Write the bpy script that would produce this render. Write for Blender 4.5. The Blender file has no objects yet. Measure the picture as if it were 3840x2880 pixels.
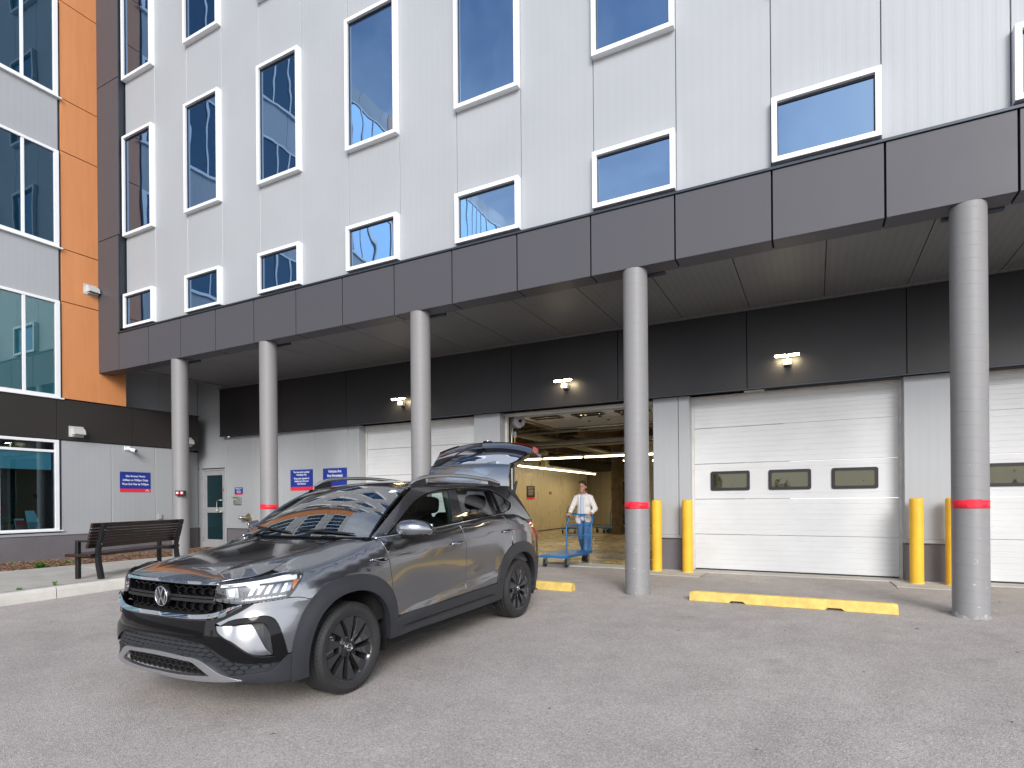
import bpy, bmesh, math, random
from mathutils import Vector, Matrix, noise as mnoise
from mathutils.geometry import delaunay_2d_cdt
random.seed(7)
SC = bpy.context.scene
COL = SC.collection
PI = math.pi
# ------------------------------------------------------------------ camera
YAW, ROLL, EYE = 0.4833491, -0.0081157, 1.264
right = Vector((math.cos(YAW), math.sin(YAW), 0)); fwd = Vector((-math.sin(YAW), math.cos(YAW), 0)); up = Vector((0, 0, 1))
cr, sr = math.cos(ROLL), math.sin(ROLL)
r3 = right*cr + up*sr; u3 = -right*sr + up*cr
cam_d = bpy.data.cameras.new('camera'); cam = bpy.data.objects.new('camera', cam_d); COL.objects.link(cam)
cam.matrix_world = Matrix(((r3.x, u3.x, -fwd.x, 0), (r3.y, u3.y, -fwd.y, 0), (r3.z, u3.z, -fwd.z, EYE), (0, 0, 0, 1)))
cam_d.sensor_width = 36; cam_d.lens = 2167.04/3840*36
cam_d.shift_y = (1879.49-1440)/3840
cam_d.clip_start = 0.05; cam_d.clip_end = 3000
SC.camera = cam
# ------------------------------------------------------------------ sky and sun
SUN_EL, SUN_AZ = math.radians(26), math.radians(149)   # azimuth from +Y clockwise: behind and left of the camera
w = bpy.data.worlds.new('World'); SC.world = w; w.use_nodes = True
nt = w.node_tree; nt.nodes.clear()
def N(t, **k):
    n = nt.nodes.new(t)
    for a, b in k.items(): setattr(n, a, b)
    return n
out = N('ShaderNodeOutputWorld'); bg = N('ShaderNodeBackground'); bg.inputs[1].default_value = 0.15
sky = N('ShaderNodeTexSky', sky_type='NISHITA', sun_disc=False, sun_elevation=SUN_EL, sun_rotation=SUN_AZ, air_density=1.2, dust_density=1.5, ozone_density=1.5)
tc = N('ShaderNodeTexCoord'); sep = N('ShaderNodeSeparateXYZ')
mz = N('ShaderNodeMath', operation='MAXIMUM'); mz.inputs[1].default_value = 0.08
dv = N('ShaderNodeVectorMath', operation='DIVIDE'); cb = N('ShaderNodeCombineXYZ')
nt.links.new(tc.outputs['Generated'], sep.inputs[0]); nt.links.new(sep.outputs[2], mz.inputs[0])
for i in range(3): nt.links.new(mz.outputs[0], cb.inputs[i])
nt.links.new(tc.outputs['Generated'], dv.inputs[0]); nt.links.new(cb.outputs[0], dv.inputs[1])
nz = N('ShaderNodeTexNoise'); nz.inputs['Scale'].default_value = 0.75; nz.inputs['Detail'].default_value = 9; nz.inputs['Roughness'].default_value = 0.62
nz.inputs['Distortion'].default_value = 0.4
nt.links.new(dv.outputs[0], nz.inputs['Vector'])
rp = N('ShaderNodeValToRGB'); rp.color_ramp.elements[0].position = 0.43; rp.color_ramp.elements[1].position = 0.95
nt.links.new(nz.outputs[0], rp.inputs[0])
cl = N('ShaderNodeRGB'); cl.outputs[0].default_value = (9.6, 9.7, 10.0, 1)
mx = N('ShaderNodeMix', data_type='RGBA'); 
# cloud cover thickens towards the horizon, as it does on any part-cloudy day
hz = N('ShaderNodeMapRange'); hz.inputs[1].default_value = .02; hz.inputs[2].default_value = .62; hz.inputs[3].default_value = .95; hz.inputs[4].default_value = 0.0
nt.links.new(sep.outputs[2], hz.inputs[0])
am = N('ShaderNodeMath', operation='ADD', use_clamp=True); nt.links.new(rp.outputs[0], am.inputs[0]); nt.links.new(hz.outputs[0], am.inputs[1])
nt.links.new(am.outputs[0], mx.inputs[0]); nt.links.new(sky.outputs[0], mx.inputs[6]); nt.links.new(cl.outputs[0], mx.inputs[7])
nt.links.new(mx.outputs[2], bg.inputs[0]); nt.links.new(bg.outputs[0], out.inputs[0])
sd = bpy.data.lights.new('sun', 'SUN'); sd.energy = 2.0; sd.angle = math.radians(25); sd.color = (1, .985, .97)
so = bpy.data.objects.new('sun', sd); COL.objects.link(so)
sdir = Vector((math.sin(SUN_AZ)*math.cos(SUN_EL), math.cos(SUN_AZ)*math.cos(SUN_EL), math.sin(SUN_EL)))
so.rotation_euler = sdir.to_track_quat('Z', 'Y').to_euler()
SC.view_settings.view_transform = 'Standard'; SC.view_settings.look = 'None'; SC.view_settings.exposure = 0.50; SC.view_settings.gamma = 1
SC.view_settings.use_curve_mapping = False
SC.render.engine = 'CYCLES'
SC.cycles.max_bounces = 10; SC.cycles.transparent_max_bounces = 12; SC.cycles.caustics_reflective = False; SC.cycles.caustics_refractive = False
SC.cycles.sample_clamp_indirect = 6

# ------------------------------------------------------------------ materials
def s2l(c):
    return tuple(((x/255)/12.92 if x/255 <= .04045 else ((x/255+.055)/1.055)**2.4) for x in c)
def mat(name, col, rough=.6, metal=0, var=0.0, vscale=3, bump=0.0, bscale=40, spec=.5, coat=0, emit=None, estr=0, alpha=1, trans=0, ior=1.45, fine=None):
    m = bpy.data.materials.new(name); m.use_nodes = True
    t = m.node_tree; b = t.nodes['Principled BSDF']
    def I(n, v):
        if n in b.inputs: b.inputs[n].default_value = v
    I('Base Color', (*col, 1)); I('Roughness', rough); I('Metallic', metal); I('Specular IOR Level', spec); I('Coat Weight', coat); I('Coat Roughness', .03)
    I('Alpha', alpha); I('Transmission Weight', trans); I('IOR', ior)
    if emit: I('Emission Color', (*emit, 1)); I('Emission Strength', estr)
    L = t.links.new
    tc = t.nodes.new('ShaderNodeTexCoord')
    if var > 0:
        n1 = t.nodes.new('ShaderNodeTexNoise'); n1.inputs['Scale'].default_value = vscale; n1.inputs['Detail'].default_value = 7; n1.inputs['Roughness'].default_value = .6
        L(tc.outputs['Object'], n1.inputs['Vector'])
        mr = t.nodes.new('ShaderNodeMapRange'); mr.inputs[1].default_value = .3; mr.inputs[2].default_value = .7; mr.inputs[3].default_value = 1-var; mr.inputs[4].default_value = 1+var
        L(n1.outputs[0], mr.inputs[0])
        hs = t.nodes.new('ShaderNodeHueSaturation'); hs.inputs['Color'].default_value = (*col, 1)
        L(mr.outputs[0], hs.inputs['Value']); L(hs.outputs[0], b.inputs['Base Color'])
        mr2 = t.nodes.new('ShaderNodeMapRange'); mr2.inputs[1].default_value = .3; mr2.inputs[2].default_value = .7; mr2.inputs[3].default_value = max(0, rough-.08*(rough > .15)); mr2.inputs[4].default_value = min(1, rough+.08*(rough > .15))
        L(n1.outputs[0], mr2.inputs[0]); L(mr2.outputs[0], b.inputs['Roughness'])
    if bump > 0:
        n2 = t.nodes.new('ShaderNodeTexNoise'); n2.inputs['Scale'].default_value = bscale; n2.inputs['Detail'].default_value = 5
        L(tc.outputs['Object'], n2.inputs['Vector'])
        bp = t.nodes.new('ShaderNodeBump'); bp.inputs['Strength'].default_value = bump; bp.inputs['Distance'].default_value = .01
        L(n2.outputs[0], bp.inputs['Height']); L(bp.outputs[0], b.inputs['Normal'])
    return m
M = {}
def ribmat(name, col, axis, pitch, rough=.45, metal=.0, var=.03, depth=.002, dark=.9):
    """metal sheet with fine pressed ribs: relief and faint tone change along one object axis"""
    m = mat(name, col, rough, metal, var, .8)
    t = m.node_tree; b = t.nodes['Principled BSDF']; L = t.links.new
    tc = t.nodes.new('ShaderNodeTexCoord'); sp = t.nodes.new('ShaderNodeSeparateXYZ'); L(tc.outputs['Object'], sp.inputs[0])
    mo = t.nodes.new('ShaderNodeMath'); mo.operation = 'MULTIPLY'; mo.inputs[1].default_value = 1/pitch; L(sp.outputs[axis], mo.inputs[0])
    fr = t.nodes.new('ShaderNodeMath'); fr.operation = 'FRACT'; L(mo.outputs[0], fr.inputs[0])
    rp = t.nodes.new('ShaderNodeValToRGB'); e = rp.color_ramp.elements
    e[0].position = 0.0; e[0].color = (0, 0, 0, 1); e[1].position = .12; e[1].color = (1, 1, 1, 1)
    x = e.new(.55); x.color = (1, 1, 1, 1); x = e.new(.67); x.color = (.35, .35, .35, 1); x = e.new(.95); x.color = (.35, .35, .35, 1)
    L(fr.outputs[0], rp.inputs[0])
    bp = t.nodes.new('ShaderNodeBump'); bp.inputs['Strength'].default_value = .8; bp.inputs['Distance'].default_value = depth
    L(rp.outputs[0], bp.inputs['Height']); L(bp.outputs[0], b.inputs['Normal'])
    hs = [n for n in t.nodes if n.type == 'HUE_SAT'][0]
    mi = t.nodes.new('ShaderNodeMix'); mi.data_type = 'RGBA'; mi.blend_type = 'MULTIPLY'; mi.inputs[0].default_value = 1
    r2 = t.nodes.new('ShaderNodeMapRange'); r2.inputs[3].default_value = dark; r2.inputs[4].default_value = 1; L(rp.outputs[0], r2.inputs[0])
    L(hs.outputs[0], mi.inputs[6]); L(r2.outputs[0], mi.inputs[7]); L(mi.outputs[2], b.inputs['Base Color'])
    return m
M['panelX'] = ribmat('metal_panel_light', (.385, .40, .418), 0, .1147, .42, 0, .035, .0009, .985)
M['panelY'] = ribmat('metal_panel_light_side', (.385, .40, .418), 1, .1147, .42, 0, .035, .0009, .985)
M['trimgrey'] = mat('trim_grey', (.385, .40, .418), .45, 0, .04, 4)
M['fascia'] = mat('dark_composite', (.074, .072, .083), .50, 0, .03, .35, spec=.5)
M['band'] = mat('black_composite', (.022, .021, .024), .42, .1, .05, .5)
M['bandL'] = mat('brown_black_composite', (.040, .035, .034), .4, .2, .05, .8)
M['flash'] = mat('dark_flashing', (.05, .06, .075), .4, .6, .1, 2)
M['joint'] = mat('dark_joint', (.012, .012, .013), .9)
M['soffit'] = ribmat('soffit_metal', (.16, .16, .162), 0, .1, .5, 0, .04, .0015, .9)
M['white'] = mat('white_frame', (.83, .85, .87), .35, 0, .03, 2)
M['whitein'] = mat('white_frame_inner', (.55, .57, .6), .5)
M['spacer'] = mat('window_spacer', (.03, .035, .05), .5)
M['concbase'] = mat('painted_concrete', (.15, .14, .15), .8, 0, .10, 2.5, .35, 30)
M['column'] = mat('column_paint', (.30, .30, .315), .55, 0, .05, 1.6, .25, 14)
M['colfoot'] = mat('chipped_column_foot', (.30, .30, .29), .8, 0, .3, 25, .5, 40)
M['red'] = mat('red_tape', (.80, .02, .045), .35, 0, .08, 12)
M['dock'] = mat('dock_door_white', (.64, .65, .66), .40, 0, .05, 1.6)
M['dockseal'] = mat('dock_door_seal', (.62, .61, .58), .6, 0, .1, 6)
M['blackrub'] = mat('black_rubber', (.02, .02, .022), .5)
M['yellow'] = mat('yellow_bollard_paint', (.80, .46, .035), .5, 0, .10, 4, .2, 30)
M['yellow2'] = mat('worn_yellow_concrete', (.70, .50, .14), .8, 0, .24, 7, .6, 60)
M['conc'] = mat('concrete', (.46, .44, .40), .85, 0, .13, 2.2, .5, 45)
M['curb'] = mat('curb_concrete', (.54, .52, .48), .85, 0, .12, 3.5, .5, 50)
M['tubes'] = mat('fluorescent_tube', (1, .9, .7), .5, emit=(1, .82, .50), estr=9)
M['led'] = mat('floodlight_led', (1, .9, .7), .5, emit=(1, .83, .50), estr=30)
M['steel'] = mat('brushed_steel', (.55, .55, .56), .28, 1, .06, 20)
M['galv'] = mat('galvanised', (.45, .45, .46), .4, .9, .12, 9)
M['blackmetal'] = mat('black_powder_coat', (.018, .018, .02), .45, .2, .1, 8)

def glassmat(name, tint, refl, base, wav=.0, wscale=1.5, rough=.015):
    m = bpy.data.materials.new(name); m.use_nodes = True; t = m.node_tree; t.nodes.clear(); L = t.links.new
    o = t.nodes.new('ShaderNodeOutputMaterial'); mixs = t.nodes.new('ShaderNodeMixShader')
    g = t.nodes.new('ShaderNodeBsdfGlossy'); g.inputs['Color'].default_value = (*tint, 1); g.inputs['Roughness'].default_value = rough
    d = t.nodes.new('ShaderNodeBsdfDiffuse'); d.inputs['Color'].default_value = (*base, 1)
    f = t.nodes.new('ShaderNodeFresnel'); f.inputs[0].default_value = 1.55
    a = t.nodes.new('ShaderNodeMath'); a.operation = 'MULTIPLY_ADD'; a.inputs[1].default_value = 1-refl; a.inputs[2].default_value = refl
    L(f.outputs[0], a.inputs[0]); L(a.outputs[0], mixs.inputs[0]); L(d.outputs[0], mixs.inputs[1]); L(g.outputs[0], mixs.inputs[2]); L(mixs.outputs[0], o.inputs[0])
    if wav:
        tc = t.nodes.new('ShaderNodeTexCoord'); n2 = t.nodes.new('ShaderNodeTexNoise'); n2.inputs['Scale'].default_value = wscale; n2.inputs['Detail'].default_value = 1
        L(tc.outputs['Object'], n2.inputs['Vector']); bp = t.nodes.new('ShaderNodeBump'); bp.inputs['Strength'].default_value = 1; bp.inputs['Distance'].default_value = wav
        L(n2.outputs[0], bp.inputs['Height']); L(bp.outputs[0], g.inputs['Normal'])
    return m
M['pane'] = glassmat('tinted_window_glass', (.33, .49, .72), .50, (.004, .018, .05), .007, 1.1)

def seeglass(name, tint, refl=.10, rough=.0):
    m = bpy.data.materials.new(name); m.use_nodes = True; t = m.node_tree; t.nodes.clear(); L = t.links.new
    o = t.nodes.new('ShaderNodeOutputMaterial'); mixs = t.nodes.new('ShaderNodeMixShader')
    g = t.nodes.new('ShaderNodeBsdfGlossy'); g.inputs['Roughness'].default_value = rough; g.inputs['Color'].default_value = (1, 1, 1, 1)
    d = t.nodes.new('ShaderNodeBsdfTransparent'); d.inputs['Color'].default_value = (*tint, 1)
    f = t.nodes.new('ShaderNodeFresnel'); f.inputs[0].default_value = 1.5
    a = t.nodes.new('ShaderNodeMath'); a.operation = 'MULTIPLY_ADD'; a.inputs[1].default_value = 1-refl; a.inputs[2].default_value = refl
    L(f.outputs[0], a.inputs[0]); L(a.outputs[0], mixs.inputs[0]); L(d.outputs[0], mixs.inputs[1]); L(g.outputs[0], mixs.inputs[2]); L(mixs.outputs[0], o.inputs[0])
    return m
M['clear'] = seeglass('window_glass_clear', (.64, .90, .97), .06)

# ------------------------------------------------------------------ mesh builder
class MB:
    def __init__(s): s.v = []; s.f = []; s.sm = []; s.mi = []
    def add(s, vs, fs, smooth=False, mi=0):
        o = len(s.v); s.v += [tuple(v) for v in vs]
        for f in fs: s.f.append(tuple(i+o for i in f)); s.sm.append(smooth); s.mi.append(mi)
    def box(s, x0, x1, y0, y1, z0, z1, M4=None, mi=0):
        vs = [Vector((x, y, z)) for z in (z0, z1) for y in (y0, y1) for x in (x0, x1)]
        if M4: vs = [M4 @ v for v in vs]
        s.add(vs, [(0, 2, 3, 1), (4, 5, 7, 6), (0, 1, 5, 4), (2, 6, 7, 3), (0, 4, 6, 2), (1, 3, 7, 5)], False, mi)
        return s
    def tube(s, p0, p1, r0, r1=None, n=16, caps=True, smooth=True, mi=0):
        p0, p1 = Vector(p0), Vector(p1); r1 = r0 if r1 is None else r1
        d = (p1-p0).normalized(); a = d.orthogonal().normalized(); b = d.cross(a)
        vs = []
        for p, r in ((p0, r0), (p1, r1)):
            for i in range(n):
                t = 2*PI*i/n; vs.append(p+a*r*math.cos(t)+b*r*math.sin(t))
        s.add(vs, [(i, (i+1) % n, n+(i+1) % n, n+i) for i in range(n)], smooth, mi)
        if caps: s.add(vs[:n], [tuple(range(n))[::-1]], False, mi); s.add(vs[n:], [tuple(range(n))], False, mi)
        return s
    def path(s, pts, r, n=10, closed=False, mi=0, smooth=True):
        pts = [Vector(p) for p in pts]; k = len(pts); rings = []
        prev = None
        for i, p in enumerate(pts):
            if closed: d = (pts[(i+1) % k]-pts[i-1])
            else: d = (pts[min(i+1, k-1)]-pts[max(i-1, 0)])
            d.normalize()
            a = d.orthogonal().normalized() if prev is None else (prev-d*prev.dot(d)).normalized()
            prev = a; b = d.cross(a); rr = r[i] if isinstance(r, (list, tuple)) else r
            rings.append([p+a*rr*math.cos(2*PI*j/n)+b*rr*math.sin(2*PI*j/n) for j in range(n)])
        vs = [v for R in rings for v in R]
        m = k if closed else k-1
        s.add(vs, [(i*n+j, i*n+(j+1) % n, ((i+1) % k)*n+(j+1) % n, ((i+1) % k)*n+j) for i in range(m) for j in range(n)], smooth, mi)
        if not closed: s.add(rings[0], [tuple(range(n))[::-1]], False, mi); s.add(rings[-1], [tuple(range(n))], False, mi)
        return s
    def lathe(s, prof, M4=None, n=24, smooth=True, mi=0):
        """profile of (radius, height) round z"""
        vs = []
        for r, z in prof:
            for i in range(n):
                t = 2*PI*i/n; v = Vector((r*math.cos(t), r*math.sin(t), z)); vs.append(M4 @ v if M4 else v)
        s.add(vs, [(j*n+i, j*n+(i+1) % n, (j+1)*n+(i+1) % n, (j+1)*n+i) for j in range(len(prof)-1) for i in range(n)], smooth, mi)
        return s
    def prism(s, poly, d0, d1, M4=None, mi=0, smooth=False):
        """polygon (x,y) extruded from z=d0 to d1"""
        n = len(poly); vs = [Vector((x, y, d0)) for x, y in poly]+[Vector((x, y, d1)) for x, y in poly]
        if M4: vs = [M4 @ v for v in vs]
        s.add(vs, [tuple(range(n))[::-1], tuple(range(n, 2*n))], False, mi)
        s.add(vs, [(i, (i+1) % n, n+(i+1) % n, n+i) for i in range(n)], smooth, mi)
        return s
    def mesh(s, name, mats):
        me = bpy.data.meshes.new(name); me.from_pydata(s.v, [], s.f)
        for m in (mats if isinstance(mats, (list, tuple)) else [mats]): me.materials.append(M[m] if isinstance(m, str) else m)
        me.polygons.foreach_set('use_smooth', s.sm); me.polygons.foreach_set('material_index', s.mi); me.update()
        return me
    def obj(s, name, mats, parent=None, bevel=0, segs=2, **kw):
        o = bpy.data.objects.new(name, s.mesh(name, mats)); COL.objects.link(o)
        if parent is not None: adopt(o, parent)
        if bevel:
            b = o.modifiers.new('bevel', 'BEVEL'); b.width = bevel; b.segments = segs; b.limit_method = 'ANGLE'; b.angle_limit = math.radians(40)
            b.harden_normals = False
        for k, v in kw.items(): o[k] = v
        return o
def adopt(o, parent):
    """child keeps its place: meshes of placed things are modelled in world coordinates"""
    o.parent = parent; o.matrix_parent_inverse = parent.get('_w') and Matrix.Identity(4) or Matrix.Identity(4)
    o.matrix_parent_inverse = WORLD.get(parent.name, Matrix.Identity(4)).inverted()
    WORLD[o.name] = WORLD.get(parent.name, Matrix.Identity(4)) @ o.matrix_parent_inverse @ o.matrix_basis
WORLD = {}
def thing(name, label, cat, loc=(0, 0, 0), rz=0, group=None, local=False):
    """an Empty at the base of a thing. local=False: parts are modelled in world coordinates; local=True: in the Empty's own"""
    o = bpy.data.objects.new(name, None); COL.objects.link(o); o.empty_display_size = .2
    o.location = loc; o.rotation_euler = (0, 0, rz)
    if not local: WORLD[o.name] = Matrix.Translation(loc) @ Matrix.Rotation(rz, 4, 'Z')
    tag(o, label, cat, group)
    return o
def tag(o, label, cat, group=None):
    o['label'] = label; o['category'] = cat
    if group: o['group'] = group
    return o
def struct(o): o['kind'] = 'structure'; return o
def clone(o, parent=None, loc=None, rot=None, label=None):
    c = o.copy(); COL.objects.link(c)
    if parent is not None: c.parent = parent
    if loc is not None: c.location = loc
    if rot is not None: c.rotation_euler = rot
    if label: c['label'] = label
    for ch in list(o.children): clone(ch, c)
    return c
def text_mesh(name, body, size, mats, parent, M4, align='CENTER', bold=.0, extrude=.001, spacing=1.0, line=1.0, xs=1.0):
    cu = bpy.data.curves.new(name, 'FONT'); cu.body = body; cu.size = size; cu.align_x = align; cu.align_y = 'CENTER'; cu.extrude = extrude; cu.offset = bold
    cu.space_character = spacing; cu.space_line = line; cu.resolution_u = 3
    t = bpy.data.objects.new(name, cu); COL.objects.link(t)
    dg = bpy.context.evaluated_depsgraph_get(); me = bpy.data.meshes.new_from_object(t.evaluated_get(dg))
    bpy.data.objects.remove(t); me.transform(M4 @ Matrix.Diagonal((xs, 1, 1, 1))); me.name = name
    me.materials.clear(); me.materials.append(M[mats] if isinstance(mats, str) else mats)
    o = bpy.data.objects.new(name, me); COL.objects.link(o)
    if parent is not None: adopt(o, parent)
    return o
# frames for flat work on walls: local x right, y up, z towards the viewer
def faceY(x, y, z): return Matrix(((1, 0, 0, x), (0, 0, -1, y), (0, 1, 0, z), (0, 0, 0, 1)))      # wall facing -Y
def faceX(x, y, z): return Matrix(((0, 0, 1, x), (1, 0, 0, y), (0, 1, 0, z), (0, 0, 0, 1)))       # wall facing +X, local x = +Y
def gz(y): return min(0.0, .0268*(max(y, -25)-8.3))
M['dockpane'] = glassmat('dock_window_glass', (.55, .55, .42), .10, (.03, .025, .012), .004, 4)
M['doorframe'] = mat('anodised_door_frame', (.56, .56, .57), .4, .5, .05, 5)
M['doorglass'] = glassmat('door_glass', (.55, .75, .85), .05, (.012, .03, .035), .002, 3)
M['paneL'] = glassmat('office_window_glass', (.26, .37, .50), .18, (.006, .028, .05), .004, 1.2)
M['blindglass'] = seeglass('teal_window_glass', (.58, .86, .90), .10)
M['blind'] = mat('vertical_blind_fabric', (.78, .80, .80), .8, 0, .04, 6)
# ================================================================== GROUND
def mat_asphalt():
    m = bpy.data.materials.new('old_asphalt'); m.use_nodes = True; t = m.node_tree; b = t.nodes['Principled BSDF']; L = t.links.new
    g = t.nodes.new('ShaderNodeNewGeometry')
    def nz(scale, det=4, rough=.6):
        n = t.nodes.new('ShaderNodeTexNoise'); n.inputs['Scale'].default_value = scale; n.inputs['Detail'].default_value = det; n.inputs['Roughness'].default_value = rough
        L(g.outputs['Position'], n.inputs['Vector']); return n
    big = nz(.35, 5); mid = nz(3.0, 6, .7); fine = nz(60, 3, .7)
    vo = t.nodes.new('ShaderNodeTexVoronoi'); vo.inputs['Scale'].default_value = 150; L(g.outputs['Position'], vo.inputs['Vector'])
    vo2 = t.nodes.new('ShaderNodeTexVoronoi'); vo2.inputs['Scale'].default_value = 70; L(g.outputs['Position'], vo2.inputs['Vector'])
    # stone chips: random grey per cell
    sepc = t.nodes.new('ShaderNodeSeparateColor'); L(vo.outputs['Color'], sepc.inputs[0])
    cr_ = t.nodes.new('ShaderNodeValToRGB'); e = cr_.color_ramp.elements
    e[0].position = 0; e[0].color = (.30, .27, .25, 1); e[1].position = 1; e[1].color = (.56, .525, .505, 1)
    x = e.new(.32); x.color = (.39, .353, .328, 1); x = e.new(.72); x.color = (.45, .41, .382, 1); x = e.new(.9); x.color = (.50, .465, .445, 1)
    L(sepc.outputs[0], cr_.inputs[0])
    s2 = t.nodes.new('ShaderNodeSeparateColor'); L(vo2.outputs['Color'], s2.inputs[0])
    rr = t.nodes.new('ShaderNodeMapRange'); rr.inputs[1].default_value = .93; rr.inputs[2].default_value = .97; rr.inputs[3].default_value = 0; rr.inputs[4].default_value = .35; L(s2.outputs[0], rr.inputs[0])
    m1 = t.nodes.new('ShaderNodeMix'); m1.data_type = 'RGBA'; m1.inputs[7].default_value = (.40, .37, .35, 1); L(rr.outputs[0], m1.inputs[0]); L(cr_.outputs[0], m1.inputs[6])
    def mul(a, src, lo, hi, i0=.3, i1=.7):
        r = t.nodes.new('ShaderNodeMapRange'); r.inputs[1].default_value = i0; r.inputs[2].default_value = i1; r.inputs[3].default_value = lo; r.inputs[4].default_value = hi; L(src, r.inputs[0])
        q = t.nodes.new('ShaderNodeMix'); q.data_type = 'RGBA'; q.blend_type = 'MULTIPLY'; q.inputs[0].default_value = 1
        L(a, q.inputs[6]); L(r.outputs[0], q.inputs[7]); return q.outputs[2]
    c = mul(m1.outputs[2], big.outputs[0], .86, 1.12); c = mul(c, mid.outputs[0], .88, 1.1); c = mul(c, fine.outputs[0], .82, 1.16)
    # oil drips and dark wheel stains
    st = nz(1.1, 3, .5); c = mul(c, st.outputs[0], .72, 1.0, .22, .34)
    L(c, b.inputs['Base Color']); b.inputs['Roughness'].default_value = .82; b.inputs['Specular IOR Level'].default_value = .35
    ad = t.nodes.new('ShaderNodeMath'); ad.operation = 'MULTIPLY_ADD'; ad.inputs[1].default_value = .5; L(fine.outputs[0], ad.inputs[0]); L(vo.outputs['Distance'], ad.inputs[2])
    bp = t.nodes.new('ShaderNodeBump'); bp.inputs['Strength'].default_value = .6; bp.inputs['Distance'].default_value = .006; L(ad.outputs[0], bp.inputs['Height']); L(bp.outputs[0], b.inputs['Normal'])
    return m
M['asphalt'] = mat_asphalt()
b = MB()
ys = [-400, -25, 8.3, 10.36]; xs_ = [-400, 400]
vs = [(x, y, gz(y)) for y in ys for x in xs_]
b.add(vs, [(0, 1, 3, 2), (2, 3, 5, 4), (4, 5, 7, 6)])
b.add([(-400, 10.36, 0), (400, 10.36, 0), (400, 500, 0), (-400, 500, 0)], [(0, 1, 2, 3)])
struct(b.obj('ground', 'asphalt'))

# ================================================================== MAIN WING
JX0, JP = -14.282, 1.1536          # fascia joints
WX0, WP = -14.223, 1.1477          # upper wall panel joints
YU = 7.80                          # upper wall face
wing = thing('building_wing', 'pale grey ribbed metal building wing with dark canopy fascia above the loading doors', 'building', (-6, 10.5, 0))
M['backer'] = mat('wall_backing', (.05, .05, .055), .9)
XR = 9.0
b = MB()
b.box(-14.30, XR, YU+.06, 20, 4.46, 16.9)                   # body of the upper storeys
b.box(-15.62, -14.31, 10.62, 20, 4.46, 16.9)
b.obj('wall_core', 'backer', wing)
# upper wall panels, cut round the windows
ROWS = [(5.352, 6.142), (7.483, 9.803), (11.108, 13.43), (14.75, 16.5)]
def panel_box(x0, x1, z0, z1, y=YU):
    m_ = MB(); g = .004; c = .006
    X0, X1, Z0, Z1 = x0+g, x1-g, z0+g, z1-g
    # bevelled tray: front face and folded edges
    v = [(X0, y+.06, Z0), (X1, y+.06, Z0), (X1, y+.06, Z1), (X0, y+.06, Z1), (X0, y+c, Z0), (X1, y+c, Z0), (X1, y+c, Z1), (X0, y+c, Z1), (X0+c, y, Z0), (X1-c, y, Z0), (X1-c, y, Z1), (X0+c, y, Z1)]
    m_.add(v, [(8, 9, 10, 11), (4, 8, 11, 7), (9, 5, 6, 10), (0, 4, 7, 3), (5, 1, 2, 6), (3, 7, 11, 10, 6, 2), (0, 1, 5, 9, 8, 4)])
    return m_
k = 0
x = WX0
while x < XR-.1:
    x1 = min(x+WP, XR)
    if k % 2 == 1 or x > 7.9: segs = [(5.30, 16.9)]
    else:
        segs = []; z = 5.30
        for a, c in ROWS:
            if a-.05 > z: segs.append((z, a+.02))
            z = c-.02
        segs.append((z, 16.9))
    for a, c in segs: panel_box(x, x1, a, c).obj('wall_panel', 'panelX', wing)
    x = x1; k += 1
# windows
def wing_window(x, z0, z1, w=1.135, yf=7.70, parent=wing):
    fw = .062; g = .012
    f = MB(); x1 = x+w
    f.box(x, x+fw, yf, YU+.05, z0, z1); f.box(x1-fw, x1, yf, YU+.05, z0, z1)
    f.box(x+fw, x1-fw, yf, YU+.05, z1-fw, z1); f.box(x+fw, x1-fw, yf, YU+.05, z0, z0+fw)
    fo = f.obj('window', 'white', parent, bevel=.004)
    s = MB(); a, b_, c, d = x+fw, x1-fw, z0+fw, z1-fw
    s.box(a, a+g, yf+.045, yf+.07, c, d); s.box(b_-g, b_, yf+.045, yf+.07, c, d); s.box(a+g, b_-g, yf+.045, yf+.07, d-.022, d); s.box(a+g, b_-g, yf+.045, yf+.07, c, c+g)
    s.obj('gasket', 'spacer', fo)
    p = MB(); p.add([(a, yf+.06, c), (b_, yf+.06, c), (b_, yf+.06, d), (a, yf+.06, d), (a, yf+.075, c), (b_, yf+.075, c), (b_, yf+.075, d), (a, yf+.075, d)], [(0, 1, 2, 3), (7, 6, 5, 4), (0, 4, 5, 1), (2, 6, 7, 3), (0, 3, 7, 4), (1, 5, 6, 2)])
    p.obj('pane', 'pane', fo)
k = 0
for i in range(-1, 10):
    x = -14.212 + 2.2952*(i+1)
    if x > 7: break
    for z0, z1 in ROWS: wing_window(x, z0, z1)
# fascia panels (face, underside) with open joints between them
def tray(axis, parent, name, m, x0, x1, y0, y1, z0, z1):
    MB().box(x0, x1, y0, y1, z0, z1).obj(name, m, parent, bevel=.004)
ZF0, ZF1 = 4.390, 5.226
for i in range(0, 20):
    a = JX0+JP*i+.011; c = JX0+JP*(i+1)-.011
    MB().box(a, c, 7.646, 7.676, ZF0, ZF1).obj('fascia_panel', 'fascia', wing, bevel=.003)
    MB().box(a, c, 7.6765, 7.971, ZF0, ZF0+.03).obj('fascia_underside_panel', 'fascia', wing, bevel=.003)
b = MB(); b.box(JX0, XR, 7.70, 7.95, ZF0+.04, 5.20); b.obj('fascia_frame', 'joint', wing)
b = MB()
b.add([(-14.30, 7.625, 5.232), (XR, 7.625, 5.232), (XR, 7.625, 5.262), (-14.30, 7.625, 5.262), (-14.30, 7.799, 5.345), (XR, 7.799, 5.345), (-14.30, 7.799, 5.232), (XR, 7.799, 5.232)],
      [(0, 1, 2, 3), (3, 2, 5, 4), (0, 6, 7, 1), (0, 3, 4, 6), (1, 7, 5, 2)])
b.obj('fascia_flashing', 'flash', wing)
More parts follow.
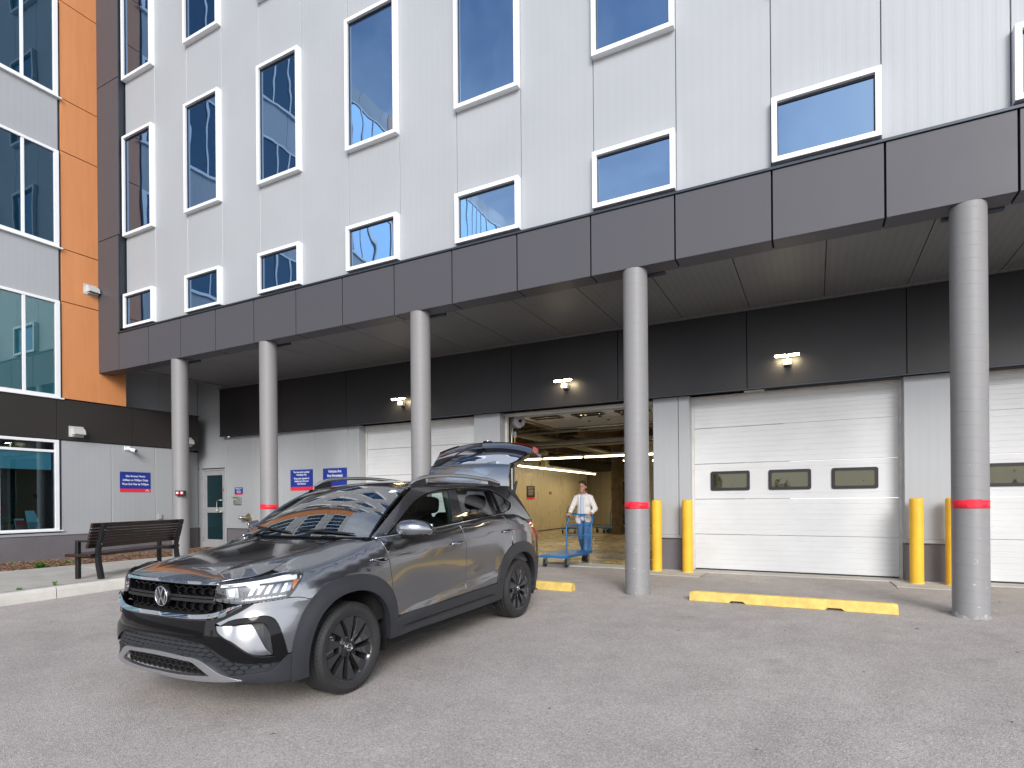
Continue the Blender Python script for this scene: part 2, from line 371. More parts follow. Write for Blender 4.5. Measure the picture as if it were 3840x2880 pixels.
# upright dark frame at the left end
zs = [4.390, 7.524, 11.18, 14.84, 16.9]
for a, c in zip(zs[:-1], zs[1:]):
    MB().box(-15.168, JX0-.011 if a < 5 else -14.262, 7.646, 7.676, a+.008, c-.008).obj('frame_panel', 'fascia', wing, bevel=.003)
MB().box(-15.168, -14.262, 7.6765, 7.971, 4.390, 4.42).obj('frame_underside_panel', 'fascia', wing, bevel=.003)
MB().box(-14.290, -14.262, 7.6765, YU+.05, 5.35, 16.9).obj('frame_return', 'flash', wing)
MB().box(-15.12, -14.30, 7.69, 7.94, 4.43, 16.85).obj('frame_core', 'joint', wing)
# soffit of long metal planks
x = -13.96
while x < XR-.1:
    x1 = min(x+1.085, XR)
    MB().box(x+.006, x1-.006, 7.972, 10.303, 4.420, 4.45).obj('soffit_panel', 'soffit', wing)
    x = x1
MB().box(-14.0, XR, 7.96, 10.6, 4.452, 4.459).obj('soffit_backing', 'joint', wing)
MB().box(-14.02, -13.962, 7.972, 10.36, 4.385, 4.452).obj('soffit_edge_trim', 'soffit', wing)
# black band over the doors
bx = [-14.44, -12.04, -9.83, -7.615, -5.40, -3.195, -.99, 1.215, 3.42, 5.63, 7.83, XR]
for a, c in zip(bx[:-1], bx[1:]):
    MB().box(a+.006, c-.006, 10.304, 10.34, 3.103, 4.385).obj('band_panel', 'band', wing, bevel=.003)
MB().box(-14.43, XR, 10.345, 10.62, 3.12, 4.45).obj('band_core', 'joint', wing)
MB().box(-14.44, XR, 10.26, 10.34, 4.388, 4.419).obj('band_top_trim', 'soffit', wing)
MB().box(-14.45, XR, 10.296, 10.345, 3.088, 3.101).obj('band_bottom_trim', 'flash', wing)
# lower wall panels
YW, YD = 10.483, 10.742
def lower_panels(x0, x1, cuts=()):
    e = [x0]+list(cuts)+[x1]
    for a, c in zip(e[:-1], e[1:]): panel_box(a, c, .64, 3.10, YW).obj('wall_panel', 'panelX', wing)
    MB().box(x0-.002, x1+.002, YW-.022, YW+.05, .585, .642).obj('base_flashing', 'trimgrey', wing, bevel=.004)
    MB().box(x0+.001, x1-.001, YW+.02, YW+.25, -.15, .583).obj('foundation', 'concbase', wing, bevel=.006)
lower_panels(-14.43, -9.605, (-13.30, -12.19, -11.082, -9.967))
for i, (a, c) in enumerate([(-6.40, -5.77), (-2.603, -1.96), (1.19, 1.85), (5.01, 5.67), (8.83, 9.0)]):
    lower_panels(a, c, (-2.15,) if i == 1 else ())
    MB().box(a, a+.03, YW+.061, YD+.05, .585, 3.10).obj('door_reveal', 'trimgrey', wing)
    MB().box(c-.03, c, YW+.061, YD+.05, .585, 3.10).obj('door_reveal', 'trimgrey', wing)
    b = MB(); b.box(a+.031, c-.031, YW+.062, 11.0, .585, 3.1); b.obj('pier_core', 'backer', wing)
    MB().box(a, c, YW+.25, YD+.05, -.15, .583).obj('foundation', 'concbase', wing)
MB().box(-9.635, -9.605, YW+.061, YD+.05, .585, 3.10).obj('door_reveal', 'trimgrey', wing)
MB().box(-15.66, -9.64, YW+.27, 10.95, -.1, 3.1).obj('pier_core', 'backer', wing)
# wall beside and over the small door, up behind the open slot
panel_box(-15.66, -15.53, .64, 2.26, YW).obj('wall_panel', 'panelX', wing)
panel_box(-15.66, -14.43, 2.262, 8.0, YW).obj('wall_panel', 'panelX', wing)
MB().box(-15.66, -15.53, YW-.022, YW+.05, .585, .642).obj('base_flashing', 'trimgrey', wing)
MB().box(-15.66, -15.53, YW+.02, YW+.25, -.15, .583).obj('foundation', 'concbase', wing)
MB().box(-15.7, -14.02, 7.98, 10.5, 7.2, 7.3).obj('slot_ceiling', 'soffit', wing)
MB().box(-14.04, -14.02, 7.98, 10.5, 4.46, 7.2).obj('slot_side', 'trimgrey', wing)
# door threshold slab
b = MB(); b.box(-16, XR, 10.38, 10.9, -.2, .018)
struct(b.obj('threshold_slab', 'conc', None, bevel=.006))
for i, (a, c) in enumerate([(-2.75, -1.67), (1.02, 2.05), (4.85, 5.85)]):
    m_ = MB(); m_.add([(a, 9.80, .012), (c, 9.72, .012), (c+.02, 10.38, .012), (a-.03, 10.38, .012), (a, 9.80, -.1), (c, 9.72, -.1)], [(0, 1, 2, 3), (0, 4, 5, 1)])
    struct(m_.obj('concrete_pad', 'conc'))
# ---- dock doors
def dock_door(x0, closed=True):
    x1 = x0+3.07
    fr = MB(); fr.box(x0-.05, x0, YD-.03, YD+.05, 0, 3.10); fr.box(x1, x1+.045, YD-.03, YD+.05, 0, 3.10); fr.box(x0-.05, x1+.045, YD-.05, YD+.04, 3.0605, 3.101)
    fr.box(x0, x1, YD-.02, YD+.04, 3.035, 3.06)
    d = fr.obj('dock_door', 'dockseal', wing, bevel=.004)
    if not closed: return d
    seams = [.035, .648, 1.272, 1.898, 2.533, 3.06]
    for i, (a, c) in enumerate(zip(seams[:-1], seams[1:])):
        prof = []; n = 7; h = (c-a-.008)/n
        for j in range(n):
            z = a+.004+h*j
            prof += [(YD+.004, z), (YD, z+.004), (YD, z+h-.007), (YD+.004, z+h-.002)]
        vs = [(X, y, z) for X in (x0+.002, x1-.002) for y, z in prof]; k = len(prof)
        m_ = MB(); m_.add(vs, [(q, q+k, q+k+1, q+1) for q in range(k-1)])
        if i == 2: m_.v = [(X, y if not (1.395 < z < 1.79) else YD, z) for X, y, z in m_.v]
        m_.box(x0+.003, x1-.003, YD+.006, YD+.045, a+.003, c-.003)
        m_.obj('door_section', 'dock', d)
    MB().box(x0, x1, YD-.004, YD+.045, .018, .036).obj('bottom_seal', 'blackrub', d)
    for wx in (.275, 1.215, 2.155):
        m_ = MB(); X0, X1, Z0, Z1 = x0+wx, x0+wx+.648, 1.42, 1.762; r = .035; t = .05
        def rr(a, b_, c, d_, r, n=5):
            p = []
            for cx, cy, s in ((b_-r, d_-r, 0), (a+r, d_-r, 1), (a+r, c+r, 2), (b_-r, c+r, 3)):
                for q in range(n+1): an = (s+q/n)*PI/2; p.append((cx+r*math.cos(an), cy+r*math.sin(an)))
            return p
        o_ = rr(X0, X1, Z0, Z1, r); i_ = rr(X0+t, X1-t, Z0+t, Z1-t, r*.7); n = len(o_)
        o2 = rr(X0+.006, X1-.006, Z0+.006, Z1-.006, r)
        vs = [(x, YD-.002, z) for x, z in o_]+[(x, YD-.026, z) for x, z in o2]+[(x, YD-.026, z) for x, z in i_]+[(x, YD-.008, z) for x, z in i_]
        m_.add(vs, [(k*n+q, k*n+(q+1) % n, (k+1)*n+(q+1) % n, (k+1)*n+q) for k in range(3) for q in range(n)])
        m_.obj('door_window_frame', 'blackrub', d)
        p = MB(); p.add([(x, YD-.009, z) for x, z in i_], [tuple(range(n))[::-1]])
        p.add([(x, YD-.006, z) for x, z in i_], [tuple(range(n))])
        p.obj('pane', 'dockpane', d)
DOORX = (-9.60, -5.725, -1.92, 1.905, 5.72)
for i, x in enumerate(DOORX): dock_door(x if i else -9.555, i != 1)
# ---- glazed side door
fr = MB(); fr.box(-15.46, -15.41, 10.47, 10.56, .02, 2.235); fr.box(-14.505, -14.455, 10.47, 10.56, .02, 2.235); fr.box(-15.41, -14.505, 10.47, 10.56, 2.19, 2.235)
md = fr.obj('side_door', 'doorframe', wing, bevel=.003)
lf = MB(); lf.box(-15.405, -15.272, 10.485, 10.53, .04, 2.185); lf.box(-14.593, -14.51, 10.485, 10.53, .04, 2.185)
lf.box(-15.272, -14.593, 10.485, 10.53, 2.059, 2.185); lf.box(-15.272, -14.593, 10.485, 10.53, 1.011, 1.159); lf.box(-15.272, -14.593, 10.485, 10.53, .04, .26)
lf.obj('door_leaf', 'doorframe', md, bevel=.003)
for a, c in ((.26, 1.011), (1.159, 2.059)):
    p = MB(); p.box(-15.272, -14.593, 10.50, 10.51, a, c); p.obj('pane', 'doorglass', md)
h = MB(); h.path([(-14.56, 10.485, 1.36), (-14.58, 10.42, 1.36), (-14.66, 10.40, 1.36), (-14.71, 10.40, 1.34), (-14.72, 10.40, 1.30), (-14.72, 10.40, 1.09), (-14.71, 10.40, 1.05), (-14.66, 10.40, 1.03), (-14.58, 10.42, 1.03), (-14.56, 10.485, 1.03)], .013, 10)
h.obj('pull_handle', 'steel', md)
for z in (2.0, 1.1, .25): MB().tube((-15.42, 10.478, z-.06), (-15.42, 10.478, z+.06), .012).obj('hinge', 'steel', md)
MB().box(-14.57, -14.52, 10.482, 10.486, 1.60, 1.68).obj('door_sticker', 'red', md)
t_ = MB(); t_.box(-15.54, -15.462, 10.462, 10.483, .02, 2.26); t_.box(-14.453, -14.41, 10.462, 10.483, .02, 2.26); t_.box(-15.54, -14.41, 10.462, 10.483, 2.2605, 2.285)
t_.obj('door_trim', 'trimgrey', wing, bevel=.003)
MB().box(-15.75, -14.40, 10.561, 10.74, -.05, 2.4).obj('door_backing', 'joint', wing)
MB().box(-15.80, -15.66, 10.40, 10.74, -.1, 8.0).obj('corner_backing', 'joint', wing)
# ---- columns
M['foot'] = M['colfoot']
def column_mat():
    m = mat('column_paint_spiral', (.225, .221, .222), .5, 0, .05, 1.2)
    t = m.node_tree; b_ = t.nodes['Principled BSDF']; L = t.links.new
    tc = t.nodes.new('ShaderNodeTexCoord'); sp = t.nodes.new('ShaderNodeSeparateXYZ'); L(tc.outputs['Object'], sp.inputs[0])
    at = t.nodes.new('ShaderNodeMath'); at.operation = 'ARCTAN2'; L(sp.outputs[1], at.inputs[0]); L(sp.outputs[0], at.inputs[1])
    ml = t.nodes.new('ShaderNodeMath'); ml.operation = 'MULTIPLY_ADD'; ml.inputs[1].default_value = 1/(2*PI); L(at.outputs[0], ml.inputs[0])
    zz = t.nodes.new('ShaderNodeMath'); zz.operation = 'MULTIPLY'; zz.inputs[1].default_value = 1/.135; L(sp.outputs[2], zz.inputs[0]); L(zz.outputs[0], ml.inputs[2])
    fr_ = t.nodes.new('ShaderNodeMath'); fr_.operation = 'FRACT'; L(ml.outputs[0], fr_.inputs[0])
    rp_ = t.nodes.new('ShaderNodeValToRGB'); e = rp_.color_ramp.elements; e[0].position = 0; e[0].color = (0, 0, 0, 1); e[1].position = .04; e[1].color = (1, 1, 1, 1)
    x = e.new(.95); x.color = (.8, .8, .8, 1); x = e.new(1.0); x.color = (0, 0, 0, 1); L(fr_.outputs[0], rp_.inputs[0])
    n2 = t.nodes.new('ShaderNodeTexNoise'); n2.inputs['Scale'].default_value = 5; n2.inputs['Detail'].default_value = 4; L(tc.outputs['Object'], n2.inputs['Vector'])
    ad = t.nodes.new('ShaderNodeMath'); ad.operation = 'ADD'; L(rp_.outputs[0], ad.inputs[0]); L(n2.outputs[0], ad.inputs[1])
    bp = t.nodes.new('ShaderNodeBump'); bp.inputs['Strength'].default_value = .5; bp.inputs['Distance'].default_value = .0022; L(ad.outputs[0], bp.inputs['Height']); L(bp.outputs[0], b_.inputs['Normal'])
    hs = [n for n in t.nodes if n.type == 'HUE_SAT'][0]; mi = t.nodes.new('ShaderNodeMix'); mi.data_type = 'RGBA'; mi.blend_type = 'MULTIPLY'; mi.inputs[0].default_value = 1
    r2 = t.nodes.new('ShaderNodeMapRange'); r2.inputs[3].default_value = .95; r2.inputs[4].default_value = 1; L(rp_.outputs[0], r2.inputs[0]); L(hs.outputs[0], mi.inputs[6]); L(r2.outputs[0], mi.inputs[7])
    # chips and scuffs low down
    ch = t.nodes.new('ShaderNodeTexNoise'); ch.inputs['Scale'].default_value = 22; ch.inputs['Detail'].default_value = 6; L(tc.outputs['Object'], ch.inputs['Vector'])
    zr = t.nodes.new('ShaderNodeMapRange'); zr.inputs[1].default_value = .0; zr.inputs[2].default_value = 1.9; zr.inputs[3].default_value = .665; zr.inputs[4].default_value = .76; L(sp.outputs[2], zr.inputs[0])
    gt = t.nodes.new('ShaderNodeMath'); gt.operation = 'GREATER_THAN'; L(ch.outputs[0], gt.inputs[0]); L(zr.outputs[0], gt.inputs[1])
    m3 = t.nodes.new('ShaderNodeMix'); m3.data_type = 'RGBA'; m3.inputs[7].default_value = (.36, .36, .35, 1); L(gt.outputs[0], m3.inputs[0]); L(mi.outputs[2], m3.inputs[6])
    L(m3.outputs[2], b_.inputs['Base Color'])
    return m
M['columnsp'] = column_mat()
for i, cx in enumerate([-12.23, -9.44, -5.78, -2.16, 1.474, 5.10]):
    R = .165; zb = gz(7.8)-.02
    m_ = MB(); m_.lathe([(R+.004, 0), (R+.004, .05), (R, .06), (R, 4.42)], None, 40)
    c_ = m_.obj('column', 'columnsp', wing); c_.matrix_basis = Matrix.Translation((cx, 7.79, zb)); 
    c_.matrix_parent_inverse = WORLD[wing.name].inverted(); WORLD[c_.name] = Matrix.Translation((cx, 7.79, zb))
    if i > 0 and i != 2:
        q = MB(); q.lathe([(R+.0005, 1.148), (R+.003, 1.1485), (R+.003, 1.235), (R+.0005, 1.2355)], Matrix.Translation((cx, 7.79, 0)), 40)
        a0 = -1.9
        ring = [(cx+(R+.005)*math.cos(a0+j*.1), 7.79+(R+.005)*math.sin(a0+j*.1)) for j in range(9)]
        q.add([(x, y, z) for z in (1.158, 1.245) for x, y in ring], [(j, j+1, 9+j+1, 9+j) for j in range(8)], True)
        q.obj('tape_band', 'red', c_)
    if i >= 4:
        q = MB(); n = 40; vs = []
        for k_, (rr_, zz_) in enumerate([(R+.012, zb), (R+.010, zb+.03)]):
            for j in range(n): vs.append((cx+rr_*math.cos(2*PI*j/n), 7.79+rr_*math.sin(2*PI*j/n), zz_+(k_*(.012*math.sin(j*1.7)+.015*math.sin(j*.6)) if k_ else 0)+.0))
        vs += [(cx+(R+.002)*math.cos(2*PI*j/n), 7.79+(R+.002)*math.sin(2*PI*j/n), zb+.05+.012*math.sin(j*1.7)+.015*math.sin(j*.6)) for j in range(n)]
        q.add(vs, [(k_*n+j, k_*n+(j+1) % n, (k_+1)*n+(j+1) % n, (k_+1)*n+j) for k_ in range(2) for j in range(n)], True)
        q.obj('chipped_foot', 'colfoot', c_)
    br = MB(); br.box(cx-.20, cx+.36, 7.974, 8.05, 4.36, 4.415); br.obj('head_bracket', 'flash', c_, bevel=.02)

# ================================================================== LEFT BUILDING
XL = -15.125; XB = -15.65
lb = thing('office_building', 'office building at left with orange wood-look panels, grey ribbed walls and large windows', 'building', (-16, 4, 0))
MB().box(-24, XB-.07, -14, 10.48, -.2, 16.9).obj('wall_core', 'backer', lb)
MB().box(XB-.07, XL-.07, -14, 8.262, 3.6, 16.9).obj('wall_core', 'backer', lb)
MB().box(XB-.07, XL-.07, 6.86, 9.8, -.2, 3.6).obj('wall_core', 'backer', lb)
def side_panel(y0, y1, z0, z1, x=XL, name='wall_panel', m='panelY', g=.004, par=lb):
    c = .006; q = MB(); Y0, Y1, Z0, Z1 = y0+g, y1-g, z0+g, z1-g
    v = [(x-.065, Y0, Z0), (x-.065, Y1, Z0), (x-.065, Y1, Z1), (x-.065, Y0, Z1), (x-c, Y0, Z0), (x-c, Y1, Z0), (x-c, Y1, Z1), (x-c, Y0, Z1), (x, Y0+c, Z0), (x, Y1-c, Z0), (x, Y1-c, Z1), (x, Y0+c, Z1)]
    q.add(v, [(8, 9, 10, 11), (4, 8, 11, 7), (9, 5, 6, 10), (0, 4, 7, 3), (5, 1, 2, 6), (3, 7, 11, 10, 6, 2), (0, 1, 5, 9, 8, 4)])
    return q.obj(name, m, par)
# lower wall
for a, c in ((6.86, 7.908), (7.908, 8.96), (8.96, 9.75)): side_panel(a, c, .64, 2.73)
side_panel(9.75, 10.48, .64, 2.73, XB)
side_panel(8.27, 9.38, 3.67, 8.0, XB); side_panel(9.38, 10.48, 3.67, 8.0, XB); 
MB().box(XL-.04, XL+.022, -14, 9.76, .585, .642).obj('base_flashing', 'trimgrey', lb, bevel=.004)
MB().box(XB-.04, XB+.022, 9.76, 10.46, .585, .642).obj('base_flashing', 'trimgrey', lb, bevel=.004)
MB().box(XL-.25, XL+.004, -14, 9.75, -.2, .583).obj('foundation', 'concbase', lb, bevel=.006)
MB().box(XB-.2, XB+.004, 9.75, 10.48, -.2, .583).obj('foundation', 'concbase', lb)
# brown black band
by = [-14, -9.75, -6.45, -3.14, .16, 3.46, 6.758, 8.396, 10.13]
for a, c in zip(by[:-1], by[1:]): MB().box(XB-.05 if c > 10 else XL-.06, XL+.03, a+.006, c-.006, 2.742, 3.655).obj('band_panel', 'bandL', lb, bevel=.003)
MB().box(XL-.3, XL+.02, -14, 10.12, 2.75, 3.65).obj('band_core', 'joint', lb)
MB().box(XB-.05, XL+.045, 8.27, 10.14, 3.656, 3.69).obj('band_flashing', 'flash', lb)
# upper wall: window strip, spandrels, trim, orange panels
M['wood'] = None
def woodmat():
    m = mat('orange_wood_laminate', (.62, .235, .075), .42, 0, .05, 1)
    t = m.node_tree; b_ = t.nodes['Principled BSDF']; L = t.links.new
    tc = t.nodes.new('ShaderNodeTexCoord'); mp = t.nodes.new('ShaderNodeMapping'); mp.inputs['Scale'].default_value = (7, 7, .7); L(tc.outputs['Object'], mp.inputs[0])
    n_ = t.nodes.new('ShaderNodeTexNoise'); n_.inputs['Scale'].default_value = 1.6; n_.inputs['Detail'].default_value = 8; n_.inputs['Distortion'].default_value = .5; L(mp.outputs[0], n_.inputs['Vector'])
    r_ = t.nodes.new('ShaderNodeValToRGB'); e = r_.color_ramp.elements; e[0].position = .3; e[0].color = (.60, .245, .095, 1); e[1].position = .72; e[1].color = (.655, .275, .11, 1); L(n_.outputs[0], r_.inputs[0])
    L(r_.outputs[0], b_.inputs['Base Color']); return m
M['wood'] = woodmat()
for (a, c) in ((6.882, 8.262), (-4.4, -3.02)):
    for z0, z1 in ((3.68, 5.893), (5.893, 7.097), (7.097, 9.319), (9.319, 10.52), (10.52, 12.74), (12.74, 13.95), (13.95, 16.9)):
        MB().box(XL-.05, XL, a+.004, c-.004, z0+.009, z1-.009).obj('wood_panel', 'wood', lb, bevel=.003)
MB().box(XL-.068, XL-.03, 6.84, 6.88, 3.68, 16.9).obj('corner_trim', 'flash', lb)
MB().box(XL-.068, XL-.052, 6.88, 8.262, 3.68, 16.9).obj('joint_backing', 'joint', lb)
MB().box(XB, XL-.05, 8.235, 8.262, 3.66, 16.9).obj('end_return', 'flash', lb)
def office_window(z0, z1, y0, y1, mull, ground=False):
    f = MB(); fo_ = .095 if not ground else .082; x0, x1 = XL-.06, XL+.035
    f.box(x0, x1, y0, y0+fo_, z0, z1); f.box(x0, x1, y1-fo_, y1, z0, z1)
    f.box(x0, x1, y0+fo_, y1-fo_, z1-.062, z1); f.box(x0, x1, y0+fo_, y1-fo_, z0, z0+.07 if not ground else z0+.035)
    for m_ in mull: f.box(x0, x1-.012, m_, m_+.06, z0+.02, z1-.03)
    if ground: f.box(x0, x1-.012, y0+fo_, y1-fo_, 2.441, 2.497)
    f.box(x0, x1+.03, y0-.01, y1+.06, z0-.03, z0-.001)
    wo = f.obj('window', 'white', lb, bevel=.004)
    return wo
mulls = [6.135-.57*k for k in range(0, 16)]
for i, (z0, z1) in enumerate(((3.68, 5.875), (7.087, 9.273), (10.49, 12.70), (13.9, 16.2))):
    for (ya, yb, ms) in ((-2.98, 6.838, [6.135-.573*k for k in range(15)]), (-13, -4.45, [-5.1-.6*k for k in range(12)])):
        wo = office_window(z0, z1, ya, yb, ms)
        e = [ya+.095]+sorted(ms)+[yb-.095]
        for k in range(len(e)-1):
            a = e[k]+(.06 if k else 0); c = e[k+1]
            MB().box(XL-.01, XL-.003, a, c, z0+.07, z1-.062).obj('pane', 'blindglass' if i == 0 else 'paneL', wo)
        if i == 0 and yb > 0:
            q = MB(); y = .6
            while y < 6.7:
                q.add([(XL-.058, y, 3.77), (XL-.026, y+.082, 3.77), (XL-.026, y+.082, 5.80), (XL-.058, y, 5.80)], [(0, 1, 2, 3)])
                y += .089
            q.obj('vertical_blinds', 'blind', wo, kind='stuff')
    zt = (5.875, 9.273, 12.70, 16.2)[i]; zn = (7.057, 10.46, 13.87, 16.9)[i]
    y = 6.838
    while y > -2.9: side_panel(max(y-1.147, -3.0), y, zt+.004, zn); y -= 1.147
    y = -4.45
    while y > -13: side_panel(y-1.147, y, zt+.004, zn); y -= 1.147

# ground floor window, roller shade and things on the sill inside
M['shade'] = mat('roller_shade', (.60, .80, .85), .8, 0, .03, 3)
wo = office_window(.70, 2.725, 2.0, 6.80, (5.70-.03,), True)
for a, c in ((2.08, 5.67), (5.73, 6.718)):
    for z0, z1 in ((.735, 2.441), (2.497, 2.663)): MB().box(XL-.01, XL-.003, a, c, z0, z1).obj('pane', 'clear', wo)
q = MB(); q.box(XL-.085, XL-.08, 2.1, 6.69, 2.056, 2.44); q.tube((XL-.083, 2.1, 2.06), (XL-.083, 6.69, 2.06), .012); q.obj('roller_shade', 'shade', wo)
MB().box(XL-.45, XL-.07, 2.0, 6.84, .66, .70).obj('inner_sill', 'white', lb)
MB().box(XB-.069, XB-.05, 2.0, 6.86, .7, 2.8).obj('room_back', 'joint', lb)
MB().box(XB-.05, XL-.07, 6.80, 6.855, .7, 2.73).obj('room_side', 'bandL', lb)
y = 1.95
while y > -13.5: side_panel(y-1.147, y, .64, 2.73); y -= 1.147
# wing flank and back of the office building stay plain
# ---- brochure holders and planter on the sill
M['paper'] = mat('brochure_paper', (.62, .72, .74), .6, 0, .1, 20)
M['acrylic'] = seeglass('clear_acrylic', (.85, .9, .92), .05)
M['terra'] = mat('terracotta', (.28, .12, .05), .8, 0, .1, 12)
M['leaf'] = mat('dark_green_leaf', (.03, .10, .03), .6, 0, .3, 20)
for (y, label, h, hue) in ((6.42, 'clear holder with tall pale leaflets, nearest the right end of the office window sill', .46, 'paper'), (6.20, 'red and blue leaflets in a low holder on the office window sill', .28, 'red')):
    t = thing('brochure_holder', label, 'brochure holder', (XL-.25, y, .70))
    q = MB(); R = Matrix.Translation((XL-.25, y, .70)) @ Matrix.Rotation(math.radians(-18), 4, 'Y')
    q.box(-.05, .05, -.11, .11, 0, .006, R); q.box(-.006, .0, -.11, .11, 0, h*.55, R); q.box(.04, .045, -.11, .11, 0, h*.4, R); q.obj('holder', 'acrylic', t)
    for k in range(4):
        q = MB(); q.box(.002+.009*k, .008+.009*k, -.10+.012*k, .075+.012*k, .01, h*(1-.14*k), R); q.obj('leaflet', hue if k else 'paper', t)
t = thing('planter', 'terracotta planter with dark green plant on the office window sill', 'plant', (XL-.25, 5.90, .70))
q = MB(); q.box(XL-.34, XL-.16, 5.77, 6.03, .70, .86); q.obj('pot', 'terra', t, bevel=.01)
q = MB(); rnd = random.Random(3)
for k in range(26):
    a = rnd.uniform(0, 2*PI); r = rnd.uniform(.04, .13); bx_, by_ = XL-.25+.3*r*math.cos(a), 5.90+.5*r*math.sin(a); ex, ey, ez = XL-.25+r*math.cos(a), 5.90+1.2*r*math.sin(a), .86+rnd.uniform(.08, .19)
    wv = Vector((-math.sin(a), math.cos(a), 0))*.012
    q.add([Vector((bx_, by_, .85))-wv, Vector((bx_, by_, .85))+wv, Vector(((bx_+ex)/2, (by_+ey)/2, ez))+wv*1.4, Vector((ex, ey, ez-.03))], [(0, 1, 2), (0, 2, 3)])
q.obj('leaves', 'leaf', t)
# ================================================================== THINGS ON THE WALLS
M['blue'] = mat('sign_blue', (.012, .035, .27), .4); M['signred'] = mat('sign_red', (.78, .03, .06), .4); M['signwhite'] = mat('sign_lettering', (.85, .86, .88), .5)
M['navy'] = mat('sign_dark_navy', (.012, .012, .035), .4)
def sign(label, F, w, h, red, lines, parent_loc, logo=True, mainm='blue', size=.07, holes=True, tm='signwhite'):
    """F: frame at the lower left corner of the plate. lines: (text, centre x, centre y, size)"""
    t = thing('sign', label, 'sign', parent_loc)
    q = MB(); q.box(0, w, red, h, 0, .004, F); q.obj('plate', mainm, t)
    q = MB(); q.box(0, w, 0, red, 0, .004, F); q.obj('red_strip', 'signred', t)
    if logo:
        q = MB(); lx, ly, s = w-red*1.05, red*.5, red*.42
        for sg in (-1, 1):
            q.prism([(lx+sg*.25*s, ly+s*.75), (lx+sg*.55*s, ly+s*.75), (lx+sg*1.25*s, ly-s*.7), (lx+sg*.8*s, ly-s*.7)] if sg > 0 else [(lx-.25*s, ly+s*.75), (lx-.8*s, ly-s*.7), (lx-1.25*s, ly-s*.7), (lx-.55*s, ly+s*.75)][::1], .004, .0055, F)
        q.prism([(lx-.28*s, ly+s*.75), (lx-.2*s, ly+s*.1), (lx+.2*s, ly+s*.1), (lx+.28*s, ly+s*.75)], .004, .0055, F)
        q.obj('logo', 'signwhite', t)
    for tx, cx, cy_, sz in lines:
        text_mesh('lettering', tx, sz, tm, t, F @ Matrix.Translation((cx, cy_, .0055)), bold=sz*.010, xs=.86)
    if holes:
        for hx in (.02, w-.02):
            for hy in (.02, h-.02): q = MB(); q.tube(F @ Vector((hx, hy, .003)), F @ Vector((hx, hy, .007)), .006, n=8); q.obj('screw', 'galv', t)
    return t
sign('blue and red sign reading Site Access Hours on the grey wall behind the bench', faceX(XL+.002, 8.093, 1.567), .742, .505, .085,
     [('Site Access Hours', .371, .400, .074), ('6:00am to 9:00pm Daily', .371, .300, .074), ('Must Exit Site by 9:00pm', .371, .200, .074)], (XL, 8.4, 1.567))
sign('blue and red sign reading This Area is for Loading, above the car windscreen', faceY(-11.904, YW-.003, 1.578), .79, .53, .09,
     [('This Area is for Loading /', .395, .465, .066), ('Unloading Only', .395, .398, .066), ('Please park opposite of', .395, .305, .066), ('loading bay when you', .395, .238, .066), ('have finished.', .395, .170, .066)], (-11.5, YW, 1.578), logo=False)
sign('blue sign reading Vehicles Are Not Permitted, between the loading sign and the first dock door', faceY(-10.768, YW-.003, 1.578), .785, .53, .09,
     [('Vehicles Are', .392, .45, .098), ('Not Permitted', .392, .345, .098), ('Within', .392, .240, .098)], (-10.4, YW, 1.578), logo=False)
sign('small keypad instruction sign above the door keypad', faceY(-14.065, YW-.003, 1.495), .325, .205, .028,
     [('Please Enter * Key', .162, .175, .038), ('Then Your', .162, .137, .038), ('Security Code', .162, .099, .038), ('Then # Key', .162, .061, .038)], (-13.9, YW, 1.495))
# keypad
t = thing('keypad', 'grey metal entry keypad with green display beside the glazed side door', 'keypad', (-13.93, YW, 1.22))
M['kp'] = mat('keypad_metal', (.42, .40, .38), .4, .6, .05, 10); M['lcd'] = mat('green_display', (.15, .45, .12), .3, emit=(.2, .6, .15), estr=.25)
q = MB(); q.box(-14.075, -13.79, YW-.05, YW, 1.235, 1.43); q.box(-14.10, -13.90, YW-.10, YW, 1.431, 1.448); q.obj('housing', 'kp', t, bevel=.005)
MB().box(-14.05, -13.97, YW-.053, YW-.05, 1.365, 1.40).obj('display', 'lcd', t)
for r in range(4):
    for c in range(3): MB().box(-14.045+.026*c, -14.025+.026*c, YW-.055, YW-.05, 1.26+.024*r, 1.278+.024*r).obj('button', 'steel', t)
q = MB(); q.tube((-13.87, YW-.053, 1.385), (-13.87, YW-.05, 1.385), .024); q.tube((-13.91, YW-.056, 1.275), (-13.91, YW-.05, 1.275), .012); q.obj('speaker', 'galv', t)
# fire department connection
t = thing('fire_connection', 'brass and steel twin fire hose connection low on the wall right of the side door', 'pipe fitting', (-13.51, YW, .87))
M['brass'] = mat('weathered_brass', (.30, .25, .17), .45, .8, .15, 12); M['chrome'] = mat('chrome', (.75, .76, .78), .08, 1)
q = MB(); q.lathe([(0, .012), (.10, .012), (.122, .004), (.124, 0)], faceY(-13.51, YW, .87), 32); q.obj('wall_plate', 'brass', t)
q = MB(); q.tube((-13.51, YW, .875), (-13.53, YW-.09, .875), .05, .045); q.tube((-13.52, YW-.06, .875), (-13.60, YW-.17, .88), .042); q.tube((-13.54, YW-.05, .875), (-13.70, YW-.10, .872), .036); q.obj('pipe_body', 'brass', t)
q = MB(); q.tube((-13.60, YW-.17, .88), (-13.615, YW-.19, .88), .052, .05, 24); q.obj('hose_cap', 'chrome', t)
q = MB(); q.tube((-13.70, YW-.10, .872), (-13.735, YW-.11, .871), .040, n=20); q.obj('hose_cap', 'brass', t)
t = thing('drain_fitting', 'small round chrome drain outlet just under the fire hose connection', 'pipe fitting', (-13.54, YW, .70))
q = MB(); q.lathe([(0, .02), (.025, .02), (.036, .008), (.04, 0)], faceY(-13.54, YW, .70), 20); q.obj('rim', 'chrome', t)
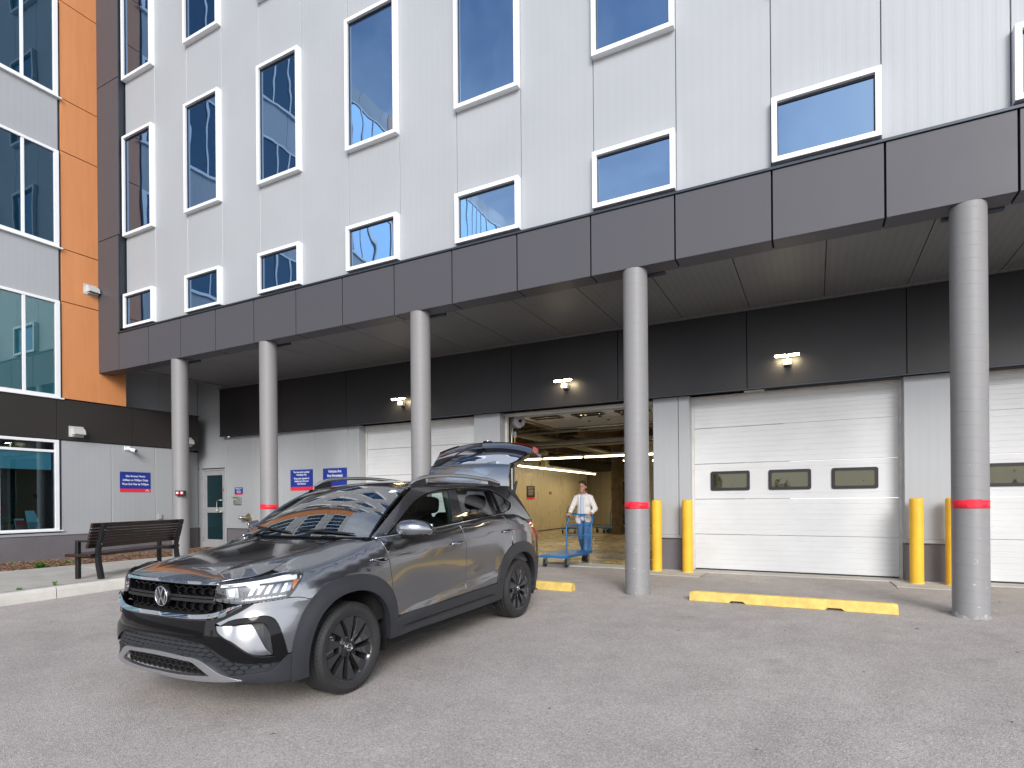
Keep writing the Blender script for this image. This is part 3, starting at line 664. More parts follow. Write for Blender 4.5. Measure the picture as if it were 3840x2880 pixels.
# vents
def vent(y0, z0, label, x=XL+.03, w=.30, h=.25):
    t = thing('exhaust_vent', label, 'vent', (x, y0+w/2, z0), group='metal exhaust vent hoods')
    q = MB(); q.box(x, x+.012, y0, y0+w, z0, z0+h); q.obj('flange', 'ventm', t, bevel=.003)
    q = MB(); n = 7; a, b_ = y0+.055, y0+w-.02
    pr = [(x+.012, z0+h-.03)]+[(x+.012+.15*math.sin(j/n*PI/2), z0+.06+(h-.09)*math.cos(j/n*PI/2)) for j in range(n+1)]
    vs = [(X, Y, Z) for Y in (a, b_) for X, Z in pr]; k = len(pr)
    q.add(vs, [(j, j+1, k+j+1, k+j) for j in range(k-1)], True); 
    base = [(x+.012, a, z0+.06), (x+.012, b_, z0+.06)]
    q.add(vs[:k]+[base[0]], [tuple(range(k+1))]); q.add(vs[k:]+[base[1]], [tuple(range(k+1))[::-1]])
    q.obj('hood', 'ventm', t)
    q = MB(); q.box(x+.012, x+.10, a+.01, b_-.01, z0+.025, z0+.05); q.obj('damper', 'trimgrey', t)
    for hy in (y0+.015, y0+w-.015):
        for hz in (z0+.02, z0+h-.02): q = MB(); q.tube((x+.012, hy, hz), (x+.016, hy, hz), .006, n=6); q.obj('screw', 'galv', t)
M['ventm'] = mat('vent_aluminium', (.62, .62, .60), .45, .3, .08, 8)
vent(6.99, 2.82, 'grey metal vent hood on the black band over the ground floor window')
vent(7.33, 6.20, 'metal vent hood on the orange wood-look panels beside the dark frame', XL)
vent(9.63, 2.82, 'metal vent hood at the end of the black band, partly behind the first column')
# camera
t = thing('security_camera', 'small white security camera under the black band above the blue sign', 'camera', (XL, 8.30, 2.62))
q = MB(); q.box(XL, XL+.04, 8.20, 8.33, 2.60, 2.70); q.tube((XL+.03, 8.27, 2.65), (XL+.09, 8.33, 2.63), .03); q.obj('bracket', 'white', t, bevel=.006)
q = MB(); q.tube((XL+.08, 8.33, 2.62), (XL+.20, 8.37, 2.585), .045, .048, 20); q.obj('body', 'white', t)
q = MB(); q.tube((XL+.20, 8.37, 2.585), (XL+.212, 8.374, 2.582), .044, .04, 20); q.obj('lens_ring', 'blackmetal', t)
q = MB(); q.tube((XL+.211, 8.3735, 2.583), (XL+.216, 8.375, 2.581), .016, n=14); q.obj('lens', 'chrome', t)
# junction box
t = tag(MB().box(XL, XL+.045, 9.01, 9.095, .875, 1.005).obj('junction_box', 'trimgrey', None, bevel=.005), 'small grey weatherproof socket box low on the wall above the bench', 'socket box')
# sensor on the first column
t = thing('sensor_box', 'black sensor box with red and white faces on the column by the side door', 'sensor', (-12.06, 7.68, 1.45))
q = MB(); c0 = Vector((-12.055, 7.675, 1.50)); R = Matrix.Translation(c0) @ Matrix.Rotation(math.radians(35), 4, 'Z')
q.box(-.09, .09, -.055, .06, -.055, .05, R); q.obj('housing', 'blackmetal', t, bevel=.01)
for sx in (-.045, .045):
    q = MB(); q.box(sx-.03, sx+.03, -.060, -.055, -.03, .03, R); q.obj('reflector', 'red', t)
    q = MB(); q.box(sx-.018, sx+.018, -.063, -.060, -.018, .018, R); q.obj('lens', 'signwhite', t)
# floodlights on the band
for i, (x, lab) in enumerate([(-8.13, 'twin-head floodlight over the first dock door, half hidden by a column'), (-4.21, 'twin-head floodlight over the open dock door'), (-.38, 'twin-head floodlight over the closed white dock door with three windows'), (3.45, 'twin-head floodlight at the far right over the last dock door')]):
    t = thing('floodlight', lab, 'floodlight', (x, 10.30, 3.44), group='twin floodlights on the black band')
    q = MB(); q.box(x-.06, x+.06, 10.18, 10.302, 3.40, 3.485); q.tube((x, 10.25, 3.48), (x, 10.17, 3.53), .02); q.obj('mount_box', 'galv', t, bevel=.006)
    for sx in (-.095, .095):
        q = MB(); R = Matrix.Translation((x+sx, 10.14, 3.545)) @ Matrix.Rotation(math.radians(28), 4, 'X')
        q.box(-.083, .083, -.03, .05, -.012, .03, R); h = q.obj('lamp_head', 'galv', t, bevel=.006)
        q = MB(); q.box(-.078, .078, -.034, -.0305, -.010, .022, R); q.box(-.075, .075, -.028, .045, -.016, -.0125, R); q.obj('led_panel', 'led', h)
    ld = bpy.data.lights.new('floodlight_glow', 'AREA'); ld.energy = 4; ld.color = (1, .8, .48); ld.size = .3; ld.size_y = .05; ld.shape = 'RECTANGLE'
    lo = bpy.data.objects.new('light_source', ld); COL.objects.link(lo); lo.parent = t; lo.location = (0, -.17, .07); lo.rotation_euler = (math.radians(12), 0, 0)
# ================================================================== SIDEWALK, CURB, MULCH
def lx(y, x0, k): return x0+k*(y-4.36)
ZS = .062
def curb_x(y): return -9.86+.06*(y-4.36)
def curbz(y): return gz(y)+.165
ks = []
y = -9.0; j0 = 4.39
yy = [j0+3.0*k for k in range(-5, 3)]
for i, (a, c) in enumerate(zip(yy[:-1], yy[1:])):
    c = min(c, 9.6)
    q = MB(); rows = []
    for Y in [a+.006+(c-a-.012)*k/8 for k in range(9)]:
        X = curb_x(Y); zt = min(max(curbz(Y), -.05), ZS+.02) if Y < 8.3 else ZS+.02; zt = gz(Y)+.17 if gz(Y)+.17 < ZS+.03 else ZS+.03
        zb_ = gz(Y)-.05; jit = .003*math.sin(Y*9)
        rows.append([(X+.012, Y, zb_), (X+.008+jit, Y, zt-.05), (X-.005+jit, Y, zt-.018), (X-.03, Y, zt-.002), (X-.06, Y, zt), (X-.158, Y, zt), (X-.16, Y, zt-.04)])
    n = len(rows[0]); vs = [p for r in rows for p in r]
    q.add(vs, [(i_*n+j, i_*n+j+1, (i_+1)*n+j+1, (i_+1)*n+j) for i_ in range(8) for j in range(n-1)], True)
    q.add(rows[0], [tuple(range(n))]); q.add(rows[-1], [tuple(range(n))[::-1]])
    ks.append(q)
curbroot = bpy.data.objects.new('curb', None); COL.objects.link(curbroot); struct(curbroot)
for q in ks: q.obj('curb_stone', 'curb', curbroot)
swroot = bpy.data.objects.new('sidewalk', None); COL.objects.link(swroot); struct(swroot)
def back_x(y): return -13.1+.0*(y-5.9)
sy = [5.72+1.9*k for k in range(-7, 3)]
for a, c in zip(sy[:-1], sy[1:]):
    c = min(c, 10.36)
    q = MB(); za = min(gz(a)+.165, ZS); zc = min(gz(c)+.165, ZS)
    za = min(gz(a)+.17, ZS); 
    A = [(curb_x(a)-.165, a+.006, za), (back_x(a), a+.006+.4, ZS), (back_x(c), c-.006+(.4 if c < 10 else 0), ZS), (curb_x(c)-.165, c-.006, zc)]
    q.add(A+[(x, y, z-.12) for x, y, z in A], [(0, 3, 2, 1), (0, 4, 7, 3), (1, 2, 6, 5), (0, 1, 5, 4), (3, 7, 6, 2)])
    q.obj('paving_slab', 'conc', swroot, bevel=.008)
b = MB(); b.add([(-13.1, -8, .0), (-10.0, -8, -.30), (-10.0, 10.3, -.02), (-13.1, 10.3, .03)], [(0, 1, 2, 3)]); struct(b.obj('soil', 'terra'))
M['mulch'] = mat('bark_mulch', (.135, .075, .045), .9, 0, .55, 28, .9, 60)
M['mulch2'] = mat('pale_bark_chips', (.30, .19, .12), .85, 0, .45, 40)
b = MB(); n1, n2 = 60, 8; rnd = random.Random(5)
vs = []
for i in range(n1+1):
    for j in range(n2+1):
        Y = -8+18.3*i/n1; X = -15.13+2.04*j/n2; vs.append((X, Y, .012+.03*math.sin(PI*j/n2)+.02*mnoise.noise(Vector((X*2, Y*2, 0)))))
b.add(vs, [(i*(n2+1)+j, i*(n2+1)+j+1, (i+1)*(n2+1)+j+1, (i+1)*(n2+1)+j) for i in range(n1) for j in range(n2)], True)
b.obj('mulch_bed', 'mulch', None, kind='structure')
for mm, cnt, nm in (('mulch', 4200, 'bark_chips'), ('mulch2', 3200, 'pale_bark_chips')):
    q = MB()
    for k in range(cnt):
        X = rnd.uniform(-15.1, -13.0); Y = 3.2+rnd.random()**1.0*7.0; z = .03+.03*math.sin(PI*(X+15.13)/2.04)+rnd.uniform(0, .02)
        l, w_, h_ = rnd.uniform(.02, .07), rnd.uniform(.006, .018), rnd.uniform(.003, .008)
        R = Matrix.Translation((X, Y, z)) @ Matrix.Rotation(rnd.uniform(0, PI), 4, 'Z') @ Matrix.Rotation(rnd.uniform(-.5, .5), 4, 'Y') @ Matrix.Rotation(rnd.uniform(-.6, .6), 4, 'X')
        q.box(-l/2, l/2, -w_/2, w_/2, 0, h_, R)
    q.obj(nm, mm, None, kind='stuff')
# weeds
M['weed'] = mat('weed_green', (.07, .21, .025), .6, 0, .3, 20)
def weed(x, y, z, r, n, label, hmax=.12):
    q = MB(); rn = random.Random(int(x*100+y*77))
    for k in range(n):
        a = rn.uniform(0, 2*PI); L_ = r*rn.uniform(.5, 1); h = hmax*rn.uniform(.35, 1); d = Vector((math.cos(a), math.sin(a), 0)); s_ = Vector((-d.y, d.x, 0))*rn.uniform(.012, .026)
        p = Vector((x, y, z))
        q.add([p, p+d*L_*.5+s_+Vector((0, 0, h*.8)), p+d*L_*.5-s_+Vector((0, 0, h*.75)), p+d*L_+Vector((0, 0, h*rn.uniform(.3, 1)))], [(0, 1, 2), (1, 3, 2)])
    tag(q.obj('weed', 'weed'), label, 'plant', 'green weeds by the sidewalk')
weed(-13.18, 5.62, .05, .20, 46, 'largest leafy green weed in the bark mulch left of the bench', .14)
weed(-13.75, 6.35, .05, .16, 34, 'flat green weed patch in the mulch behind the left bench legs', .07)
weed(-14.6, 5.75, .05, .08, 18, 'tiny weed against the foundation at the far left', .05)
weed(-13.15, 7.9, .06, .05, 14, 'single upright green weed seen under the bench seat', .12)
weed(-10.12, 4.05, .03, .06, 16, 'grass tuft in the joint behind the curb at the left edge', .07)
weed(-10.15, 4.0+.5, .04, .05, 10, 'thin grass blades on the sidewalk left of the bench', .10)
weed(-13.4, 6.0, .05, .08, 16, 'small clover between the two larger weeds', .05)
# ================================================================== BENCH
M['bwood'] = mat('dark_stained_slat', (.024, .011, .008), .38, 0, .25, 6, .2, 40); M['bmet'] = mat('bench_black_metal', (.014, .014, .016), .42, .3, .08, 10)
def bench():
    ang_ = math.atan2(.929, -.37)          # length direction
    t = thing('park_bench', 'dark brown slatted bench with black metal legs on the sidewalk', 'bench', (-10.29, 5.05, 0.0))
    F = Matrix.Translation((-10.29, 5.05, .055)) @ Matrix(((-.37, -.929, 0, 0), (.929, -.37, 0, 0), (0, 0, 1, 0), (0, 0, 0, 1)))   # local x along, y to the front
    zs_ = .415; Lb = 2.12
    # seat boards
    q = MB(); q.box(0, Lb, 0, .045, zs_-.045, zs_, F); q.obj('seat_slat', 'bwood', t, bevel=.004)
    for k in range(7):
        a = .052+k*.049; q = MB(); q.box(0, Lb, a, a+.042, zs_-.04, zs_, F); q.obj('seat_slat', 'bwood', t, bevel=.003)
    q = MB(); q.box(0, Lb, .397, .445, zs_-.045, zs_, F); q.obj('seat_slat', 'bwood', t, bevel=.004)
    q = MB(); q.box(-.004, .035, .047, .395, zs_-.046, zs_-.002, F); q.obj('end_board', 'bwood', t, bevel=.003); q = MB(); q.box(Lb-.035, Lb+.004, .047, .395, zs_-.046, zs_-.002, F); q.obj('end_board', 'bwood', t, bevel=.003)
    # back boards, leaning away from the sitter
    lean = math.radians(14)
    B_ = F @ Matrix.Translation((0, .03, zs_+.09)) @ Matrix.Rotation(lean, 4, 'X')
    zz = 0
    for k, hgt in enumerate((.075, .038, .038, .038, .038, .038, .075)):
        q = MB(); q.box(-.02, Lb+.02, -.005, .035, zz, zz+hgt, B_); q.obj('back_slat', 'bwood', t, bevel=.004); zz += hgt+.012
    for s_ in (.13, Lb-.13):
        # rear leg and post in one bent bar
        pts = [(-.02-.03, -.0), (-.045, .16), (.005, .30), (.01, .42)]
        prof = [(-.09, 0), (-.055, .18), (-.045, .36), (-.045, .45)]
        # in local (y,z): leg foot behind, knee at seat, post leaning back
        poly = [(-.115, 0), (-.045, 0), (-.005, .22), (.008, .40), (-.005, .50), (-.112, .90), (-.135, .915), (-.165, .905), (-.165, .885), (-.055, .47), (-.05, .40), (-.065, .26)]
        q = MB(); Mx = F @ Matrix(((0, 0, 1, s_-.035), (1, 0, 0, 0), (0, 1, 0, 0), (0, 0, 0, 1)))
        q.prism(poly, 0, .07, Mx); q.obj('leg', 'bmet', t, bevel=.006)
        for (y_, z_) in ((-.078, .57), (-.135, .80)):
            q = MB(); q.tube(F @ Vector((s_, y_-.01, z_)), F @ Vector((s_, y_-.02, z_-.003)), .008, n=8); q.obj('bolt', 'galv', t)
        # front leg and arm
        q = MB(); q.box(s_-.035, s_+.035, .30, .36, 0, .63, F)
        q.obj('leg', 'bmet', t, bevel=.012)
        q = MB(); q.box(s_-.035, s_+.035, -.05, .299, .60, .63, F); q.obj('armrest', 'bmet', t, bevel=.012)
        q = MB(); q.box(s_-.02, s_+.02, -.03, .32, zs_-.075, zs_-.046, F); q.obj('seat_bracket', 'bmet', t)
bench()
# ================================================================== BOLLARDS, WHEEL STOPS
def bollard(x, y, label):
    t = thing('bollard', label, 'bollard', (x, y, 0), group='yellow steel bollards by the dock doors')
    r = .088; H_ = 1.262
    q = MB(); q.lathe([(r, -.05), (r, H_-.035), (r*.97, H_-.018), (r*.87, H_-.006), (r*.7, H_), (0, H_)], Matrix.Translation((x, y, 0)), 32); q.obj('sleeve', 'yellow', t)
    q = MB(); q.lathe([(r+.006, 0.0), (r+.006, .02), (r, .024)], Matrix.Translation((x, y, .004)), 32); q.obj('collar', 'yellow2', t)
bollard(-2.49, 10.25, 'yellow bollard nearest the grey column, at the right edge of the open dock door')
bollard(-1.96, 10.25, 'yellow bollard at the left jamb of the closed dock door with three windows')
bollard(1.31, 10.25, 'thick yellow bollard standing clear at the right jamb of the three-window dock door')
bollard(1.74, 10.25, 'yellow bollard mostly hidden behind the big right-hand column')
def wheel_stop(x0, x1, y, label):
    t_ = MB(); L_ = x1-x0; zb = gz(y)
    # cross-section trapezoid, two drain notches along the underside, uneven cast edges
    xs = [0, L_*.02, L_*.21, L_*.225, L_*.285, L_*.30, L_*.68, L_*.695, L_*.755, L_*.77, L_*.98, L_]
    lift = [0, 0, 0, .028, .028, 0, 0, .028, .028, 0, 0, 0]
    rows = []
    for i, (a, l) in enumerate(zip(xs, lift)):
        e = .012 if i in (0, len(xs)-1) else 0
        X = x0+a; rows.append([(X, y+.0, zb+l), (X, y+.018, zb+.075-e), (X, y+.045, zb+.118-e), (X, y+.125, zb+.118-e), (X, y+.152, zb+.075-e), (X, y+.17, zb+l)])
    n = 6; vs = [p for r in rows for p in r]
    t_.add(vs, [(i*n+j, (i+1)*n+j, (i+1)*n+(j+1) % n, i*n+(j+1) % n) for i in range(len(rows)-1) for j in range(n)])
    t_.add(rows[0], [tuple(range(n))]); t_.add(rows[-1], [tuple(range(n))[::-1]])
    o = t_.obj('wheel_stop', 'yellow2', None, bevel=.008); tag(o, label, 'wheel stop', 'yellow concrete wheel stops')
wheel_stop(-1.43, .80, 7.56, 'long yellow concrete wheel stop in front of the three-window dock door')
wheel_stop(-5.30, -3.05, 7.58, 'yellow concrete wheel stop partly hidden behind the car tailgate corner')
# ================================================================== INSIDE THE LOADING BAY
M['infloor'] = mat('sealed_concrete_floor', (.30, .27, .22), .28, 0, .06, 1.2, .01, 6, spec=.5)
M['cream'] = ribmat('cream_corrugated_wall', (.62, .58, .48), 1, .30, .30, .0, .03, .006, .92)
M['creamX'] = ribmat('cream_corrugated_wall_x', (.60, .56, .46), 0, .30, .30, .0, .03, .006, .92)
M['creamp'] = mat('cream_plain', (.60, .55, .42), .5, 0, .05, 2)
M['fireproof'] = mat('sprayed_fireproofing', (.12, .09, .06), 1, 0, .35, 5, 1.0, 14)
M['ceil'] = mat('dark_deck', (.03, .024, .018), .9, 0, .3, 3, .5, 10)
M['roller'] = mat('grey_roller_door', (.30, .31, .32), .35, .5, .06, 2)
M['darkdoor'] = mat('dark_blue_door', (.015, .014, .02), .4)
M['cartblue'] = mat('cart_blue_paint', (.01, .14, .36), .35, 0, .08, 8)
M['bluepad'] = mat('blue_corner_guard', (.012, .04, .15), .5, 0, .1, 5)
M['lineyel'] = mat('yellow_floor_paint', (.62, .38, .05), .6, 0, .2, 12)
b = MB(); b.box(-13.5, -1.2, 10.9, 32, -.1, .016); struct(b.obj('indoor_floor', 'infloor'))
room = thing('bay_shell', 'dark ceiling and side walls of the loading bay seen through the open dock door', 'room', (-7, 20, 0))
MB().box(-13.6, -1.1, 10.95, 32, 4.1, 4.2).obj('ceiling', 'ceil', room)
MB().box(-1.25, -1.15, 10.95, 32, 0, 4.1).obj('side_wall', 'creamp', room)
MB().box(-13.6, -13.5, 10.95, 32, 0, 4.1).obj('side_wall', 'creamp', room)
MB().box(-13.6, -1.1, 32, 32.1, 0, 4.1).obj('back_wall', 'creamp', room)
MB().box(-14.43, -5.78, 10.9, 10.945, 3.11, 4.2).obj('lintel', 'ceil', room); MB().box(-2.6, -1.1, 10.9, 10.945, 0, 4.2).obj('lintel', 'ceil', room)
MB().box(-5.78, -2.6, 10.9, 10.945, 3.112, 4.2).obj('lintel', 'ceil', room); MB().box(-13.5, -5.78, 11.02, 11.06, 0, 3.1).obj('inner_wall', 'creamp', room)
rnd = random.Random(11)
def rough_beam(x0, y0, x1, y1, w_, z0, z1, n=26):
    q = MB(); d = Vector((x1-x0, y1-y0, 0)); L_ = d.length; d.normalize(); s_ = Vector((-d.y, d.x, 0)); rows = []
    for i in range(n+1):
        p = Vector((x0, y0, 0))+d*L_*i/n; j = lambda: rnd.uniform(-.035, .035)
        rows.append([p+s_*(w_/2+j())+Vector((0, 0, z1)), p+s_*(w_/2+j())+Vector((0, 0, z0+.06+j())), p+s_*(w_/4+j())+Vector((0, 0, z0+j())), p-s_*(w_/4+j())+Vector((0, 0, z0+j())), p-s_*(w_/2+j())+Vector((0, 0, z0+.06+j())), p-s_*(w_/2+j())+Vector((0, 0, z1))])
    vs = [v for r in rows for v in r]; q.add(vs, [(i*6+j, i*6+j+1, (i+1)*6+j+1, (i+1)*6+j) for i in range(n) for j in range(5)], True)
    return q.obj('ceiling_beam', 'fireproof', room)
for y in (12.6, 15.0, 17.5, 20.6, 23.5, 26.5): rough_beam(-13.4, y, -1.2, y, .28, 3.45, 4.1, 50)
for x in (-9.6, -6.5, -3.5): rough_beam(x, 11.2, x, 31.5, .34, 3.25, 4.1, 60)
rough_beam(-6.5, 20.7, -6.499, 20.7, .01, 4.0, 4.1, 2)
# ducts and pipes
M['pipegrey'] = mat('painted_pipe', (.34, .33, .31), .45, .2, .1, 6)
for (a, c, r, nm) in [((-13, 14.0, 2.78), (-1.3, 14.0, 2.80), .06, 'pipe'), ((-13, 13.4, 3.0), (-1.3, 13.4, 3.0), .03, 'pipe'), ((-13, 13.2, 3.06), (-1.3, 13.2, 3.06), .016, 'pipe'), ((-13, 18, 3.1), (-1.3, 18, 3.1), .04, 'pipe'), ((-7.9, 11.5, 3.32), (-7.9, 30, 3.32), .13, 'duct'), ((-4.3, 15, 3.1), (-4.3, 30, 3.1), .03, 'pipe')]:
    MB().tube(a, c, r, n=14).obj(nm, 'pipegrey', room)
for x in (-5.9, -5.1, -4.2, -3.3): MB().tube((x, 13.42, 3.0), (x, 13.42, 4.1), .008, n=6).obj('hanger_rod', 'galv', room)
for x in (-7.3, -6.6, -4.6, -3.8): MB().tube((x, 15.4, 2.62), (x, 15.4, 4.1), .008, n=6).obj('hanger_rod', 'galv', room)
# raised dock door on its tracks
rd = thing('raised_dock_door', 'white dock door rolled up flat under the ceiling inside the open bay', 'door', (-4.2, 12, 3.1))
for k in range(4):
    q = MB(); y0 = 11.12+.62*k; q.box(-5.70, -2.67, y0+.004, y0+.61, 3.075-.0*k, 3.12)
    for j in range(7): q.box(-5.70, -2.67, y0+.02+.085*j, y0+.075+.085*j, 3.071, 3.0755)
    q.obj('door_section', 'dock', rd)
for x in (-5.45, -4.51, -3.57):
    q = MB(); z = 3.066; y0, y1 = 11.25, 11.60
    q.box(x, x+.65, y0, y0+.05, z-.02, z); q.box(x, x+.65, y1-.05, y1, z-.02, z); q.box(x, x+.05, y0+.05, y1-.05, z-.02, z); q.box(x+.60, x+.65, y0+.05, y1-.05, z-.02, z); f_ = q.obj('door_window_frame', 'blackrub', rd)
    q = MB(); q.box(x+.05, x+.60, y0+.05, y1-.05, z-.008, z-.004); q.obj('pane', 'dockpane', f_)
for x in (-4.55, -4.1, -3.6):
    q = MB(); q.box(x, x+.07, 11.80, 11.84, 3.05, 3.07); q.box(x+.01, x+.06, 12.38, 12.42, 3.05, 3.07); q.obj('hinge', 'blackmetal', rd)
tr = thing('door_track', 'galvanised door tracks and springs under the bay ceiling', 'track', (-5.75, 12, 3.0))
for x in (-5.76, -2.62):
    q = MB(); q.path([(x, 10.98, .05), (x, 10.98, 2.6), (x, 11.02, 2.85), (x, 11.2, 3.02), (x, 11.5, 3.06), (x, 13.6, 3.06)], .025, 6); q.box(x-.03, x+.03, 10.8, 13.6, 3.09, 3.12); q.obj('rail', 'galv', tr)
q = MB(); q.tube((-5.6, 11.0, 3.25), (-2.7, 11.0, 3.25), .02); q.obj('torsion_shaft', 'galv', tr)
q = MB(); q.box(-5.74, -5.25, 13.55, 13.60, 2.9, 3.12); q.tube((-5.4, 13.5, 3.0), (-4.9, 13.3, 2.99), .012); q.obj('bracket', 'blackmetal', tr)
t = thing('door_operator_drum', 'round white cable drum at the top left corner of the open dock door', 'drum', (-5.62, 11.0, 2.98))
q = MB(); q.tube((-5.70, 11.10, 2.98), (-5.60, 11.05, 2.98), .145, n=28); q.obj('drum', 'dock', t); q = MB(); q.tube((-5.60, 11.05, 2.98), (-5.56, 11.03, 2.98), .03); q.path([(-5.58, 11.02, 2.98), (-5.5, 10.98, 2.85), (-5.62, 10.98, 2.75), (-5.66, 10.98, 2.55)], .006, 6); q.obj('cable', 'blackmetal', t)
t = thing('photo_eye', 'small galvanised switch box with yellow cable inside the left jamb of the open dock', 'switch', (-5.66, 10.95, 2.62))
q = MB(); q.box(-5.70, -5.63, 10.93, 10.99, 2.62, 2.74); q.obj('box', 'galv', t); q = MB(); q.path([(-5.66, 10.94, 2.62), (-5.67, 10.94, 2.45), (-5.64, 10.94, 2.3)], .008, 6); q.obj('cable', 'yellow', t)
# storage block walls
st = thing('storage_partition', 'cream corrugated metal storage wall lit by tube lights inside the bay', 'wall', (-10.1, 20, 0))
y = 13.0
while y < 27.2:
    side_panel(y, min(y+1.2, 27.3), .02, 2.72, -10.10, 'wall_panel', 'cream', par=st); y += 1.2
MB().box(-13.4, -10.17, 13, 27.3, 0, 2.72).obj('core', 'creamp', st)
MB().box(-10.11, -10.07, 13, 27.3, 2.722, 2.78).obj('top_rail', 'dock', st)
MB().box(-10.098, -10.085, 13, 27.3, .015, .05).obj('kick_strip', 'blackrub', st)
for x0, x1 in ((-13.4, -9.35), (-8.45, -5.0)):
    x = x0
    while x < x1-.05:
        xx = min(x+1.2, x1); panel_box_ = MB(); panel_box_.box(x+.004, xx-.004, 28.9, 28.95, .02, 2.75); panel_box_.obj('wall_panel', 'creamX', st); x = xx
tag(MB().box(-9.35, -8.45, 28.93, 28.98, .02, 2.2).obj('far_door', 'darkdoor', None), 'dark open doorway at the far end of the loading bay behind the person', 'doorway')
# pier with sprayed fireproofing, blue guard beside it
q = MB(); rows = []; n = 34
for i in range(n+1):
    z = 4.1*i/n; j = lambda: rnd.uniform(-.018, .018); h = .17
    rows.append([Vector((-6.48+sx*h+j(), 20.75+sy_*h+j(), z)) for sx, sy_ in ((-1, -1), (-.3, -1.08), (.4, -1.05), (1, -1), (1.05, 0), (1, 1), (0, 1), (-1, 1), (-1.05, 0))])
vs = [v for r in rows for v in r]; q.add(vs, [(i*9+j, i*9+(j+1) % 9, (i+1)*9+(j+1) % 9, (i+1)*9+j) for i in range(n) for j in range(9)], True)
tag(q.obj('bay_pillar', 'fireproof'), 'rough brown fireproofed pillar inside the bay, left of the grey column', 'pillar')
t = thing('office_wall', 'yellowish wall with blue lower part behind the grey column inside the bay', 'wall', (-5.2, 21.3, 0))
MB().box(-6.1, -1.3, 21.4, 21.5, 1.3, 4.1).obj('upper_wall', 'creamp', t); MB().box(-6.1, -5.62, 21.39, 21.5, .0, 1.298).obj('blue_dado', 'bluepad', t)
q = MB()
for k in range(26): q.box(-5.4, -1.6, 21.36+.006*(k % 2), 21.40, .03+.095*k, .12+.095*k)
q.obj('roller_shutter', 'roller', t); MB().box(-5.5, -1.5, 21.32, 21.40, 2.53, 2.75).obj('shutter_box', 'creamp', t)
# signs inside
sign('dark notice with white text and red foot on the cream storage wall', faceX(-10.098, 20.48, 1.325), .75, .545, .09,
     [('If you are found in the facility', .375, .49, .046), ('after 9:00pm and trigger the', .375, .43, .046), ('security alarms, management', .375, .37, .046), ('may apply a $50 charge to your', .375, .31, .046), ('account to cover the cost of', .375, .25, .046), ('sending security personnel', .375, .19, .046)], (-10.09, 20.8, 1.325), mainm='navy')
sign('tiny dark sign with red foot on the cream wall, left of the person', faceX(-10.098, 22.65, 1.527), .27, .13, .03, [('i  No', .13, .095, .035), ('Smoking', .15, .06, .035)], (-10.09, 22.8, 1.527), logo=False, mainm='navy', holes=False)
sign('tiny dark sign with red foot on the far wall, right of the person', faceY(-7.95, 28.89, 1.50), .27, .16, .03, [('Exit', .13, .095, .05)], (-7.8, 28.89, 1.5), logo=False, mainm='navy', holes=False)
t = thing('sign_box', 'cream overhead box with vertical dark letters above the storage wall', 'sign', (-9.8, 21, 2.75))
MB().box(-10.15, -9.52, 21.0, 21.35, 2.60, 3.32).obj('box', 'creamp', t)
text_mesh('lettering', 'RE      OR', .135, 'navy', t, faceY(-9.74, 20.995, 2.95) @ Matrix.Rotation(PI/2, 4, 'Z'), bold=.004)
MB().box(-13.4, -9.6, 20.2, 20.23, 2.73, 2.80).obj('shelf_edge', 'creamp', st)
# fluorescent strips
def strip(label, p0, p1, n, zt, power):
    p0, p1 = Vector(p0), Vector(p1); d = (p1-p0); L_ = d.length; d.normalize()
    t = thing('tube_light', label, 'light fixture', tuple((p0+p1)/2), group='long fluorescent strip lights in the bay')
    q = MB(); s_ = Vector((-d.y, d.x, 0)); ang_ = math.atan2(d.y, d.x)
    R = Matrix.Translation(p0) @ Matrix.Rotation(ang_, 4, 'Z')
    q.box(0, L_, -.05, .05, .035, .09, R); q.obj('housing', 'galv', t)
    for k in range(n):
        a = L_*k/n; q = MB(); q.tube(R @ Vector((a+.04, 0, 0)), R @ Vector((a+L_/n-.04, 0, 0)), .022, n=10); q.obj('tube', 'tubes', t)
    ld = bpy.data.lights.new('tube_light_glow', 'AREA'); ld.energy = power; ld.color = (1, .74, .36); ld.shape = 'RECTANGLE'; ld.size = L_; ld.size_y = .08
    lo = bpy.data.objects.new('light_source', ld); COL.objects.link(lo); lo.parent = t
    lo.location = (0, 0, -.06); lo.rotation_euler = (0, 0, ang_)
strip('long bright tube light running across the open bay above head height', (-8.4, 15.5, 2.50), (-2.0, 15.5, 2.50), 5, 2.5, 34)
strip('tube light row running back along the cream wall, above the person', (-8.9, 17.4, 2.46), (-8.9, 25.2, 2.46), 6, 2.5, 44)
for y, lb_ in ((24, 'nearest of three short tube lights deep in the bay by the pillar'), (26, 'middle one of three short tube lights deep in the bay'), (28, 'farthest and smallest of three short tube lights deep in the bay')): strip(lb_, (-7.6, y, 2.95), (-6.2, y, 2.95), 1, 2.9, 12)
strip('tube light behind the cream partition near the shutter', (-4.9, 19.5, 2.6), (-1.8, 19.5, 2.6), 2, 2.6, 22)
strip('tube light just inside the bay over the floor near the door', (-5.2, 13.0, 3.3), (-3.0, 13.0, 3.3), 1, 2.6, 0.1) if False else None
# floor marking just inside the door
q = MB(); q.box(-5.2, -2.7, 11.62, 11.67, .018, .0195)
root = tag(q.obj('floor_marking', 'lineyel', None), 'faint yellow painted line and letters on the bay floor right of the cart', 'floor marking')
text_mesh('painted_letters', 'EXIT', .42, 'lineyel', root, Matrix.Translation((-3.35, 11.2, .0195)), bold=.01, extrude=.0005)
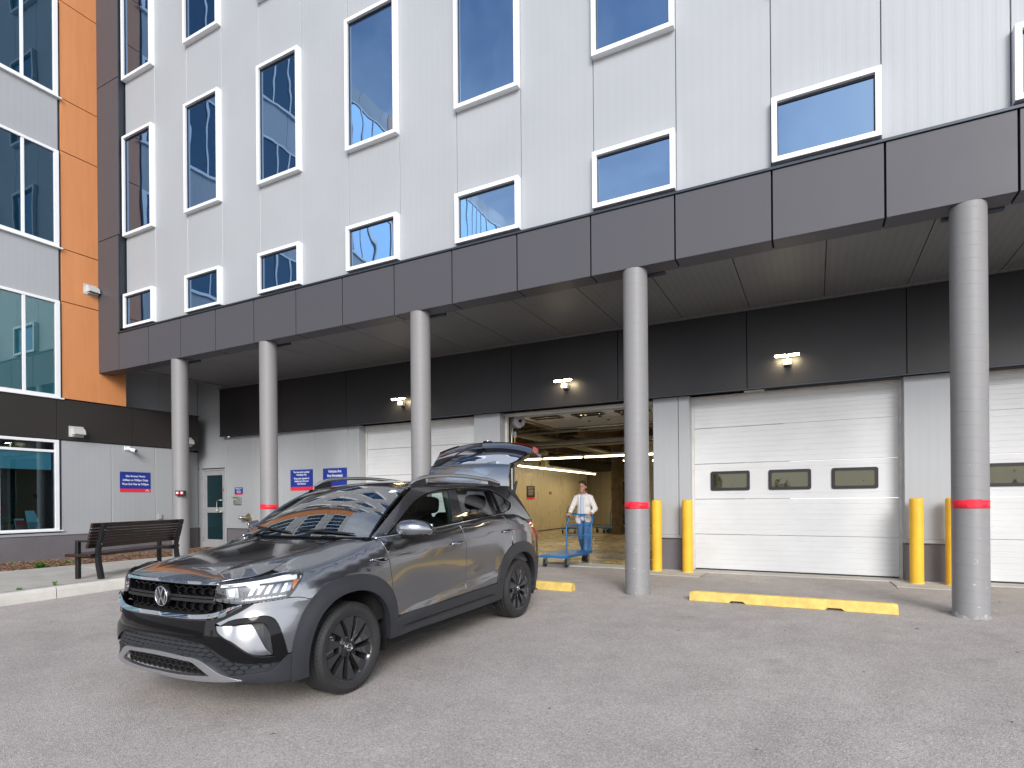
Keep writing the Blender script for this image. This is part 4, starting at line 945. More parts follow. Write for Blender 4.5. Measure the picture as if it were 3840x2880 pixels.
# ---- platform carts
def cart(name, label, cat, loc, rz, deck_l=1.15, deck_w=.62, deck_z=.22, handle_h=1.0, group=None, slats=True):
    t = thing(name, label, cat, loc, rz, group, local=True)
    q = MB(); L_, W_ = deck_l, deck_w
    q.box(0, L_, -W_/2, -W_/2+.035, deck_z-.05, deck_z); q.box(0, L_, W_/2-.035, W_/2, deck_z-.05, deck_z); q.box(0, .035, -W_/2+.036, W_/2-.036, deck_z-.05, deck_z); q.box(L_-.035, L_, -W_/2+.036, W_/2-.036, deck_z-.05, deck_z)
    q.obj('frame', 'cartblue', t, bevel=.004)
    n = 7
    for k in range(n):
        y0 = -W_/2+.04+k*(W_-.08)/n; q = MB(); q.box(.036, L_-.036, y0+.008, y0+(W_-.08)/n-.012, deck_z-.02, deck_z-.002); q.obj('slat', 'cartblue', t)
    q = MB(); q.path([(L_-.02, -W_/2+.02, deck_z), (L_-.02, -W_/2+.02, handle_h-.28), (L_+.09, -W_/2+.02, handle_h-.08), (L_+.13, -W_/2+.05, handle_h), (L_+.13, W_/2-.05, handle_h), (L_+.09, W_/2-.02, handle_h-.08), (L_-.02, W_/2-.02, handle_h-.28), (L_-.02, W_/2-.02, deck_z)], .017, 10)
    for z in (.52, .74): q.tube((L_-.02, -W_/2+.02, z), (L_-.02, W_/2-.02, z), .013)
    q.obj('handle', 'cartblue', t)
    for x in (.12, L_-.12):
        for y in (-W_/2+.07, W_/2-.07):
            q = MB(); q.tube((x, y-.02, .065), (x, y+.02, .065), .065, n=20); wo = q.obj('wheel', 'blackrub', t)
            q = MB(); q.box(x-.035, x+.035, y-.03, y-.024, .05, deck_z-.052); q.box(x-.035, x+.035, y+.024, y+.03, .05, deck_z-.052); q.box(x-.04, x+.04, y-.035, y+.035, deck_z-.06, deck_z-.051); q.obj('fork', 'galv', wo)
    return t
cart('platform_cart', 'blue slatted platform cart pushed by the person at the open dock door', 'cart', (-4.35, 9.93, .018), math.radians(90), 1.34, .58, .225, .955)
for (x, y, lab) in ((-8.35, 20.5, 'blue parked cart half hidden left of the person'), (-6.95, 21.0, 'blue parked cart right of the person, next to the brown pillar'), (-6.9, 21.9, 'blue parked cart behind the one beside the brown pillar'), (-7.4, 21.5, 'blue parked cart behind the person')):
    cart('parked_cart', lab, 'cart', (x, y, .018), math.radians(75) if x > -8 else math.radians(100), group='blue platform carts parked in the bay')
# ================================================================== TREES ACROSS THE LOT, BEHIND THE CAMERA
M['bark'] = mat('tree_bark', (.10, .08, .06), .9, 0, .3, 8, .6, 20); M['foliage'] = mat('tree_foliage', (.07, .10, .025), .8, 0, .5, 1.2); M['foliage2'] = mat('autumn_foliage', (.17, .13, .03), .8, 0, .4, 1.2)
def tree(x, y, h, seed, label, fm='foliage'):
    rn = random.Random(seed); t = thing('tree', label, 'tree', (x, y, gz(y)), group='trees across the parking lot', local=True)
    q = MB(); q.path([(0, 0, 0), (.05, .02, h*.2), (.0, .08, h*.45), (.06, .0, h*.75)], [.16, .13, .09, .03], 8)
    for k in range(9):
        a = rn.uniform(0, 2*PI); z = h*rn.uniform(.25, .65); r = h*rn.uniform(.15, .3); q.path([(0, 0, z), (r*.5*math.cos(a), r*.5*math.sin(a), z+h*.08), (r*math.cos(a), r*math.sin(a), z+h*.2)], [.05, .03, .012], 5)
    q.obj('trunk', 'bark', t)
    q = MB()
    for c in range(46):
        a = rn.uniform(0, 2*PI); zz = rn.uniform(.28, .98); rad = h*.30*math.sin(PI*min(1, (zz-.15)/.95))**.7*rn.uniform(.3, 1)
        cx, cy_, cz = rad*math.cos(a), rad*math.sin(a), h*zz; s_ = h*rn.uniform(.05, .09)
        for k in range(34):
            p = Vector((cx+rn.gauss(0, s_), cy_+rn.gauss(0, s_), cz+rn.gauss(0, s_*.8))); u_ = Vector((rn.uniform(-1, 1), rn.uniform(-1, 1), rn.uniform(-1, 1))).normalized()*.09; v_ = u_.orthogonal().normalized()*.07
            q.add([p-u_, p+v_, p+u_, p-v_], [(0, 1, 2, 3)])
    q.obj('crown', fm, t)
rn = random.Random(21)
for k in range(12): tree(-62+12*k+rn.uniform(-3, 3), -60+rn.uniform(-6, 6), rn.uniform(4, 6.5), k, 'broad tree across the parking lot behind the viewer', 'foliage2' if k % 3 == 0 else 'foliage')
# ---- car surfaces, metres, x to the rear from the front axle, y to the left, z up
def _lerp(tab, t):
    if t <= tab[0][0]: return tab[0][1]
    for (a, va), (b, vb) in zip(tab[:-1], tab[1:]):
        if t <= b: return va+(vb-va)*(t-a)/(b-a)
    return tab[-1][1]
def _smooth(tab, t):
    """Catmull-Rom through a table"""
    n = len(tab)
    if t <= tab[0][0]: return tab[0][1]
    if t >= tab[-1][0]: return tab[-1][1]
    for i in range(n-1):
        a, va = tab[i]; b, vb = tab[i+1]
        if t <= b:
            h = b-a; s = (t-a)/h
            def sl(k):
                if k <= 0: return (tab[1][1]-tab[0][1])/(tab[1][0]-tab[0][0])
                if k >= n-1: return (tab[-1][1]-tab[-2][1])/(tab[-1][0]-tab[-2][0])
                d0 = (tab[k][1]-tab[k-1][1])/(tab[k][0]-tab[k-1][0]); d1 = (tab[k+1][1]-tab[k][1])/(tab[k+1][0]-tab[k][0])
                return 0 if d0*d1 <= 0 else 2*d0*d1/(d0+d1)
            m0, m1 = sl(i)*h, sl(i+1)*h
            s2, s3 = s*s, s*s*s
            return (2*s3-3*s2+1)*va+(s3-2*s2+s)*m0+(-2*s3+3*s2)*vb+(s3-s2)*m1
def sstep(a, b, t):
    t = max(0.0, min(1.0, (t-a)/(b-a))); return t*t*(3-2*t)
_OUT = [(-.892, 0), (-.890, .15), (-.880, .32), (-.858, .48), (-.815, .62), (-.745, .735), (-.655, .815), (-.55, .865), (-.42, .893), (-.2, .905), (.3, .908), (1.2, .910), (2.2, .908), (2.75, .900), (3.05, .880), (3.28, .835), (3.42, .76), (3.50, .64), (3.54, .45), (3.56, .22), (3.565, 0)]
def _build_outline():
    P = _OUT; Q = [(P[1][0], -P[1][1])]+P+[(P[-2][0], -P[-2][1])]; pts = []
    for i in range(1, len(Q)-2):
        p0, p1, p2, p3 = Q[i-1:i+3]
        for k in range(24):
            t = k/24
            # centripetal-like: chord scaled tangents
            d01 = math.dist(p0, p1); d12 = math.dist(p1, p2); d23 = math.dist(p2, p3); r = []
            for c in (0, 1):
                m1 = ((p1[c]-p0[c])/d01*d12+(p2[c]-p1[c]))/2*1.0; m2 = ((p3[c]-p2[c])/d23*d12+(p2[c]-p1[c]))/2*1.0
                r.append((2*t**3-3*t**2+1)*p1[c]+(t**3-2*t**2+t)*m1+(-2*t**3+3*t**2)*p2[c]+(t**3-t**2)*m2)
            pts.append(tuple(r))
    pts.append(P[-1]); s = [0.0]
    for a, b in zip(pts[:-1], pts[1:]): s.append(s[-1]+math.dist(a, b))
    return pts, s
_OP, _OS = _build_outline()
UMAX = _OS[-1]
import bisect as _bis
def outline(u):
    u = max(0.0, min(UMAX-1e-9, u)); i = _bis.bisect_right(_OS, u)-1; i = min(i, len(_OP)-2)
    t = (u-_OS[i])/(_OS[i+1]-_OS[i]); a, b = _OP[i], _OP[i+1]
    return a[0]+(b[0]-a[0])*t, a[1]+(b[1]-a[1])*t
def outn(u):
    a = outline(u-.012 if u > .012 else 0); b = outline(min(u+.012, UMAX-1e-6)); dx, dy = b[0]-a[0], b[1]-a[1]; l = math.hypot(dx, dy)
    if u < .012: return (-1.0, 0.0)
    return (-dy/l, dx/l)      # outward
_XU = [(p[0], s) for p, s in zip(_OP, _OS)]
def u_of_x(x): return _lerp([q for q in _XU[::6]], x)
# hood and fender tops
_HC = [(-.83, .895), (-.80, .918), (-.74, .947), (-.6, .984), (-.4, 1.017), (0, 1.062), (.3, 1.098), (.5, 1.122), (.8, 1.14)]
_HD = [(-.8, .035), (-.6, .075), (-.3, .085), (.0, .075), (.36, .030), (.6, .0)]
def hood(x, y):
    a = abs(y); z = _smooth(_HC, x)-_smooth(_HD, x)*(a/.82)**2.2
    yr = .40+.10*(x+.8)/1.2
    z += .013*sstep(yr-.05, yr+.012, a)*sstep(-.78, -.5, x)-.012*sstep(yr+.05, yr+.30, a)
    return z
def belt(x): return _smooth([(.30, 1.100), (.6, 1.110), (1.5, 1.148), (2.36, 1.19), (2.7, 1.18), (3.0, 1.12), (3.3, 1.06), (3.6, 1.02)], x)
_DS = [(0, .092), (.006, .078), (.02, .060), (.05, .040), (.10, .022), (.155, .010), (.165, .0065), (.25, .004), (.35, .001), (.42, .0), (.52, .004), (.62, .014), (.78, .030), (.95, .05)]
_DF = [(.17, .12), (.21, .06), (.25, .03), (.30, .012), (.40, .004), (.47, .0), (.55, .004), (.61, .013), (.67, .026), (.73, .041), (.80, .052), (.88, .062), (.92, .080), (.945, .105), (.98, .14)]
def wfront(u): return 1-sstep(.75, 1.28, u)
def ztop(u):
    x, y = outline(u); n = outn(u)
    wb = sstep(.30, .50, x)
    hz = hood(x-n[0]*.08, y-n[1]*.08) if wb < 1 else 0
    return hz*(1-wb)+belt(x)*wb
def inset(u, z):
    x, y = outline(u); zt = ztop(u); wf = wfront(u)
    ds = _lerp(_DS, zt-z); ds = .5*(ds+.5*(_lerp(_DS, zt-z+.006)+_lerp(_DS, zt-z-.006)))
    if .3 < x < 2.6:      # hollow door skins: crisp line rising to the rear, lit ledge below it
        zl = .50+.075*(x-.5); k = sstep(.35, .75, x)*(1-sstep(2.1, 2.35, x))
        ds += k*.020*sstep(zl+.32, zl+.02, z)*0+k*(.022*(1-sstep(zl-.085, zl, z))*-1+.022*(1-sstep(zl+.05, zl+.40, z)))*1.0
    if 2.5 < x: ds += .0
    df = _smooth(_DF, z)
    return wf*df+(1-wf)*ds
def S(u, z):
    x, y = outline(u); n = outn(u); d = inset(u, z)
    return (x-n[0]*d, y-n[1]*d, z)
def S2(u, z):
    p = S(abs(u), z); return (p[0], -p[1] if u < 0 else p[1], z)
def H(x, y): return (x, y, hood(x, y))
# greenhouse
def gy(x, z):
    t = z-1.12
    y = .828-.32*t-.42*t*t
    y -= .20*max(0, 1.0-x)**2+.05*max(0, x-2.1)**2
    return y
def G(x, z): return (x, gy(x, z), z)
_RC = [(.95, 1.528), (1.05, 1.540), (1.3, 1.566), (1.7, 1.583), (2.2, 1.578), (2.6, 1.556), (2.95, 1.520)]
def roofz(x, y): return _smooth(_RC, x)-.048*(abs(y)/.62)**2.6
def R(x, y): return (x, y, roofz(x, y))
# windscreen: s across -1..1, t up 0..1
def Wd(s, t):
    yb, yt = .742, .592
    y = s*(yb+(yt-yb)*t)
    xb = .375-.085*(1-s*s); zb = 1.112+.004*(1-s*s)
    xt = 1.03-.05*(1-s*s); zt = 1.492+.042*(1-abs(s)**2.4)
    bulge = .035*4*t*(1-t)
    x = xb+(xt-xb)*t-.5*bulge; z = zb+(zt-zb)*t+.8*bulge*(1-.4*s*s)
    return (x, y, z)
# ================================================================== THE CAR
_a = math.pi/2
CA = Vector((math.cos(1.5625), math.sin(1.5625), .0268)).normalized(); CB = Vector((math.sin(1.5625), -math.cos(1.5625), 0)); CC = CB.cross(CA)
if CC.z < 0: CC = -CC
CO = Vector((-3.0210, 3.2185, EYE-1.4007))-CB*.885
CMAT = Matrix(((CA.x, CB.x, CC.x, CO.x), (CA.y, CB.y, CC.y, CO.y), (CA.z, CB.z, CC.z, CO.z), (0, 0, 0, 1)))   # car frame to world (left-handed: y is the car's left)
CLIN = CMAT.to_3x3()
class CM(MB):
    """mesh builder in the car's own frame; obj() carries it to where the car stands"""
    def obj(s, name, mats, parent=None, bevel=0, segs=2, normals=None, **kw):
        s.v = [tuple(CMAT @ Vector(v)) for v in s.v]; s.f = [f[::-1] for f in s.f]
        o = MB.obj(s, name, mats, parent, bevel, segs, **kw)
        if normals:
            ns = [tuple(CLIN @ Vector(n)) if n is not None else (0, 0, 0) for n in normals]
            o.data.normals_split_custom_set_from_vertices(ns)
        return o
def crv(pts, n=6, closed=False):
    P = [Vector(p) for p in pts]; k = len(P); out_ = []
    if k < 3: return [tuple(p) for p in P]
    for i in range(k if closed else k-1):
        p1, p2 = P[i], P[(i+1) % k]; p0 = P[i-1] if (closed or i > 0) else p1*2-p2; p3 = P[(i+2) % k] if (closed or i < k-2) else p2*2-p1
        d = (p2-p1).length; a = max((p1-p0).length, 1e-6); c = max((p3-p2).length, 1e-6)
        m1 = ((p1-p0)/a*d*.5+(p2-p1)*.5); m2 = ((p3-p2)/c*d*.5+(p2-p1)*.5)
        for j in range(n):
            t = j/n; out_.append(tuple((2*t**3-3*t**2+1)*p1+(t**3-2*t**2+t)*m1+(-2*t**3+3*t**2)*p2+(t**3-t**2)*m2))
    if not closed: out_.append(tuple(P[-1]))
    return out_
def inpoly(x, y, P):
    c = False; n = len(P); j = n-1
    for i in range(n):
        if (P[i][1] > y) != (P[j][1] > y) and x < (P[j][0]-P[i][0])*(y-P[i][1])/(P[j][1]-P[i][1])+P[i][0]: c = not c
        j = i
    return c
def dense(P, res):
    o = []
    for i in range(len(P)):
        a, b_ = P[i], P[(i+1) % len(P)]; L_ = math.dist(a, b_)
        if L_ < 1e-5: continue
        n = max(1, int(math.ceil(L_/res)))
        for k in range(n): o.append((a[0]+(b_[0]-a[0])*k/n, a[1]+(b_[1]-a[1])*k/n))
    return o
def fnorm(fn, a, b_, ctr=(1.3, 0, .6)):
    h = .004; p = Vector(fn(a, b_)); u_ = Vector(fn(a+h, b_))-Vector(fn(a-h, b_)); v_ = Vector(fn(a, b_+h))-Vector(fn(a, b_-h))
    n = u_.cross(v_); n = n.normalized() if n.length > 1e-12 else Vector((0, 0, 1))
    return -n if n.dot(p-Vector(ctr)) < 0 else n
def patch(name, fn, poly, m, parent, off=0.0, depth=.012, res=.03, holes=(), mirror=False, ctr=(1.3, 0, .6), offn=None, round_=.0035, flat=False, **kw):
    """cuts a panel out of surface fn along an outline, with folded-in edges and true surface normals"""
    P = dense(poly, res); HO = [dense(h, res) for h in holes]
    # drop duplicate points
    def clean(Q):
        o = []
        for q in Q:
            if not o or math.dist(o[-1], q) > 1e-4: o.append(q)
        if math.dist(o[0], o[-1]) < 1e-4: o.pop()
        return o
    P = clean(P); HO = [clean(h) for h in HO]
    co = [Vector(p) for p in P]; ed = [(i, (i+1) % len(P)) for i in range(len(P))]
    for h in HO:
        b0 = len(co); co += [Vector(p) for p in h]; ed += [(b0+i, b0+(i+1) % len(h)) for i in range(len(h))]
    xs = [p[0] for p in P]; zs_ = [p[1] for p in P]
    segs_ = [(Vector(co[a]), Vector(co[b_])) for a, b_ in ed]
    x = min(xs)+res*.5
    while x < max(xs):
        y = min(zs_)+res*.5
        while y < max(zs_):
            if inpoly(x, y, P) and not any(inpoly(x, y, h) for h in HO):
                q = Vector((x, y)); ok = True
                for a, b_ in segs_:
                    d = b_-a; t = max(0, min(1, (q-a).dot(d)/max(d.length_squared, 1e-12)))
                    if (a+d*t-q).length < res*.35: ok = False; break
                if ok: co.append(q)
            y += res
        x += res
    V, E_, F_, _, _, _ = delaunay_2d_cdt(co, ed, [], 0, 1e-6)
    fs = []
    for f in F_:
        cx = sum(V[i][0] for i in f)/len(f); cy_ = sum(V[i][1] for i in f)/len(f)
        if inpoly(cx, cy_, P) and not any(inpoly(cx, cy_, h) for h in HO): fs.append(tuple(f))
    outs = []
    for sgn in ((1, -1) if mirror else (1,)):
        vs, ns = [], []
        for v in V:
            n = fnorm(fn, v[0], v[1], ctr); p = Vector(fn(v[0], v[1])); o_ = off(v[0], v[1]) if callable(off) else off
            if callable(off):
                pf = lambda a, b_: tuple(Vector(fn(a, b_))+fnorm(fn, a, b_, ctr)*off(a, b_))
                p = p+n*o_; n = fnorm(pf, v[0], v[1], ctr)
            else: p = p+n*o_
            n = offn(v[0], v[1], n) if offn else n
            vs.append(Vector((p.x, p.y*sgn, p.z))); ns.append(Vector((n.x, n.y*sgn, n.z)))
        # orientation
        ff = []
        for f in fs:
            a, b_, c = vs[f[0]], vs[f[1]], vs[f[2]]; fn_ = (b_-a).cross(c-a)
            ff.append(f if fn_.dot(ns[f[0]]) > 0 else f[::-1])
        # boundary edges get a folded rim
        cnt = {}
        for f in ff:
            for i in range(len(f)):
                e = (f[i], f[(i+1) % len(f)]); cnt[e] = 1
        bd = [e for e in cnt if (e[1], e[0]) not in cnt]
        VS = list(vs); NS = list(ns); FF = list(ff)
        if depth > 0:
            side = {}
            for a, b_ in bd:
                d = (vs[b_]-vs[a]).normalized(); s_ = d.cross(ns[a]); 
                for i in (a, b_): side[i] = side.get(i, Vector((0, 0, 0)))+s_
            idx = {}
            for i, s_ in side.items():
                s_ = s_.normalized() if s_.length > 1e-9 else Vector((0, 0, 1))
                # tiny rounded corner, then the flange going in
                k0 = len(VS); VS.append(vs[i]+s_*round_*.15-ns[i]*round_*.4); NS.append((ns[i]+s_).normalized())
                VS.append(vs[i]+s_*round_*.2-ns[i]*round_); NS.append(s_)
                VS.append(vs[i]-s_*round_*.3-ns[i]*depth); NS.append(s_); idx[i] = k0
            for a, b_ in bd:
                ka, kb = idx[a], idx[b_]; FF += [(b_, a, ka, kb), (kb, ka, ka+1, kb+1), (kb+1, ka+1, ka+2, kb+2)]
        q = CM(); q.add(VS, FF, not flat)
        q.f = [f[::-1] for f in q.f] if False else q.f
        outs.append(q.obj(name, m, parent, normals=None if flat else NS, **kw))
    return outs if mirror else outs[0]
def mirr(P): return [(-x, y) for x, y in reversed(P)]
def ux(pts): return [(u_of_x(x), z) for x, z in pts]
def both(build):
    for s_ in (1, -1): build(s_)
def carpaint():
    m = bpy.data.materials.new('grey_car_paint'); m.use_nodes = True; t = m.node_tree; b = t.nodes['Principled BSDF']; L = t.links.new
    b.inputs['Metallic'].default_value = .95; b.inputs['Roughness'].default_value = .19; b.inputs['Coat Weight'].default_value = 1; b.inputs['Coat Roughness'].default_value = .015; b.inputs['Coat IOR'].default_value = 1.6
    tc = t.nodes.new('ShaderNodeTexCoord'); n = t.nodes.new('ShaderNodeTexNoise'); n.inputs['Scale'].default_value = 1800; n.inputs['Detail'].default_value = 1; L(tc.outputs['Object'], n.inputs['Vector'])
    r = t.nodes.new('ShaderNodeMapRange'); r.inputs[1].default_value = .3; r.inputs[2].default_value = .7; r.inputs[3].default_value = .85; r.inputs[4].default_value = 1.2; L(n.outputs[0], r.inputs[0])
    h = t.nodes.new('ShaderNodeHueSaturation'); h.inputs['Color'].default_value = (.215, .222, .245, 1); L(r.outputs[0], h.inputs['Value']); L(h.outputs[0], b.inputs['Base Color'])
    return m
M['paint'] = carpaint()
M['clad'] = mat('dark_grey_cladding', (.023, .025, .030), .42, 0, .10, 3, .15, 90, spec=.5)
M['gloss'] = mat('piano_black', (.004, .004, .005), .05, 0, spec=.32)
M['matte'] = mat('matte_black_plastic', (.013, .013, .014), .55, 0, .1, 8)
M['under'] = mat('underbody_black', (.006, .006, .006), .9)
M['satin'] = mat('satin_silver', (.50, .51, .53), .26, .9)
M['tyre'] = mat('tyre_rubber', (.022, .022, .023), .62, 0, .18, 9, .35, 60)
M['wheelblk'] = mat('gloss_black_alloy', (.026, .026, .030), .22, .3, .03, 5, coat=.6)
M['disc'] = mat('brake_disc', (.42, .42, .42), .35, 1, .1, 12)
M['lampback'] = mat('lamp_interior', (.16, .165, .175), .25, .8)
M['lens'] = seeglass('headlight_lens', (.97, .98, 1.0), .035)
M['drl'] = mat('headlight_light_guide', (.85, .87, .9), .25, 0, emit=(.9, .95, 1), estr=.25)
M['amberp'] = mat('amber_reflector', (.75, .20, .02), .15, 0, .1, 30, coat=.6)
M['lampred'] = mat('tail_lamp_red', (.42, .008, .012), .10, 0, coat=1)
M['wsglass'] = seeglass('windscreen_glass', (.78, .94, .89), .30)
M['doorgl'] = seeglass('green_door_glass', (.50, .66, .60), .06)
M['privacy'] = seeglass('privacy_glass', (.14, .15, .16), .07)
M['gateglass'] = glassmat('dark_rear_glass', (.75, .80, .9), .16, (.006, .008, .012), 0)
M['seat'] = mat('dark_seat_cloth', (.016, .016, .018), .8, 0, .1, 12, .3, 80)
M['dash'] = mat('grey_dashboard', (.085, .09, .10), .6, 0, .06, 6)
M['lining'] = mat('roof_lining', (.42, .40, .37), .9)
car = thing('parked_car', 'dark grey compact SUV with black alloy wheels and its tailgate wide open', 'car', tuple(CO+CA*1.3))
# ---------------- outlines in (u, z) on the body or (x, z) along the side, (x, y) on the bonnet
RA = .418; RB = .535
def arch(cx, r, a0, a1, n=40, k=2.35, cz=.334, sx=1.0):
    o = []
    for i in range(n+1):
        t = math.radians(a0+(a1-a0)*i/n); c, s_ = math.cos(t), math.sin(t); q = r/((abs(c)**k+abs(s_)**k)**(1/k)); 
        o.append((cx+q*c*sx, cz+q*s_*(1.0)))
    return o           # angle 0 points to the rear
HL = [(.52, .912), (.704, .927), (.895, .945), (1.036, .957), (1.112, .956), (1.160, .947), (1.178, .932), (1.129, .892), (1.073, .837), (1.026, .793), (.907, .787), (.784, .780), (.719, .776), (.595, .786), (.497, .797), (.507, .849)]
HLo = crv(HL[:6], 4)+crv(HL[5:7], 4)[1:]+crv(HL[6:10], 4)[1:]+crv(HL[9:14], 4)[1:]+HL[14:]
gap = .0048
door_f = [(.386, 1.10), (.402, 1.03), (.418, .95), (.440, .80), (.455, .65), (.461, .468)]
split = [(1.517, 1.149), (1.538, 1.04), (1.549, .95), (1.553, .8), (1.549, .6), (1.541, .478)]
door_r = [(2.395, 1.188), (2.43, 1.12), (2.475, 1.04), (2.50, .97), (2.49, .90)]
def top(u0, u1, n, d=.0): return [(u0+(u1-u0)*i/n, ztop(u0+(u1-u0)*i/n)-d) for i in range(n+1)]
def clip(pts, x0, x1): return [p for p in pts if x0 < p[0] < x1]
# -- bonnet and the upper face of the wings
gapline = crv([(-.775, .515), (-.62, .655), (-.50, .668), (-.373, .605), (-.162, .560), (.124, .590), (.40, .688)], 6)
hood_front = crv([(-.815, .0), (-.802, .2), (-.785, .40), (-.768, .505)], 6)
hg = crv([(-.768, .505), (-.70, .565), (-.60, .628), (-.50, .640), (-.373, .601), (-.162, .556), (.124, .586), (.40, .684)], 6)
cowl = crv([(.40, .684), (.365, .60), (.318, .35), (.308, 0)], 6)
half = hood_front+hg[1:]+cowl[1:]
hoodpoly = half+[(x, -y) for x, y in reversed(half[1:-1])]
hood_o = patch('bonnet', H, hoodpoly, 'paint', car, 0, .02, .035, ctr=(0, 0, 0), round_=.006)
# upper face of each wing: between the bonnet gap and the shoulder
def shoulder(u):
    p = S(u, ztop(u)); return (p[0], p[1])
sh = [shoulder(.60+(u_of_x(.39)-.60)*i/30) for i in range(31)]
inner = [(x, y+.009) for x, y in hg]
wing_top = [p for p in inner if p[0] > -.50]+[(.40, .71)]+[p for p in reversed(sh) if p[0] > -.47]
def hn(a, b_, n):
    # roll the shading over towards the flank near the shoulder line
    e = None
    best = min(sh, key=lambda q: abs(q[0]-a)); d = best[1]-b_
    w_ = 1-sstep(0, .09, d); return (n*(1-w_*.75)+Vector((-.1, .80, .60))*w_*.75).normalized()
patch('wing_top', H, wing_top, 'paint', car, 0, .012, .03, mirror=True, offn=hn, ctr=(0, 0, 0))
patch('engine_bay_seal', H, [(x, y*1.16) for x, y in hoodpoly], 'under', car, -.022, 0, .08, ctr=(0, 0, 0))
# -- wings
A0 = (0.0); fr_arc = arch(0, RB-.03, -6, 180, 40)
wingp = [(1.178, .934)]+[(u, z-.0) for u, z in top(1.19, u_of_x(.382), 22)]+ux([(x-gap, z) for x, z in crv(door_f, 5)])+ux([(.461-gap, .455)])+ux(clip(arch(0, RB-.03, 12, 168, 40), -.6, .45))+[(1.130, .668), (1.192, .745)]+crv([(1.200, .757), (1.1, .789), (1.028, .796)], 5)+crv([(1.032, .796), (1.077, .838), (1.133, .892), (1.178, .934)], 5)[:-1]
patch('front_wing', S, wingp, 'paint', car, 0, .014, .028, mirror=True, round_=.006)
# -- doors
db = lambda x: .464+.008*(x-.46)
fd = ux([(x+gap, z) for x, z in crv(door_f, 5)][::-1])[:]
fdoor = ux([(.461+gap, db(.46))])+fd[0:]+top(u_of_x(.386+gap), u_of_x(1.517-gap), 20)[1:]+ux([(x-gap, z) for x, z in crv(split, 5)])+ux([(1.541-gap, db(1.54))])
door1 = patch('front_door', S, fdoor, 'paint', car, 0, .02, .028, mirror=True, round_=.006)
ra = arch(2.69, RB-.03, 12, 178, 40)
rdoor = ux([(1.541+gap, db(1.54))])+ux([(x+gap, z) for x, z in crv(split, 5)][::-1])+top(u_of_x(1.517+gap), u_of_x(2.395-gap), 16)[1:]+ux([(x-gap, z) for x, z in crv(door_r, 5)])+ux([p for p in reversed(ra) if p[0] < 2.485 and p[0] > 2.0 and p[1] < .89][::-1] if False else sorted([p for p in ra if p[0] < 2.47], key=lambda q: -q[1]))+ux([(2.19, db(2.19))])
door2 = patch('rear_door', S, rdoor, 'paint', car, 0, .02, .028, mirror=True, round_=.006)
# -- rear quarter
qp = ux([(x+gap, z) for x, z in crv(door_r, 5)][::-1])+top(u_of_x(2.395+gap), u_of_x(3.0), 10)[1:]+[(u_of_x(3.0)+.0, 1.08), (u_of_x(3.09), .985), (u_of_x(3.13), .90), (u_of_x(3.30), .80), (UMAX-.45, .76), (UMAX-.45, .64)]+ux(sorted([p for p in ra if p[0] > 2.50], key=lambda q: -q[0]))
patch('rear_quarter_panel', S, qp, 'paint', car, 0, .014, .03, mirror=True, round_=.006)
# quarter surface up behind the side glass is part of the greenhouse below
# rear bumper, bottom in grey plastic
rbp = [(u_of_x(3.02), .60), (UMAX-.30, .62), (UMAX-.30, .36), (u_of_x(3.1), .33), (u_of_x(2.95), .32), (u_of_x(3.09), .36), (u_of_x(3.10), .5)]
patch('rear_bumper', S, [(u_of_x(3.09), .33), (u_of_x(3.175), .345), (UMAX, .38), (UMAX, .635), (UMAX-.45, .635), (u_of_x(3.19), .64)], 'clad', car, .004, .03, .04, mirror=True)
patch('bumper_top', S, [(UMAX-.45, .64), (UMAX, .64), (UMAX, .76), (UMAX-.45, .76)], 'paint', car, 0, .03, .04, mirror=True)
# tail lamps on the quarter
tl = [(u_of_x(3.005), 1.075), (u_of_x(3.05), 1.085), (u_of_x(3.22), 1.04), (u_of_x(3.30), .90), (u_of_x(3.32), .81), (u_of_x(3.14), .895), (u_of_x(3.095), .99)]
patch('tail_lamp', S, crv(tl, 4, True), 'lampred', car, .004, .02, .025, mirror=True)
# -- arch cladding
for nm, cx, lo_f, lo_r in (('front_arch_trim', 0, 191.5, -4), ('rear_arch_trim', 2.69, 186, -14)):
    outer = arch(cx, RB, lo_r+(2 if cx == 0 else 4), lo_f-1.5, 48); inn = arch(cx, RA, lo_r, lo_f, 48, 2.2)
    if cx == 0: P_ = ux(outer)+ux(inn[::-1])
    else: P_ = ux(outer)+ux(inn[::-1])
    def off(u, z, cx=cx):
        x, y = outline(u); r = math.hypot(x-cx, z-.334); return .020-.012*sstep(.46, RB+.02, r)
    patch(nm, S, P_, 'clad', car, off, .05, .03, mirror=True)
# -- sill cladding
sill = ux(crv([(.418, .300), (.8, .292), (1.4, .283), (2.0, .280), (2.262, .292)], 8))+ux([(2.20, db(2.19)-.004), (2.0, db(2)-.004), (1.2, db(1.2)-.004), (.535, db(.5)-.004)])
def soff(u, z):
    x, _ = outline(u); k = sstep(.5, .75, x)*(1-sstep(1.95, 2.15, x)); return .016-.026*k*(1-sstep(.36, .375, z))+.008*k*(1-sstep(.295, .32, z))
patch('sill_cladding', S, sill, 'clad', car, soff, .05, .025, mirror=True)
# -- front bumper: painted corners
BT = [(.793, .7745), (.907, .783), (1.026, .789)]
corner = [(.537, .660), (.688, .723)]+crv(BT, 4)+crv([(1.03, .789), (1.1, .783), (1.197, .752)], 4)+crv([(1.186, .742), (1.134, .668), (1.099, .546), (1.083, .438)], 5)+[(.999, .440)]+crv([(.996, .440), (.970, .553), (.927, .667), (.898, .688), (.862, .698), (.784, .695), (.631, .677), (.572, .646)], 4)
patch('bumper_corner', S, corner, 'paint', car, .002, .02, .022, mirror=True, round_=.006)
